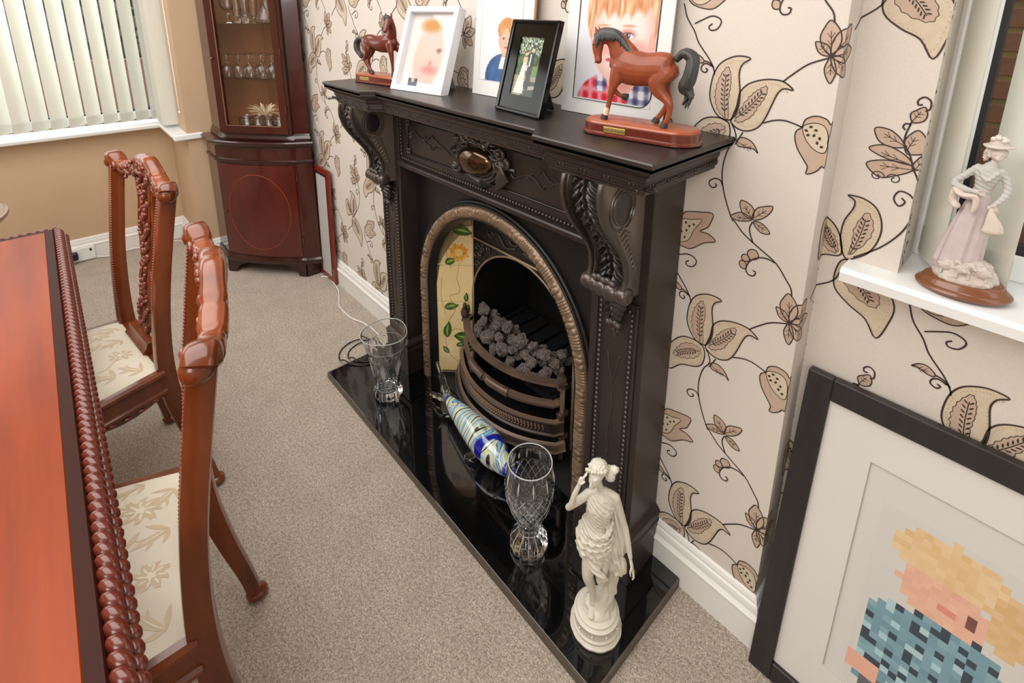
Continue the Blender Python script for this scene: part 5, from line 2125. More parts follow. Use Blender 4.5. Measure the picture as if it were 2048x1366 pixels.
def boy_plaid(u, v):
    c = mixc((206, 208, 218), (226, 227, 234), v)
    sh = ell(u, v, .60, .0, .56, .23)
    if sh < 1:
        pu, pv = (u + .12 * v) * 15, v * 20
        f1 = .5 + .5 * sin(pu * PI); f2 = .5 + .5 * sin(pv * PI)
        if u < .72 and not (.30 < u < .44 and v > .07):
            s_ = mixc((232, 196, 204), (198, 34, 52), min(1, .35 + .65 * f1 * f2 * 1.6))
        else:
            s_ = mixc((232, 232, 240), (44, 48, 96), f1 * .55 + f2 * .45 if f1 > .5 or f2 > .6 else .1)
        c = mixc(s_, c, sst(.9, 1., sh))
    nk = ell(u, v, .62, .22, .20, .17)
    if nk < 1:
        c = mixc((206, 142, 130), (226, 170, 158), sst(.3, 1, nk))
    f = ell(u, v, .58, .50, .40, .36)
    if f < 1.05:
        sk_ = mixc((240, 216, 210), (222, 180, 170), sst(.25, 1.0, f))
        for ex in (.36, .80):
            sk_ = mixc((238, 172, 164), sk_, sst(0, 1, ell(u, v, ex, .40, .16, .09)))
        for ex in (.32, .655):
            sk_ = mixc((206, 150, 142), sk_, sst(.2, 1, ell(u, v, ex, .50, .13, .055)))
            e = ell(u, v, ex, .488, .075, .024)
            eye = (234, 224, 224)
            eye = mixc((98, 96, 122), eye, sst(.7, 1.1, ell(u, v, ex, .490, .036, .026)))
            eye = mixc((30, 24, 34), eye, sst(.5, 1.1, ell(u, v, ex, .490, .020, .015)))
            eye = mixc((250, 250, 250), eye, sst(.5, 1.0, ell(u, v, ex + .012, .496, .007, .005)))
            sk_ = mixc(eye, sk_, sst(.8, 1.15, e))
            lid = abs(v - (.488 + .024 * math.sqrt(max(0, 1 - ((u - ex) / .085) ** 2)))) / .007
            if abs(u - ex) < .084:
                sk_ = mixc((122, 72, 70), sk_, sst(.3, 1.2, lid))
            sk_ = mixc((206, 156, 134), sk_, sst(.2, 1.0, ell(u, v, ex + .01, .562 , .11, .013)))
        sk_ = mixc((222, 160, 150), sk_, sst(.2, 1, ell(u, v, .47, .395, .075, .03)))
        sk_ = mixc((190, 96, 100), sk_, sst(.4, 1, ell(u, v, .48, .31, .10, .020)))
        c = mixc(sk_, c, sst(.97, 1.05, f))
    c = mixc((228, 168, 156), c, sst(.8, 1.1, ell(u, v, .965, .45, .045, .075)))
    # fine reddish-blond hair with a loose fringe
    w_ = nz(u * 1.3, v * .25, 26)
    h = ell(u, v, .57, .66, .47, .38)
    fr = .625 + .10 * abs(u - .5) + .045 * nz(u * 2, 0, 9) + .02 * sin(u * 44)
    if h < 1.05 and (v > fr - .02 or (f > .93 and v > .40)):
        hc = mixc((180, 112, 72), (240, 198, 158), .5 + w_ * .8)
        al = max(sst(fr - .03, fr + .03, v + w_ * .03), sst(.90, 1.02, f) * sst(.38, .5, v))
        c = mixc(c, hc, al * (1 - sst(.96, 1.05, h)))
    return c


p2 = thing('mounted_portrait', 'large white mounted portrait of a fair-haired boy in a plaid shirt', 'picture', (-.455, -.052, MT + .001), .015)
L_ = Matrix.Rotation(-.075, 4, 'X')
B().box(-.145, .145, 0, .004, 0, .430).xf(L_).build('mount', m_paperw, p2)
po = photo('portrait_photo', .214, .31, 96, 140, boy_plaid, p2, m_printm)
po.matrix_local = L_ @ Matrix.Translation((.002, -.0006, .040))
b = B()
x0, x1, z0, z1, r = -.108, .112, .036, .39, .03
path = [(x0, z1), (x0, z0), (x1 - r, z0)] + [(x1 - r + r * sin(a), z0 + r - r * cos(a)) for a in [PI / 2 * k / 6 for k in range(1, 7)]] + [(x1, z1)]
b.tube([(p[0], -.0012, p[1]) for p in path], .0012, 5)
b.xf(L_).build('printed_border', m_rubber, p2)
# white corner outside the rounded border
b = B()
pts = [(x1 - r + (r + .0) * sin(a), z0 + r - (r + .0) * cos(a)) for a in [PI / 2 * k / 6 for k in range(7)]]
b.add([(p[0], -.0009, p[1]) for p in [(x1, z0)] + pts], [(0, i + 1, i + 2) for i in range(6)])
b.xf(L_).build('mount_corner', m_paperw, p2)

# ---------------------------------------------------------------- horses
m_bay = mat('bay_horse_glaze', (156, 78, 42), 0.42, coat=.1, noise_=(22, (112, 48, 26), (1, 1, 1), .3))
m_bayd = mat('dark_bay_glaze', (112, 42, 26), 0.3, coat=.3, noise_=(26, (78, 28, 18), (1, 1, 1), .3))
m_mane = mat('black_mane', (34, 33, 34), 0.42, noise_=(60, (78, 76, 76), (1, 1, .3), .3))
m_hoof = mat('dark_hoof', (52, 42, 38), 0.5)
m_sock = mat('white_sock', (222, 200, 176), 0.5)
m_plq = mat('brass_plaque', (186, 160, 96), 0.35, metal=.6)
m_basew = mat('mahogany_base', (98, 34, 20), 0.24, coat=.5)
m_baset = mat('base_top_wood', (158, 84, 44), 0.3, coat=.3, noise_=(12, (150, 70, 36), (1, .2, 1), .3))


def skin(name, nodes, edges, m, parent, root=None, sub=2, sm=1.0):
    """nodes: dict name -> (x, y, z, r[, r2])"""
    ks = list(nodes)
    me = bpy.data.meshes.new(name)
    me.from_pydata([nodes[k][:3] for k in ks], [(ks.index(a), ks.index(c)) for a, c in edges], [])
    if not hasattr(m, '__len__'):
        m = [m]
    for q in m:
        me.materials.append(q)
    o = bpy.data.objects.new(name, me)
    C.objects.link(o)
    o.parent = parent
    sk = o.modifiers.new('skin', 'SKIN')
    sk.use_smooth_shade = True
    lay = me.skin_vertices[0].data if me.skin_vertices else None
    if lay is None:
        bm = bmesh.new(); bm.from_mesh(me); bm.verts.layers.skin.verify(); bm.to_mesh(me); bm.free()
        lay = me.skin_vertices[0].data
    for i, k in enumerate(ks):
        n = nodes[k]
        lay[i].radius = (n[3], n[4] if len(n) > 4 else n[3])
        lay[i].use_root = (k == (root or ks[0]))
    ss = o.modifiers.new('sub', 'SUBSURF')
    ss.levels = ss.render_levels = sub
    # freeze to a plain mesh, smooth
    dg = bpy.context.evaluated_depsgraph_get()
    ev = o.evaluated_get(dg)
    nm = bpy.data.meshes.new_from_object(ev)
    o.modifiers.clear()
    o.data = nm
    nm.polygons.foreach_set('use_smooth', [True] * len(nm.polygons))
    return o


def chain(*ks):
    return list(zip(ks, ks[1:]))


def oval_base(root, L, Wd, plaque_x, text, px_lab):
    """two-tier stadium base; returns top height"""
    def stad(l, w_, z, n=14):
        r = w_ / 2
        pts = []
        for k in range(n + 1):
            a = -PI / 2 + PI * k / n
            pts.append((l / 2 - r + r * cos(a), r * sin(a), z))
        for k in range(n + 1):
            a = PI / 2 + PI * k / n
            pts.append((-l / 2 + r + r * cos(a), r * sin(a), z))
        return pts
    def tier(levels):
        b = B()
        n = None
        for (o_, z) in levels:
            p = stad(L - 2 * o_, Wd - 2 * o_, z)
            n = len(p); b.v += p
        for i in range(len(levels) - 1):
            for j in range(n):
                b.f.append((i * n + j, i * n + (j + 1) % n, (i + 1) * n + (j + 1) % n, (i + 1) * n + j)); b.mi.append(0)
        b.f.append(tuple(range(n))[::-1]); b.mi.append(0)
        b.f.append(tuple((len(levels) - 1) * n + j for j in range(n))); b.mi.append(0)
        return b
    tier([(.002, 0), (0, .0015), (0, .005), (.003, .007), (.004, .008), (.0035, .0225), (.006, .0245)]).build('base', m_basew, root, smooth=35)
    tier([(.0058, .0244), (.0075, .0275), (.009, .0285)]).build('base_top', m_baset, root, smooth=35)
    pl_ = B().box(plaque_x - .024, plaque_x + .024, -Wd / 2 + .0025, -Wd / 2 + .0045, .0085, .0205, bev=.0008).build('plaque', m_plq, root)
    if not text:
        return .0285
    cu = bpy.data.curves.new('engraving', 'FONT')
    cu.body = text; cu.size = .0078; cu.align_x = 'CENTER'; cu.extrude = .0001; cu.shear = .3
    to = bpy.data.objects.new('tmp', cu); C.objects.link(to)
    me = bpy.data.meshes.new_from_object(to.evaluated_get(bpy.context.evaluated_depsgraph_get()))
    bpy.data.objects.remove(to)
    me.materials.clear(); me.materials.append(mat('engraving_dark', (70, 54, 30), .5))
    e = bpy.data.objects.new('engraving', me); C.objects.link(e)
    e.parent = pl_
    e.location = (plaque_x, -Wd / 2 + .0022, .0120); e.rotation_euler = (PI / 2, 0, 0)
    return .0285


def paint_tail(b, pts, rad, n, m):
    b.tube(pts, rad, n)


# --- walking bay horse at the right end of the shelf (faces -x)
h1 = thing('horse_figurine', 'chestnut-brown walking horse figurine with black mane on oval wooden base, right', 'figurine', (-.297, -.150, MT + .001), .17)
ZB = oval_base(h1, .248, .098, -.035, 'Spirit of Freedom', '')
def horse_body(parent, spine, legs, m, extra=()):
    b = B()
    loft(b, spine[0], 20, 5, side=(0, 1, 0))
    loft(b, spine[1], 18, 5, side=(0, 1, 0))
    for pts in legs:
        loft(b, pts, 14, 4, side=(0, 1, 0))
    for e in extra:
        b.ball(*e)
    return sculpt(b, 'body', m, parent, .0013, 5)


def hoof_(parent, p, f, r=.0062):
    p, f = Vector(p), Vector(f)
    B().tube([p, p.lerp(p + f, .45), p + f], [r * .95, r * 1.15, r * 1.3], 14).build('hoof', m_hoof, parent, smooth=50)


spine = [(.053, 0, .134, .016, .020), (.047, 0, .136, .024, .031), (.036, 0, .138, .0275, .034), (.010, 0, .136, .028, .033), (-.012, 0, .136, .030, .035), (-.034, 0, .139, .0275, .036), (-.050, 0, .143, .021, .031), (-.060, 0, .147, .014, .021)]
neck = [(-.038, 0, .152, .018, .031), (-.050, 0, .168, .0155, .028), (-.061, -.001, .184, .0125, .0225), (-.076, -.003, .194, .010, .0165), (-.092, -.004, .194, .0095, .013), (-.101, -.005, .183, .0098, .0125), (-.1015, -.006, .170, .0088, .011), (-.0995, -.007, .157, .0066, .0078), (-.0975, -.008, .147, .0066, .0072)]
hb_ = ZB
legs = [
    [(-.046, -.012, .136, .011, .020), (-.052, -.0155, .116, .009, .0145), (-.058, -.016, .096, .0066, .0088), (-.061, -.016, .086, .0064, .0074), (-.064, -.016, .066, .0044, .0052), (-.068, -.016, .048, .0046, .0056), (-.071, -.016, .040, .0045, .005)],
    [(-.044, .012, .136, .011, .019), (-.058, .014, .114, .009, .012), (-.071, .014, .095, .0066, .0078), (-.070, .014, .087, .0056, .0066), (-.058, .014, .078, .0042, .0048), (-.050, .014, .076, .0042, .005)],
    [(.046, -.011, .138, .015, .026), (.036, -.0155, .118, .014, .020), (.040, -.018, .100, .010, .0145), (.054, -.018, .086, .0066, .0095), (.063, -.018, .076, .0060, .0078), (.064, -.018, .060, .0044, .0056), (.061, -.018, .045, .0046, .0056), (.058, -.018, .039, .0045, .005)],
    [(.044, .011, .138, .015, .025), (.036, .0145, .118, .013, .018), (.038, .016, .098, .009, .0125), (.046, .016, .082, .0064, .0088), (.049, .016, .074, .0058, .0072), (.040, .016, .057, .0043, .0054), (.032, .016, .044, .0045, .0055), (.028, .016, .039, .0045, .005)]]
body = horse_body(h1, (spine, neck), legs, m_bay)
hoof_(h1, (-.0715, -.016, .0395), (-.003, 0, -.0098)); hoof_(h1, (.0575, -.018, .0385), (-.003, 0, -.0088)); hoof_(h1, (.0275, .016, .0385), (-.004, 0, -.0088)); hoof_(h1, (-.049, .014, .076), (.010, 0, -.002))
b = B(); b.tube([(-.0668, -.016, .054), (-.0690, -.016, .047), (-.071, -.016, .039)], [.0054, .0060, .0062], 14)
b.build('sock', m_sock, h1, smooth=60)
# ears, eyes, nostrils
b = B()
for s in (-1, 1):
    b.tube([(-.099, -.004 + s * .006, .199), (-.103 , -.004 + s * .008, .208), (-.107, -.004 + s * .007, .216)], [.004, .0035, .0006], 8)
b.build('ears', m_bay, h1, smooth=60)
b = B()
for s in (-1, 1):
    b.ball((-.107, -.005 + s * .0088, .180), (.0028, .0016, .0024))
    b.ball((-.103, -.007 + s * .0055, .144), (.0016, .0012, .0016))
b.build('eyes', m_hoof, h1, smooth=60)
# mane: overlapping locks down both sides of the crest
b = B()
crest = smooth_path([(-.108, -.004, .200), (-.096, -.004, .209), (-.080, -.003, .211), (-.064, -.002, .207), (-.048, 0, .194), (-.036, 0, .180), (-.026, 0, .171)], 8)
rnd = random.Random(2)
for i, p in enumerate(crest):
    for s in (-1, 1):
        L = .020 + .006 * rnd.random() - .008 * (i / len(crest))
        b.tube(smooth_path([p, p + Vector((.004, s * .009, -.004)), p + Vector((.006 + .004 * rnd.random(), s * .014, -L))], 3), [.0042, .0045, .004, .0035, .003, .002, .0008], 6)
b.build('mane', m_mane, h1, smooth=180)
# tail arched out and hanging
b = B()
for k in range(14):
    o_ = Vector((rnd.uniform(-.005, .005), rnd.uniform(-.008, .008), rnd.uniform(-.004, .004)))
    e_ = Vector((rnd.uniform(-.006, .006), rnd.uniform(-.007, .007), rnd.uniform(-.0, .014)))
    pts = smooth_path([Vector((.062, 0, .158)), Vector((.076, 0, .172)) + o_ * .5, Vector((.093, 0, .162)) + o_, Vector((.092, -.004, .132)) + o_ * 1.3, Vector((.084, -.003, .110)) + o_ * 1.4, Vector((.092, 0, .092)) + o_ + e_ * .5, Vector((.088, -.004, .064)) + e_], 5)
    b.tube(pts, [.0065] * 6 + [.0082] * 14 + [.006] * 6 + [.003, .0024, .0018, .001, .0005], 7)
b.build('tail', m_mane, h1, smooth=180)

# --- standing horse at the left end (head turned to the room, partly behind the white frame)
h2 = thing('horse_figurine', 'reddish standing horse figurine behind the white frame, at the far left of the shelf', 'figurine', (-1.325, -.155, MT + .001), .19)
ZB = oval_base(h2, .272, .098, -.055, None, '')
spine = [(-.100, 0, .124, .013, .016), (-.088, 0, .132, .021, .026), (-.068, 0, .135, .024, .028), (-.038, 0, .134, .0235, .026), (-.010, 0, .132, .0255, .029), (.022, 0, .135, .0245, .031), (.044, 0, .140, .019, .029), (.056, 0, .144, .011, .018)]
neck = [(.034, 0, .148, .016, .026), (.046, -.002, .166, .0135, .023), (.054, -.006, .186, .0115, .018), (.058, -.012, .203, .010, .014), (.060, -.020, .212, .0098, .0115), (.062, -.029, .204, .0095, .0115), (.065, -.038, .190, .0074, .0085), (.067, -.045, .178, .0062, .007)]
legs = [
    [(-.080, -.011, .134, .014, .024), (-.066, -.0155, .114, .013, .018), (-.068, -.016, .098, .009, .0125), (-.082, -.016, .082, .0064, .0088), (-.084, -.016, .074, .0058, .0072), (-.068, -.016, .054, .0043, .0054), (-.052, -.016, .041, .0045, .0055)],
    [(-.082, .011, .134, .014, .024), (-.080, .0145, .112, .012, .016), (-.092, .016, .092, .0075, .0105), (-.103, .016, .078, .0058, .0075), (-.102, .016, .060, .0043, .0054), (-.099, .016, .042, .0045, .0055)],
    [(.044, -.012, .132, .011, .019), (.054, -.015, .110, .0085, .012), (.058, -.0155, .086, .0062, .0075), (.060, -.016, .062, .0043, .005), (.061, -.016, .041, .0046, .0055)],
    [(.042, .012, .132, .011, .019), (.066, .015, .112, .0085, .012), (.078, .0155, .090, .0062, .0075), (.070, .016, .062, .0043, .005), (.066, .016, .041, .0046, .0055)]]
horse_body(h2, (spine, neck), legs, m_bayd)
for q in ((-.050, -.016, .040), (-.0985, .016, .041), (.061, -.016, .040), (.066, .016, .040)):
    hoof_(h2, q, (.003, 0, -.0105))
b = B()
for s in (-1, 1):
    b.tube([(.060 + s * .006, -.021 + s * .003, .219), (.060 + s * .009, -.021 + s * .004, .227), (.059 + s * .008, -.023 + s * .004, .235)], [.0035, .0032, .0006], 8)
b.build('ears', m_bayd, h2, smooth=60)
b = B()
for s in (-1, 1):
    b.ball((.0625 + s * .0085, -.032 + s * .004, .2035), .0022)
b.build('eyes', m_hoof, h2, smooth=60)
b = B()
for i, p in enumerate(smooth_path([(.054, -.022, .226), (.064, -.014, .216), (.056, -.004, .196), (.048, 0, .180), (.034, 0, .166), (.022, 0, .160)], 6)):
    for s in (-1, 1):
        b.tube(smooth_path([p, p + Vector((-.004, s * .008, -.004)), p + Vector((-.004, s * .012, -.016 - .005 * rnd.random()))], 3), [.0035, .004, .0036, .003, .0025, .0018, .0006], 6)
b.build('mane', m_mane, h2, smooth=180)
b = B()
for k in range(10):
    o_ = Vector((rnd.uniform(-.004, .004), rnd.uniform(-.006, .006), rnd.uniform(-.003, .003)))
    pts = smooth_path([Vector((-.104, 0, .140)), Vector((-.120, 0, .146)) + o_ * .5, Vector((-.140, 0, .134)) + o_, Vector((-.140, -.002, .108)) + o_, Vector((-.122, 0, .088)) + o_, Vector((-.114, 0, .078)) + o_ * 1.4], 5)
    b.tube(pts, [.005] * 6 + [.006] * 10 + [.005] * 6 + [.003, .002, .001, .0005], 7)
b.build('tail', m_mane, h2, smooth=180)
# ================================================================ HEARTH ITEMS
HZ0 = ZH + .0006
# flared cut vase (left)
m_cut = mat('frosted_cut', (246, 248, 248), 0.22, trans=.55, ior=1.5)
v1 = thing('crystal_vase', 'flared cut crystal vase with wavy rim at the far left of the hearth', 'vase', (-1.265, -.245, HZ0), .3)
b = B()


def vprof(tab, n, rf, m=72, sub=1):
    pass


H1 = .266


def v1r(a, t):
    """outer radius at height t 0..1"""
    r = interp([(0, .049), (.04, .052), (.10, .050), (.15, .0445), (.25, .045), (.45, .053), (.65, .063), (.85, .075), (1, .083)], t)
    if t < .15:
        r *= 1 + .035 * cos(10 * a)
    elif t < .78:
        r *= 1 + .022 * abs(cos(6 * a + t * 5)) + .016 * cos(12 * a - t * 14)
    q = max(0, (t - .72) / .28)
    return r * (1 + .07 * q * cos(3 * a + .4))


NV = 96
rows = [k / 46 for k in range(47)]
vs = []
for t in rows:
    for k in range(NV):
        a = 2 * PI * k / NV
        r = v1r(a, t)
        vs.append((r * cos(a), r * sin(a), H1 * t + (.006 * sin(3 * a) if t == 1 else 0) * 0 + .010 * max(0, t - .7) * cos(2 * a)))
inner = [k / 30 for k in range(30, -1, -1)]
for t in inner:
    tt_ = .10 + .90 * t
    for k in range(NV):
        a = 2 * PI * k / NV
        r = (interp([(0, .0445), (.15, .0415), (.25, .0415), (.45, .049), (.65, .059), (.85, .071), (1, .079)], tt_)) * (1 + .07 * max(0, (tt_ - .72) / .28) * cos(3 * a + .4))
        if t == 0:
            r = .034
        vs.append((r * cos(a), r * sin(a), H1 * tt_ + .010 * max(0, tt_ - .7) * cos(2 * a)))
R_ = len(vs) // NV
fs = []
for i in range(R_ - 1):
    for k in range(NV):
        fs.append((i * NV + k, i * NV + (k + 1) % NV, (i + 1) * NV + (k + 1) % NV, (i + 1) * NV + k))
fs.append(tuple(range(NV))[::-1]); fs.append(tuple((R_ - 1) * NV + k for k in range(NV)))
b.add(vs, fs)
b.build('body', m_glass, v1, smooth=40)
# star cut on the inside and fan cuts outside, as raised facets
b = B()
for k in range(12):
    a = 2 * PI * k / 12
    b.tube([(.006 * cos(a), .006 * sin(a), .0272), (.030 * cos(a), .030 * sin(a), .0274)], [.0022, .0006], 5)
b.build('star_cut', m_cut, v1)
b = B()
for j in range(6):
    a0 = 2 * PI * j / 6
    for k in range(-3, 4):
        pts = []
        for q in range(6):
            t = .34 + .34 * q / 5 * (1 - abs(k) * .12)
            a = a0 + k * .055 * (q / 5) * 1.5
            r = v1r(a, t) + .0002
            pts.append((r * cos(a), r * sin(a), H1 * t))
        b.tube(pts, [.0008, .0014, .0017, .0017, .0013, .0005], 5)
for k in range(10):
    a = 2 * PI * k / 10
    b.tube([((v1r(a, t_) + .0002) * cos(a), (v1r(a, t_) + .0002) * sin(a), H1 * t_) for t_ in (.02, .06, .10, .14)], [.001, .002, .002, .0006], 5)
for t_, w_ in ((.155, .0009), (.80, .0008), (1.0, .0016)):
    b.tube([((v1r(a, t_)) * cos(a), (v1r(a, t_)) * sin(a), H1 * t_ + .010 * max(0, t_ - .7) * cos(2 * a)) for a in [2 * PI * q / 60 for q in range(60)]], w_, 6, closed=True)
stuff(b.build('fan_cuts', m_cut, v1))

# urn-shaped cut vase (centre)
v2 = thing('crystal_vase', 'tall urn-shaped diamond-cut crystal vase beside the white statue', 'vase', (-.497, -.247, HZ0))
H2 = .276
tabo = [(0, .047), (.02, .050), (.07, .0505), (.12, .046), (.16, .036), (.20, .0285), (.25, .0275), (.32, .034), (.45, .0495), (.58, .0610), (.70, .0660), (.80, .0660), (.90, .0615), (.97, .058), (1, .0575)]


def v2r(a, t):
    r = interp(tabo, t)
    if t < .16:
        r *= 1 + .045 * abs(cos(6 * a))
    elif t < .34:
        r *= 1 + .03 * abs(cos(8 * a))
    elif t < .80:
        w_ = 9
        z = (t - .34) * 15
        d1 = abs(((w_ * a / PI + z * .5) % 2) - 1)
        d2 = abs(((w_ * a / PI - z * .5) % 2) - 1)
        r -= .0017 * max(0, 1 - d1 * 5) + .0017 * max(0, 1 - d2 * 5)
    elif t < .95:
        d1 = abs(((10 * a / PI) % 2) - 1)
        r -= .0016 * max(0, 1 - d1 * 3.5) * sin(PI * (t - .80) / .15)
    return r


NV = 220
rows = [k / 90 for k in range(91)]
vs = []
for t in rows:
    for k in range(NV):
        a = 2 * PI * k / NV
        r = v2r(a, t)
        vs.append((r * cos(a), r * sin(a), H2 * t))
for k_ in range(31):
    t = 1 - .70 * k_ / 30
    for k in range(NV):
        a = 2 * PI * k / NV
        r = max(.002, interp(tabo, t) - .0045 - (.0 if k_ < 28 else .006 * (k_ - 27)))
        vs.append((r * cos(a), r * sin(a), H2 * t))
R_ = len(vs) // NV
fs = []
for i in range(R_ - 1):
    for k in range(NV):
        fs.append((i * NV + k, i * NV + (k + 1) % NV, (i + 1) * NV + (k + 1) % NV, (i + 1) * NV + k))
fs.append(tuple(range(NV))[::-1]); fs.append(tuple((R_ - 1) * NV + k for k in range(NV)))
B().add(vs, fs).build('body', m_glass, v2, smooth=35)

b = B()
for j in range(18):
    for s_ in (-1, 1):
        pts = []
        for q in range(14):
            t_ = .34 + .44 * q / 13
            a = 2 * PI * j / 18 + s_ * (t_ - .34) * 2.6
            r = v2r(a, t_) + .0004
            pts.append((r * cos(a), r * sin(a), H2 * t_))
        b.tube(pts, .00075, 5)
for j in range(10):
    a = 2 * PI * j / 10
    b.tube([((interp(tabo, t_) + .0002) * cos(a), (interp(tabo, t_) + .0002) * sin(a), H2 * t_) for t_ in (.81, .84, .88, .92, .945)], [.0004, .0018, .0026, .0018, .0004], 6)
for j in range(12):
    a = 2 * PI * (j + .5) / 12
    b.tube([((interp(tabo, t_) + .0004) * cos(a), (interp(tabo, t_) + .0004) * sin(a), H2 * t_) for t_ in (.02, .05, .09, .13, .17, .21, .25, .30)], [.0005, .0012, .0014, .0012, .0009, .0009, .0009, .0004], 5)
b.tube([(.0575 * cos(a), .0575 * sin(a), H2) for a in [2 * PI * q / 60 for q in range(60)]], .0018, 6, closed=True)
stuff(b.build('diamond_cuts', m_cut, v2))

# ---- glass fish
m_fish = mat('swirled_glass', (220, 226, 214), 0.06, coat=1.0)
t = m_fish.node_tree
pb = t.nodes['Principled BSDF']
tc = t.nodes.new('ShaderNodeTexCoord')
mp = t.nodes.new('ShaderNodeMapping'); mp.inputs['Scale'].default_value = (1.0, .38, .38)
nn = t.nodes.new('ShaderNodeTexNoise'); nn.inputs['Scale'].default_value = 16; nn.inputs['Detail'].default_value = 1.5; nn.inputs['Distortion'].default_value = .6
wv = t.nodes.new('ShaderNodeTexWave'); wv.inputs['Scale'].default_value = 6.5; wv.inputs['Distortion'].default_value = 12; wv.inputs['Detail'].default_value = 1.2; wv.inputs['Detail Scale'].default_value = 2.2
t.links.new(tc.outputs['Object'], mp.inputs[0]); t.links.new(mp.outputs[0], wv.inputs['Vector']); t.links.new(mp.outputs[0], nn.inputs['Vector'])
r1 = t.nodes.new('ShaderNodeValToRGB'); r1.color_ramp.interpolation = 'EASE'
els = [(0.0, (40, 20, 34)), (.07, (222, 230, 214)), (.18, (176, 206, 120)), (.27, (236, 238, 230)), (.38, (110, 170, 220)), (.46, (232, 238, 236)), (.56, (40, 70, 180)), (.63, (230, 236, 226)), (.76, (206, 214, 120)), (.86, (226, 232, 226)), (.93, (70, 26, 40)), (.98, (120, 180, 220))]
while len(r1.color_ramp.elements) < len(els):
    r1.color_ramp.elements.new(.5)
for e, (p_, c_) in zip(r1.color_ramp.elements, els):
    e.position = p_; e.color = lin(c_)
t.links.new(wv.outputs[0], r1.inputs[0])
r2 = t.nodes.new('ShaderNodeValToRGB'); r2.color_ramp.elements[0].position = .63; r2.color_ramp.elements[1].position = .67
t.links.new(nn.outputs[0], r2.inputs[0])
mx = t.nodes.new('ShaderNodeMix'); mx.data_type = 'RGBA'
t.links.new(r2.outputs[0], mx.inputs[0]); t.links.new(r1.outputs[0], mx.inputs[6]); mx.inputs[7].default_value = lin((24, 34, 150))
t.links.new(mx.outputs[2], pb.inputs['Base Color'])
A_, Z_ = Vector((-1.055, -.128, .060)), Vector((-.640, -.168, .068))
ang = math.atan2(Z_.y - A_.y, Z_.x - A_.x)
fish = thing('glass_fish', 'swirled blue, white and green glass fish with clear tail on the hearth', 'ornament', (-.86, -.147, HZ0), ang)
b = B()
loft(b, [(-.190, 0, .052, .009, .011), (-.165, 0, .050, .018, .022), (-.10, 0, .050, .032, .036), (-.02, 0, .052, .044, .046), (.06, 0, .054, .050, .051), (.12, 0, .052, .045, .047), (.165, 0, .047, .028, .031), (.190, 0, .044, .018, .020)], 30, 8, side=(0, 1, 0))
b.build('body', m_fish, fish, smooth=180)
b = B()
b.tube(smooth_path([(-.185, 0, .054), (-.215, .006, .078), (-.245, .010, .110), (-.270, .008, .150)], 6), [.013] * 6 + [.010] * 6 + [.006] * 6 + [.004], 12, flat=(.6, 1.3, (0, 1, 0)))
b.tube(smooth_path([(-.185, 0, .048), (-.215, -.010, .040), (-.250, -.016, .030), (-.275, -.02, .022)], 6), [.013] * 6 + [.011] * 6 + [.008] * 6 + [.005], 12, flat=(.6, 1.3, (0, 1, 0)))
b.ball((-.195, 0, .05), (.022, .016, .020), 16, 10)
b.build('tail', m_glass, fish, smooth=180)
b = B()
b.tube(smooth_path([(.0, 0, .088), (.05, 0, .104), (.09, 0, .096), (.12, 0, .084)], 5), [.005] * 15 + [.003], 10, flat=(.6, 1.6, (0, 1, 0)))
for s in (-1, 1):
    b.tube(smooth_path([(.06, s * .035, .030), (.045, s * .050, .014), (.03, s * .056, .006)], 5), [.011] * 5 + [.010] * 5 + [.006], 12)
b.build('fins', m_glass, fish, smooth=180)
b = B()
for s in (-1, 1):
    b.ball((.158, s * .026, .060), .008, 12, 8)
b.lathe([(.013, 0), (.017, .010), (.010, .016), (.001, .012)], 16, (.196, 0, .043), ax='x')
b.build('eyes_and_mouth', m_glass, fish, smooth=180)

# ---- tall cream statue of a draped woman
m_cream = mat('cream_resin', (212, 208, 194), 0.42, noise_=(30, (200, 195, 179), (1, 1, 1), .3), wear=((238, 234, 218), .52, .62), bump=(300, .05, .0003))
st = thing('statue', 'tall cream statue of a draped barefoot woman on a round stepped base', 'statue', (-.252, -.262, HZ0), .606)
b = B()
b.lathe([(.058, 0), (.060, .003), (.060, .008), (.056, .011), (.0545, .014), (.0555, .018), (.0555, .020), (.0515, .023), (.0505, .034), (.0505, .040), (.053, .043), (.053, .047), (.047, .051), (.046, .055), (.040, .057), (.001, .057)], 56, rfn=lambda a, z: 1 + (.018 * abs(sin(6 * a)) if z < .012 else 0))
b.build('plinth', m_cream, st, smooth=40)
b = B()
for k in range(10):
    a = 2 * PI * k / 10 + .2
    b.ball((.0525 * cos(a), .0525 * sin(a), .0345), .0024, 8, 6)
b.build('plinth_studs', m_cream, st, smooth=60)


def fold_(n, amp, tw):
    return lambda a, t: amp * sin(n * a + tw * t) + amp * .5 * sin((n * 2 - 1) * a - tw * 1.7 * t)


b = B()
T0 = .057
# rock / swirling mound
loft(b, [(.004, .004, T0 + .001, .036, .032), (.012, .006, T0 + .018, .026, .024), (.022, .010, T0 + .040, .018, .018), (.030, .012, T0 + .062, .012, .014)], 24, 5, side=(1, 0, 0), fold=fold_(4, .09, 5))
loft(b, [(-.026, -.008, T0 + .002, .012, .006), (.0, -.026, T0 + .004, .012, .006), (.026, -.016, T0 + .004, .010, .006)], 12, 5)
# standing leg (front) : thigh, knee bent forward, shin, foot
loft(b, [(-.016, -.004, .262, .021, .022), (-.021, -.014, .228, .0185, .019), (-.024, -.024, .192, .0145, .015), (-.023, -.026, .172, .0125, .0125), (-.018, -.018, .150, .0112, .0125), (-.013, -.010, .120, .0088, .0098), (-.011, -.008, .092, .0068, .0072), (-.010, -.010, .078, .0068, .0072)], 16, 5, side=(1, 0, 0))
loft(b, [(-.010, -.004, .072, .0065, .0055), (-.011, -.020, .068, .0075, .0045), (-.012, -.033, .0655, .0070, .0035)], 12, 4, side=(1, 0, 0))
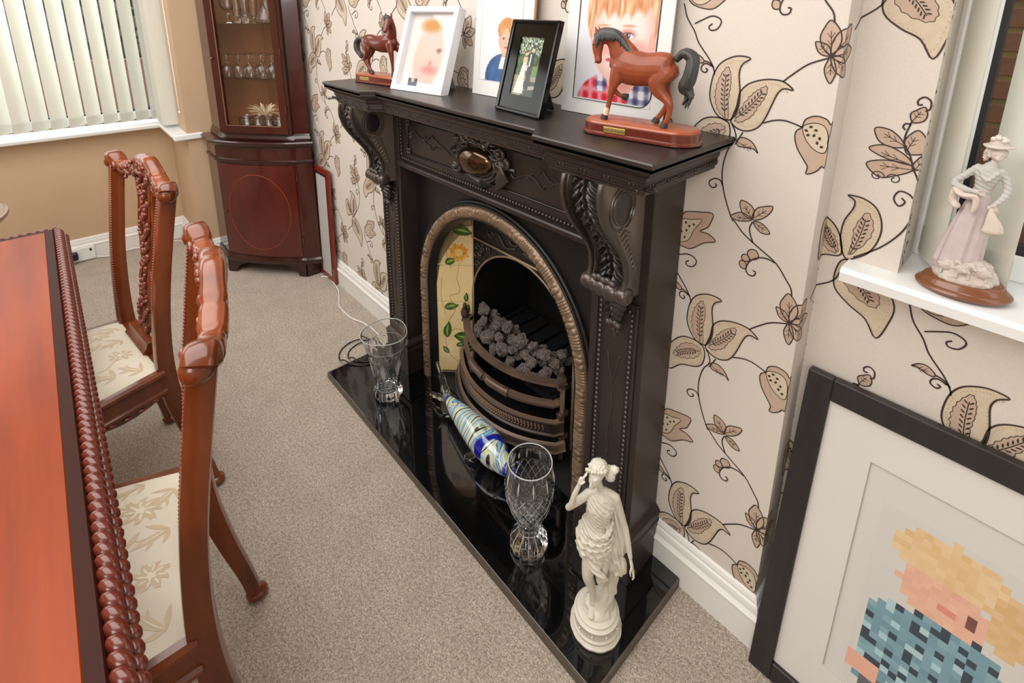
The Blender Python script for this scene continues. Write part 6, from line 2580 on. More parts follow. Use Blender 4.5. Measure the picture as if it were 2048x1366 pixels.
# back leg crossed behind, knee bent
loft(b, [(.010, .002, .262, .020, .021), (.010, -.004, .225, .0175, .018), (.006, -.016, .190, .0140, .0145), (.006, -.020, .168, .0120, .012), (.014, -.004, .146, .0105, .011), (.024, .012, .130, .0078, .0085), (.032, .020, .118, .0062, .007)], 16, 5, side=(1, 0, 0))
# torso: hips swung to the left, waist, ribs, shoulders
loft(b, [(-.010, 0, .255, .033, .026), (-.014, -.002, .274, .035, .0275), (-.014, -.003, .292, .029, .023), (-.012, -.003, .308, .0235, .0185), (-.009, -.003, .326, .0245, .019), (-.006, -.003, .346, .0275, .0205), (-.004, -.002, .364, .029, .0195), (-.004, 0, .380, .027, .016), (-.005, .001, .390, .018, .012)], 24, 5, side=(1, 0, 0))
for s in (-1, 1):
    b.ball((-.005 + s * .0125, -.018, .356), (.0105, .0095, .0105), 14, 10)
# shoulders
loft(b, [(-.034, 0, .381, .0095, .0095), (-.018, .001, .389, .0095, .009), (-.004, .002, .393, .010, .009), (.012, .001, .391, .0095, .009), (.026, 0, .384, .0100, .0100)], 14, 4, side=(0, 1, 0))
# neck and head, tilted down to the left
loft(b, [(-.006, .001, .394, .0088, .0088), (-.010, -.001, .408, .0078, .0080), (-.014, -.003, .420, .0085, .0090)], 14, 4, side=(1, 0, 0))
hc = Vector((-.020, -.006, .442))
b.ball(hc + Vector((.002, .003, .006)), (.0180, .0200, .0200), 20, 14)
loft(b, [(-.019, -.011, .447, .0150, .0140), (-.022, -.016, .434, .0128, .0118), (-.025, -.018, .423, .0078, .0072)], 14, 4, side=(1, 0, 0))
# nose, brow, lips, chin
loft(b, [(-.027, -.0295, .4445, .0016, .0016), (-.0285, -.0325, .4385, .0022, .0024), (-.0290, -.0325, .4355, .0026, .0018)], 8, 3)
b.ball((-.0285, -.0292, .4308), (.0042, .0022, .0012), 10, 6); b.ball((-.0283, -.0285, .4280), (.0036, .0020, .0012), 10, 6)
b.ball((-.0268, -.0245, .4215), (.0040, .0034, .0030), 10, 6)
for s in (-1, 1):
    loft(b, [(-.0255 + s * .0035, -.0282, .4470, .0014, .0010), (-.0235 + s * .009, -.0255, .4478, .0014, .0010)], 8, 3)
    b.ball((-.0250 + s * .0062, -.0262, .4428), (.0030, .0016, .0014), 10, 6)
# arm A: elbow out to the left, hand to the brow
loft(b, [(-.034, 0, .380, .0098, .0100), (-.050, -.006, .366, .0088, .0092), (-.068, -.012, .352, .0076, .0080), (-.075, -.015, .348, .0072, .0074), (-.068, -.022, .366, .0070, .0072), (-.062, -.022, .394, .0060, .0062), (-.054, -.020, .418, .0050, .0048)], 14, 5, side=(0, 1, 0))
loft(b, [(-.054, -.020, .420, .0050, .0040), (-.050, -.020, .430, .0040, .0064), (-.047, -.019, .438, .0036, .0066)], 12, 4, side=(0, 1, 0))
for k, (dx, L) in enumerate(((-.0050, .015), (-.0015, .018), (.0020, .017), (.0052, .013))):
    q = Vector((-.047 + .001 * k, -.0190 + dx * 1.1, .438))
    loft(b, [tuple(q) + (.0020,), tuple(q + Vector((.0035, .001, L * .55))) + (.0019,), tuple(q + Vector((.0095, .003, L))) + (.0015,)], 8, 3)
loft(b, [(-.051, -.025, .428, .0021), (-.046, -.028, .434, .0020), (-.041, -.027, .439, .0016)], 8, 3)
# arm B: hanging, slightly away, fingers curled
loft(b, [(.026, 0, .383, .0100, .0102), (.036, .002, .350, .0090, .0092), (.046, .002, .318, .0078, .0080), (.052, 0, .302, .0074, .0074), (.060, -.008, .270, .0066, .0066), (.066, -.014, .244, .0052, .0050)], 14, 5, side=(0, 1, 0))
loft(b, [(.067, -.015, .238, .0050, .0036), (.070, -.018, .228, .0068, .0036), (.072, -.020, .219, .0064, .0032)], 12, 4, side=(0, 1, 0))
for k, (dy, L) in enumerate(((-.0055, .018), (-.0018, .021), (.0018, .020), (.0050, .016))):
    q = Vector((.0725, -.020 + dy, .217))
    loft(b, [tuple(q) + (.0020,), tuple(q + Vector((.004, -.001, -L * .55))) + (.0019,), tuple(q + Vector((.001, -.002, -L))) + (.0015,)], 8, 3)
loft(b, [(.069, -.024, .228, .0022), (.067, -.029, .219, .0020), (.069, -.030, .212, .0016)], 8, 3)
fig = sculpt(b, 'figure', m_cream, st, .0014, 3)
# hair: wavy mass, curls over the brow and a bun
b = B()
b.ball(hc + Vector((.006, .008, .013)), (.0200, .0180, .0175), 18, 12)
rnd = random.Random(8)
for k in range(26):
    a = rnd.uniform(-.5, 3.6); e = rnd.uniform(.15, 1.3)
    p = hc + Vector((.004, .004, .008)) + Vector((.0195 * cos(a) * cos(e), .0195 * sin(a) * cos(e), .019 * sin(e)))
    b.ball(p, (.0048, .0048, .0040), 8, 6)
for k in range(7):
    b.ball(hc + Vector((-.018 + .006 * k, -.0150 + .0008 * (k - 3) ** 2, .0195 + .002 * (k % 2) - .0004 * (k - 3) ** 2)), (.0048, .0042, .0044), 8, 6)
loft(b, [(-.010, .010, .440, .011, .008), (.004, .014, .436, .011, .010), (.014, .012, .442, .011, .011), (.022, .008, .450, .008, .009)], 14, 4, side=(0, 0, 1), fold=fold_(3, .10, 9))
b.ball((.012, .004, .434), (.011, .009, .012), 12, 8)
sculpt(b, 'hair', m_cream, st, .0013, 2, disp=lambda c: .0012 * sin(c.x * 900 + c.z * 500) * cos(c.y * 700 + c.z * 300))
# drapery: bodice, hip wrap, hanging swags and the cloak behind
b = B()
loft(b, [(-.006, -.003, .372, .0285, .0215), (-.006, -.004, .356, .0305, .0245), (-.008, -.004, .338, .0275, .0225), (-.012, -.003, .318, .0250, .0205), (-.016, -.002, .300, .0300, .0240)], 48, 6, side=(1, 0, 0), fold=lambda a, t: .035 * sin(5 * a + 9 * t) + .02 * sin(11 * a - 13 * t))
loft(b, [(-.040, -.004, .312, .006, .006), (-.030, -.020, .300, .008, .007), (-.010, -.028, .293, .008, .006), (.012, -.022, .300, .007, .006), (.022, -.004, .318, .006, .006)], 14, 6, side=(0, 0, 1), fold=fold_(3, .15, 12))
sculpt(b, 'bodice', m_cream, st, .0014, 3, disp=lambda c: .0009 * sin(c.x * 420 + c.z * 600))
b = B()
loft(b, [(-.014, -.002, .286, .0370, .0290), (-.015, -.003, .268, .0400, .0310), (-.014, -.005, .244, .0380, .0310), (-.011, -.007, .226, .0340, .0280), (-.012, -.008, .214, .0300, .0250)], 60, 6, side=(1, 0, 0), fold=lambda a, t: .05 * sin(6 * a + 7 * t) * (.3 + t) + .03 * sin(13 * a - 9 * t))
for z, r, dz in ((.284, .040, .012), (.270, .041, .018), (.252, .040, .020)):
    pts = [(-.014 + r * cos(a), -.004 + r * .78 * sin(a), z + dz * sin(a + .9) * .5) for a in [2 * PI * k / 26 for k in range(26)]]
    b.tube(pts, [.0026 + .0012 * sin(3 * k) for k in range(26)], 8, closed=True)
loft(b, [(-.026, -.026, .236, .010, .007), (-.010, -.036, .216, .010, .007), (.006, -.036, .200, .009, .007), (.014, -.032, .190, .008, .006)], 12, 5, side=(0, 0, 1), fold=fold_(3, .15, 8))
sculpt(b, 'skirt_wrap', m_cream, st, .0014, 3, disp=lambda c: .0011 * sin(c.x * 300 + c.z * 520 + 2 * sin(c.z * 90)))
b = B()
loft(b, [(.024, .004, .362, .007, .010), (.030, .006, .330, .010, .011), (.038, .006, .296, .013, .011), (.046, .004, .262, .014, .011), (.044, .004, .236, .016, .010)], 24, 6, side=(1, 0, 0), fold=lambda a, t: .16 * sin(5 * a + 2 * t))
loft(b, [(.010, .004, .262, .024, .014), (.026, .004, .238, .022, .013), (.030, .004, .212, .020, .012), (.036, .002, .192, .024, .013), (.032, .008, .170, .018, .012), (.030, .010, .140, .014, .012), (.028, .010, .108, .016, .014)], 28, 6, side=(1, 0, 0), fold=lambda a, t: .14 * sin(5 * a + 6 * t))
loft(b, [(.040, -.002, .214, .012, .006), (.050, -.004, .200, .010, .008), (.052, -.004, .184, .010, .007), (.040, -.004, .174, .010, .006)], 14, 5)
sculpt(b, 'cloak', m_cream, st, .0015, 3, disp=lambda c: .0012 * sin(c.x * 520 + c.z * 110))

# ================================================================ SILL FIGURINE
m_bisq = mat('bisque_stone', (206, 196, 186), 0.65, noise_=(40, (190, 178, 170), (1, 1, 1), .3), wear=((228, 220, 212), .52, .62))
m_bisp = mat('bisque_lilac', (206, 195, 193), 0.65, noise_=(40, (188, 172, 174), (1, 1, 1), .3))
m_bisb = mat('bisque_blue_grey', (196, 194, 189), 0.65, noise_=(40, (176, 176, 174), (1, 1, 1), .3))
m_bisf = mat('bisque_skin', (208, 196, 186), 0.6)
m_oak = mat('turned_oak', (128, 78, 44), 0.3, coat=.4, noise_=(10, (112, 62, 36), (1, .25, 1), .3))
fg = thing('figurine', 'pale stone figurine of a lady in hat and long skirt with sheep, on sill', 'figurine', (.214, .078, RZ + .003), .12)
fg.rotation_euler = (0, -.035, .12)
b = B()
b.lathe([(.001, 0), (.060, 0), (.0635, .003), (.0645, .006), (.062, .009), (.0585, .011), (.058, .013), (.056, .0145), (.054, .019), (.050, .022), (.001, .0225)], 56, sx=1.0, sy=.78)
b.build('wooden_base', m_oak, fg, smooth=40)
b = B()
loft(b, [(0, 0, .026, .044, .034), (0, 0, .034, .040, .031)], 30, 4, side=(1, 0, 0), fold=lambda a, t: .05 * sin(5 * a) + .03 * sin(9 * a + 2))
sculpt(b, 'rocky_ground', m_bisq, fg, .0014, 2, disp=lambda c: .0016 * noise.noise(c * 160))
# skirt
b = B()
loft(b, [(.002, 0, .172, .0130, .0110), (.001, .001, .155, .0175, .0150), (-.002, .002, .130, .0215, .0190), (-.006, .003, .100, .0250, .0225), (-.010, .004, .070, .0280, .0250), (-.013, .004, .044, .0300, .0260)], 60, 6, side=(1, 0, 0), fold=lambda a, t: (.06 * sin(8 * a + 2 * t) + .035 * sin(13 * a)) * min(1, t * 2.2))
sculpt(b, 'skirt', m_bisp, fg, .0013, 2)
b = B()
loft(b, [(.001, 0, .170, .0125, .0105), (.003, -.001, .186, .0120, .0105), (.005, -.002, .202, .0155, .0125), (.006, -.001, .214, .0165, .0115), (.008, 0, .222, .0090, .0080)], 22, 5, side=(1, 0, 0))
loft(b, [(-.008, 0, .217, .0062, .0062), (-.022, -.003, .202, .0058, .0058), (-.034, -.006, .188, .0055, .0055), (-.020, -.014, .182, .0050, .0048), (-.006, -.018, .180, .0042, .0040)], 14, 5)
loft(b, [(.021, 0, .215, .0062, .0062), (.029, -.002, .198, .0058, .0058), (.031, -.006, .182, .0055, .0055), (.024, -.012, .168, .0046, .0044), (.017, -.015, .160, .0038, .0036)], 14, 5)
loft(b, [(-.004, -.010, .216, .004, .003), (.004, -.014, .200, .004, .003), (.016, -.010, .214, .004, .003)], 10, 4)
sculpt(b, 'bodice', m_bisb, fg, .0012, 2, disp=lambda c: .0004 * sin(c.z * 900 + c.x * 400))
b = B()
loft(b, [(.008, -.001, .222, .0046, .0046), (.010, -.002, .232, .0044, .0044)], 12, 3)
b.ball((.012, -.004, .243), (.0098, .0105, .0112), 16, 12)
b.ball((.0135, -.0115, .2375), (.0052, .0050, .0052), 12, 8)
b.ball((.0145, -.0158, .2415), (.0013, .0018, .0020), 8, 6); b.ball((.0145, -.0150, .2368), (.0024, .0014, .0008), 8, 6)
for s in (-1, 1):
    b.ball((.0138 + s * .0040, -.0138, .2445), (.0018, .0010, .0010), 8, 6)
sculpt(b, 'face', m_bisf, fg, .0009, 1)
for (hx, hy, hz) in ((-.004, -.019, .180), (.014, -.017, .157)):
    b = B()
    b.ball((hx, hy, hz), (.0044, .0030, .0040), 10, 8)
    for k in range(4):
        loft(b, [(hx + .003, hy - .001, hz + .003 - .002 * k, .0012), (hx + .0075, hy - .002, hz + .002 - .002 * k, .0012), (hx + .0095, hy - .0005, hz - .0005 - .002 * k, .0010)], 8, 2)
    loft(b, [(hx + .001, hy - .002, hz + .003, .0013), (hx + .005, hy - .0045, hz + .0045, .0011)], 8, 2)
    sculpt(b, 'hand', m_bisf, fg, .0008, 1)
b = B()
b.ball((.009, .002, .246), (.0128, .0120, .0110), 14, 10)
for k in range(16):
    a = k * .45 + .4
    b.ball((.010 + .0115 * cos(a), .001 + .0105 * sin(a) * (1 if sin(a) > 0 else .75), .243 + .004 * sin(k * 2.1)), (.0038, .0038, .0042), 8, 6)
b.ball((-.001, .003, .236), (.0045, .0045, .008), 8, 6)
sculpt(b, 'hair', m_bisq, fg, .0012, 2, disp=lambda c: .0007 * sin(c.z * 1500 + c.x * 900))
b = B()
b.lathe([(.001, .254), (.012, .2545), (.0185, .2535), (.0195, .2555), (.0125, .2585), (.0105, .2620), (.0090, .2670), (.001, .2685)], 30, (.011, 0, 0), rfn=lambda a, z: 1 + .08 * sin(3 * a + 1))
for k in range(7):
    b.ball((.011 + .008 * cos(k * .9), -.004 + .006 * sin(k * .9), .2655 + .002 * (k % 3)), (.0042, .0042, .0038), 8, 6)
b.build('hat', m_bisq, fg, smooth=60)
b = B()
loft(b, [(-.030, -.010, .180, .006, .004), (-.022, -.018, .172, .007, .005), (-.006, -.021, .172, .006, .005), (-.004, -.022, .160, .005, .004), (-.006, -.022, .148, .006, .0035)], 14, 5, fold=fold_(3, .12, 8))
loft(b, [(-.031, -.008, .176, .006, .005), (-.033, -.006, .160, .007, .006), (-.026, -.012, .150, .006, .005)], 12, 5, fold=fold_(3, .12, 8))
sculpt(b, 'shawl', m_bisf, fg, .0012, 2)
b = B()
loft(b, [(.016, -.018, .154, .0030, .0030), (.018, -.021, .142, .0070, .0040), (.021, -.022, .130, .0110, .0050), (.022, -.023, .120, .0130, .0055)], 24, 5, side=(1, 0, 0), fold=lambda a, t: .18 * sin(8 * a) * t)
sculpt(b, 'folded_parasol', m_bisf, fg, .0011, 1)
for (sx, sy, sc, fl) in ((-.024, -.018, 1.0, 1), (.018, -.021, 1.05, -1), (-.004, -.026, .85, 1)):
    b = B()
    b.ball((sx, sy, .046), (.0135 * sc, .0095 * sc, .0100 * sc), 14, 10)
    b.ball((sx + fl * .012 * sc, sy - .004, .055), (.0058 * sc, .0050 * sc, .0056 * sc), 10, 8)
    b.ball((sx + fl * .017 * sc, sy - .006, .0525), (.0036 * sc, .0030 * sc, .0032 * sc), 10, 8)
    for s in (-1, 1):
        b.ball((sx + fl * .010 * sc, sy - .004 + s * .0055, .058), (.0015, .0030, .0016), 8, 6)
        b.tube([(sx + s * .007, sy - .004, .042), (sx + s * .008, sy - .005, .032)], .0022, 8)
    rr_ = random.Random(int(sx * 1000))
    for k in range(22):
        a = rr_.uniform(0, 6.28); e = rr_.uniform(-.3, 1.3)
        b.ball((sx + .0125 * sc * cos(a) * cos(e), sy + .0090 * sc * sin(a) * cos(e), .046 + .0095 * sc * sin(e)), .0026, 6, 5)
    sculpt(b, 'sheep', m_bisq, fg, .0012, 1)
# ================================================================ DINING TABLE AND CHAIRS
m_top = mat('glossy_mahogany_top', (148, 60, 10), 0.36, spec=.20, noise_=(7, (112, 40, 6), (.20, 2.2, 1), .22))
m_band = mat('dark_crossband', (50, 18, 9), 0.5, spec=.12)
m_rope = mat('carved_rope_mahogany', (84, 30, 20), 0.24, coat=.35, wear=((120, 52, 36), .53, .64))
TX0, TX1, TY0, TY1 = -1.885, .02, -2.05, -1.062
tb = thing('dining_table', 'glossy orange-red mahogany dining table with carved rope edge', 'table', (-.95, -1.55, 0))
B().box(TX0 + .036, TX1 - .036, TY0 + .036, TY1 - .040, .728, .750, bev=.0015).build('table_top', m_top, tb, local=False)
b = B()
path = [(TX1 - .018, TY1 - .022), (TX0 + .018, TY1 - .022), (TX0 + .018, TY0 + .018), (TX1 - .018, TY0 + .018)]
b.sweep(path[::1], closed=True, prof= [(-.018, .716), (.004, .716), (.005, .728), (.003, .744), (.0, .7492), (-.018, .7500)])
b.build('edge_band', m_band, tb, local=False, smooth=30)


def rope(name, p0, p1, r, pitch, tilt):
    b = B()
    p0, p1 = Vector(p0), Vector(p1)
    d = (p1 - p0).normalized()
    n = int((p1 - p0).length / pitch)
    x = d
    z = Vector((0, 0, 1))
    y = z.cross(x)
    base = Matrix((x, y, z)).transposed()
    q = .95
    Lx = (-y * cos(q) + x * sin(q) * (1 if x.x > 0 or x.y > 0 else -1)).normalized()
    if abs(x.x) > .5:
        Lx = (Vector((0, 1, 0)) * cos(q) + Vector((1, 0, 0)) * sin(q)).normalized()
    Tz = Vector((0, 0, 1)); Ty = Tz.cross(Lx)
    m4 = (Matrix((Lx, Ty, Tz)).transposed() @ Matrix.Rotation(.35, 3, 'Y')).to_4x4()
    for i in range(n):
        b.ball(p0 + d * (pitch * (i + .5)), (r * 1.42, pitch * .50, r * 1.02), 12, 8, mtx=m4)
    return b.build(name, m_rope, tb, local=False, smooth=180)


rope('rope_moulding', (TX1, TY1 - .008, .737), (TX0 + .004, TY1 - .008, .738), .0130, .0205, -.60)
rope('rope_moulding', (TX1, TY1 + .004, .7195), (TX0 + .002, TY1 + .004, .7195), .0085, .0205, -.60)
rope('rope_moulding', (TX0 + .006, TY1 - .010, .737), (TX0 + .006, TY0, .738), .0130, .0205, -.60)
rope('rope_moulding', (TX0 - .004, TY1, .7195), (TX0 - .004, TY0, .7195), .0085, .0205, -.60)
rope('rope_moulding', (TX1 - .006, TY0, .737), (TX1 - .006, TY1 - .010, .737), .0125, .0205, -.55)
rope('rope_moulding', (TX1 + .004, TY0, .7195), (TX1 + .004, TY1, .7195), .0085, .0205, -.55)
rope('rope_moulding', (TX0, TY0 + .008, .738), (TX1, TY0 + .008, .738), .0130, .0205, -.55)
b = B()
ap = []
for k in range(41):
    t = k / 40
    x = TX0 + .06 + (TX1 - TX0 - .12) * t
    ap.append((x, .634 + .014 * sin(t * 2 * PI * 5)))
b.prism([(TX0 + .06, .716)] + ap + [(TX1 - .06, .716)], TY1 - .070, TY1 - .045, 'y')
b.build('apron', m_band, tb, local=False, fix=True)
b = B().prism([(TY1 - .07, .716), (TY1 - .07, .64), (TY0 + .07, .64), (TY0 + .07, .716)], TX0 + .045, TX0 + .07, 'x')
b.build('apron', m_band, tb, local=False, fix=True)
m_chair = mat('chair_mahogany', (136, 64, 20), 0.24, coat=.25, noise_=(9, (78, 30, 10), (1, 1, .25), .2))
m_chaird = mat('chair_carved_mahogany', (78, 28, 20), 0.28, coat=.5, wear=((150, 76, 52), .53, .66))


def cab_leg(x, y, sx, sy, top, par, m=m_chair, k=1.0):
    b = B()
    pts = [(x, y, top), (x + sx * .018, y + sy * .018, top - .05), (x + sx * .030, y + sy * .030, top - .12), (x + sx * .018, y + sy * .018, top * .52), (x + sx * .004, y + sy * .004, top * .28), (x + sx * .006, y + sy * .006, .06), (x + sx * .028, y + sy * .028, .026)]
    loft(b, [p + (r * k, r * k) for p, r in zip(pts, (.030, .034, .034, .024, .017, .015, .024))], 16, 5)
    b.ball((x + sx * .034, y + sy * .034, .024), (.031 * k, .031 * k, .0235), 14, 9)
    return b.build('leg', m, par, local=False, smooth=60)


cab_leg(TX0 + .10, TY1 - .085, -1, 1, .66, tb, m_band, 1.1)
cab_leg(TX0 + .10, TY0 + .085, -1, -1, .66, tb, m_band, 1.1)
cab_leg(TX1 - .10, TY1 - .085, 1, 1, .66, tb, m_band, 1.1)
cab_leg(TX1 - .10, TY0 + .085, 1, -1, .66, tb, m_band, 1.1)

# small round table behind the dining table
rt_ = thing('round_side_table', 'small round wooden side table just left beyond the dining table', 'table', (-2.32, -1.505, 0))
m_pale = mat('round_table_wood', (150, 116, 90), .3, coat=.4, noise_=(5, (122, 88, 66), (1, .3, 1), .3))
B().lathe([(.001, .695), (.285, .695), (.302, .700), (.306, .708), (.304, .716), (.296, .719), (.294, .721), (.001, .7215)], 64).build('table_top', m_pale, rt_, smooth=40)
B().lathe([(.001, .12), (.05, .12), (.055, .14), (.03, .18), (.022, .26), (.04, .34), (.046, .40), (.028, .48), (.022, .60), (.05, .66), (.08, .695), (.001, .695)], 28).build('pedestal', m_band, rt_, smooth=60)
for k in range(3):
    a = k * 2 * PI / 3 + .4
    b = B(); loft(b, [(.02 * cos(a), .02 * sin(a), .17, .018, .022), (.12 * cos(a), .12 * sin(a), .13, .016, .018), (.20 * cos(a), .20 * sin(a), .045, .013, .014), (.25 * cos(a), .25 * sin(a), .022, .018, .014)], 12, 5)
    b.build('leg', m_band, rt_, smooth=60)

# ---- chairs
m_damask = mat('cream_damask', (226, 216, 196), 0.7, sheen=.2, bump=(600, .15, .0006))
m_dmgold = mat('damask_gold_leaf', (208, 188, 156), 0.45, sheen=.3)
m_dmedge = mat('damask_pale_thread', (232, 222, 198), 0.5)


def seat_z(u, v):
    return .458 + .034 * (1 - abs(2 * u - 1) ** 3.2) ** .8 * (1 - abs(2 * v - 1) ** 3.2) ** .8


def seat_xy(u, v):
    """v 0 back .. 1 front"""
    w = .372 + (.50 - .372) * v
    return ((u - .5) * w, -.012 - .405 * v)


def damask(seed):
    rr_ = random.Random(seed)
    b = B()

    def put(polys, mi, h):
        for P in polys:
            ok = all(.03 < p[0] < .97 and .03 < p[1] < .97 for p in P)
            if not ok:
                continue
            b.m = mi
            vs = []
            for p in P:
                x, y = seat_xy(p[0], p[1])
                vs.append((x, y, seat_z(p[0], p[1]) + h))
            b.add(vs, [tuple(range(len(vs)))])

    def leafm(cx, cy, a, L, w, mi=0, h=.0005):
        P = []
        for t_, v_ in ((0, 0), (.18, .6), (.45, 1), (.75, .65), (1, 0)):
            P.append((t_, v_))
        for k in range(4):
            t0, v0 = P[k]; t1, v1_ = P[k + 1]
            quad = []
            for t_, v_ in ((t0, v0), (t1, v1_), (t1, -v1_ * .8), (t0, -v0 * .8)):
                bend = .18 * L * t_ * t_
                X = cx + cos(a) * t_ * L - sin(a) * (v_ * w + bend)
                Y = cy + sin(a) * t_ * L + cos(a) * (v_ * w + bend)
                quad.append((X, Y))
            put([quad[::1]], mi, h)

    for (cx, cy, s) in ((.27, .20, 1), (.66, .14, .8), (.72, .40, 1.05), (.30, .52, 1), (.60, .68, .9), (.22, .82, .9), (.80, .80, .9), (.47, .36, .7)):
        n = 8
        a0 = rr_.uniform(0, 6)
        for k in range(n):
            a = a0 + 2 * PI * k / n
            leafm(cx, cy, a, (.098 if k % 2 else .080) * s, .026 * s)
            leafm(cx + cos(a) * .055 * s, cy + sin(a) * .055 * s, a + .7, .045 * s, .014 * s)
            leafm(cx + cos(a) * .02, cy + sin(a) * .02, a, .045 * s, .008 * s, 1, .0008)
        for k in range(5):
            a = a0 + .5 + 2 * PI * k / 5
            leafm(cx, cy, a, .03 * s, .012 * s, 1, .0009)
    for (x0, y0, a, L) in ((.88, .44, 2.6, .15), (.06, .20, .9, .15), (.92, .08, 2.2, .15), (.50, .76, 1.0, .15), (.34, .34, -.4, .13), (.10, .92, .4, .15), (.10, .36, .6, .16), (.42, .08, .9, .15), (.45, .60, 2.2, .16), (.86, .58, 2.0, .16), (.52, .90, .2, .16), (.12, .68, -.3, .14), (.88, .22, 1.9, .14), (.48, .24, 2.6, .13), (.38, .72, .2, .15), (.60, .50, .4, .13), (.15, .07, .4, .14), (.78, .93, 2.8, .13)):
        leafm(x0, y0, a, L * 1.1, .022); leafm(x0, y0, a + .9, L * .7, .015); leafm(x0, y0, a - .8, L * .6, .013); leafm(x0 + cos(a) * L * .5, y0 + sin(a) * L * .5, a + .7, L * .5, .011); leafm(x0 + cos(a) * L * .5, y0 + sin(a) * L * .5, a - .6, L * .45, .010)
        leafm(x0, y0, a, L * .85, .004, 1, .0008)
    for (pts) in (((.27, .20), (.20, .36), (.30, .52)), ((.30, .52), (.42, .64), (.60, .68)), ((.72, .40), (.70, .56), (.60, .68)), ((.66, .14), (.78, .26), (.72, .40)), ((.22, .82), (.20, .66), (.30, .52)), ((.80, .80), (.70, .78), (.60, .68))):
        P = smooth_path([(p[0], p[1], 0) for p in pts], 6)
        for p, q in zip(P, P[1:]):
            d = (q - p).normalized(); n_ = Vector((-d.y, d.x, 0)) * .005
            put([[(v_.x, v_.y) for v_ in (p + n_, p - n_, q - n_, q + n_)]], 0, .0004)
    return b


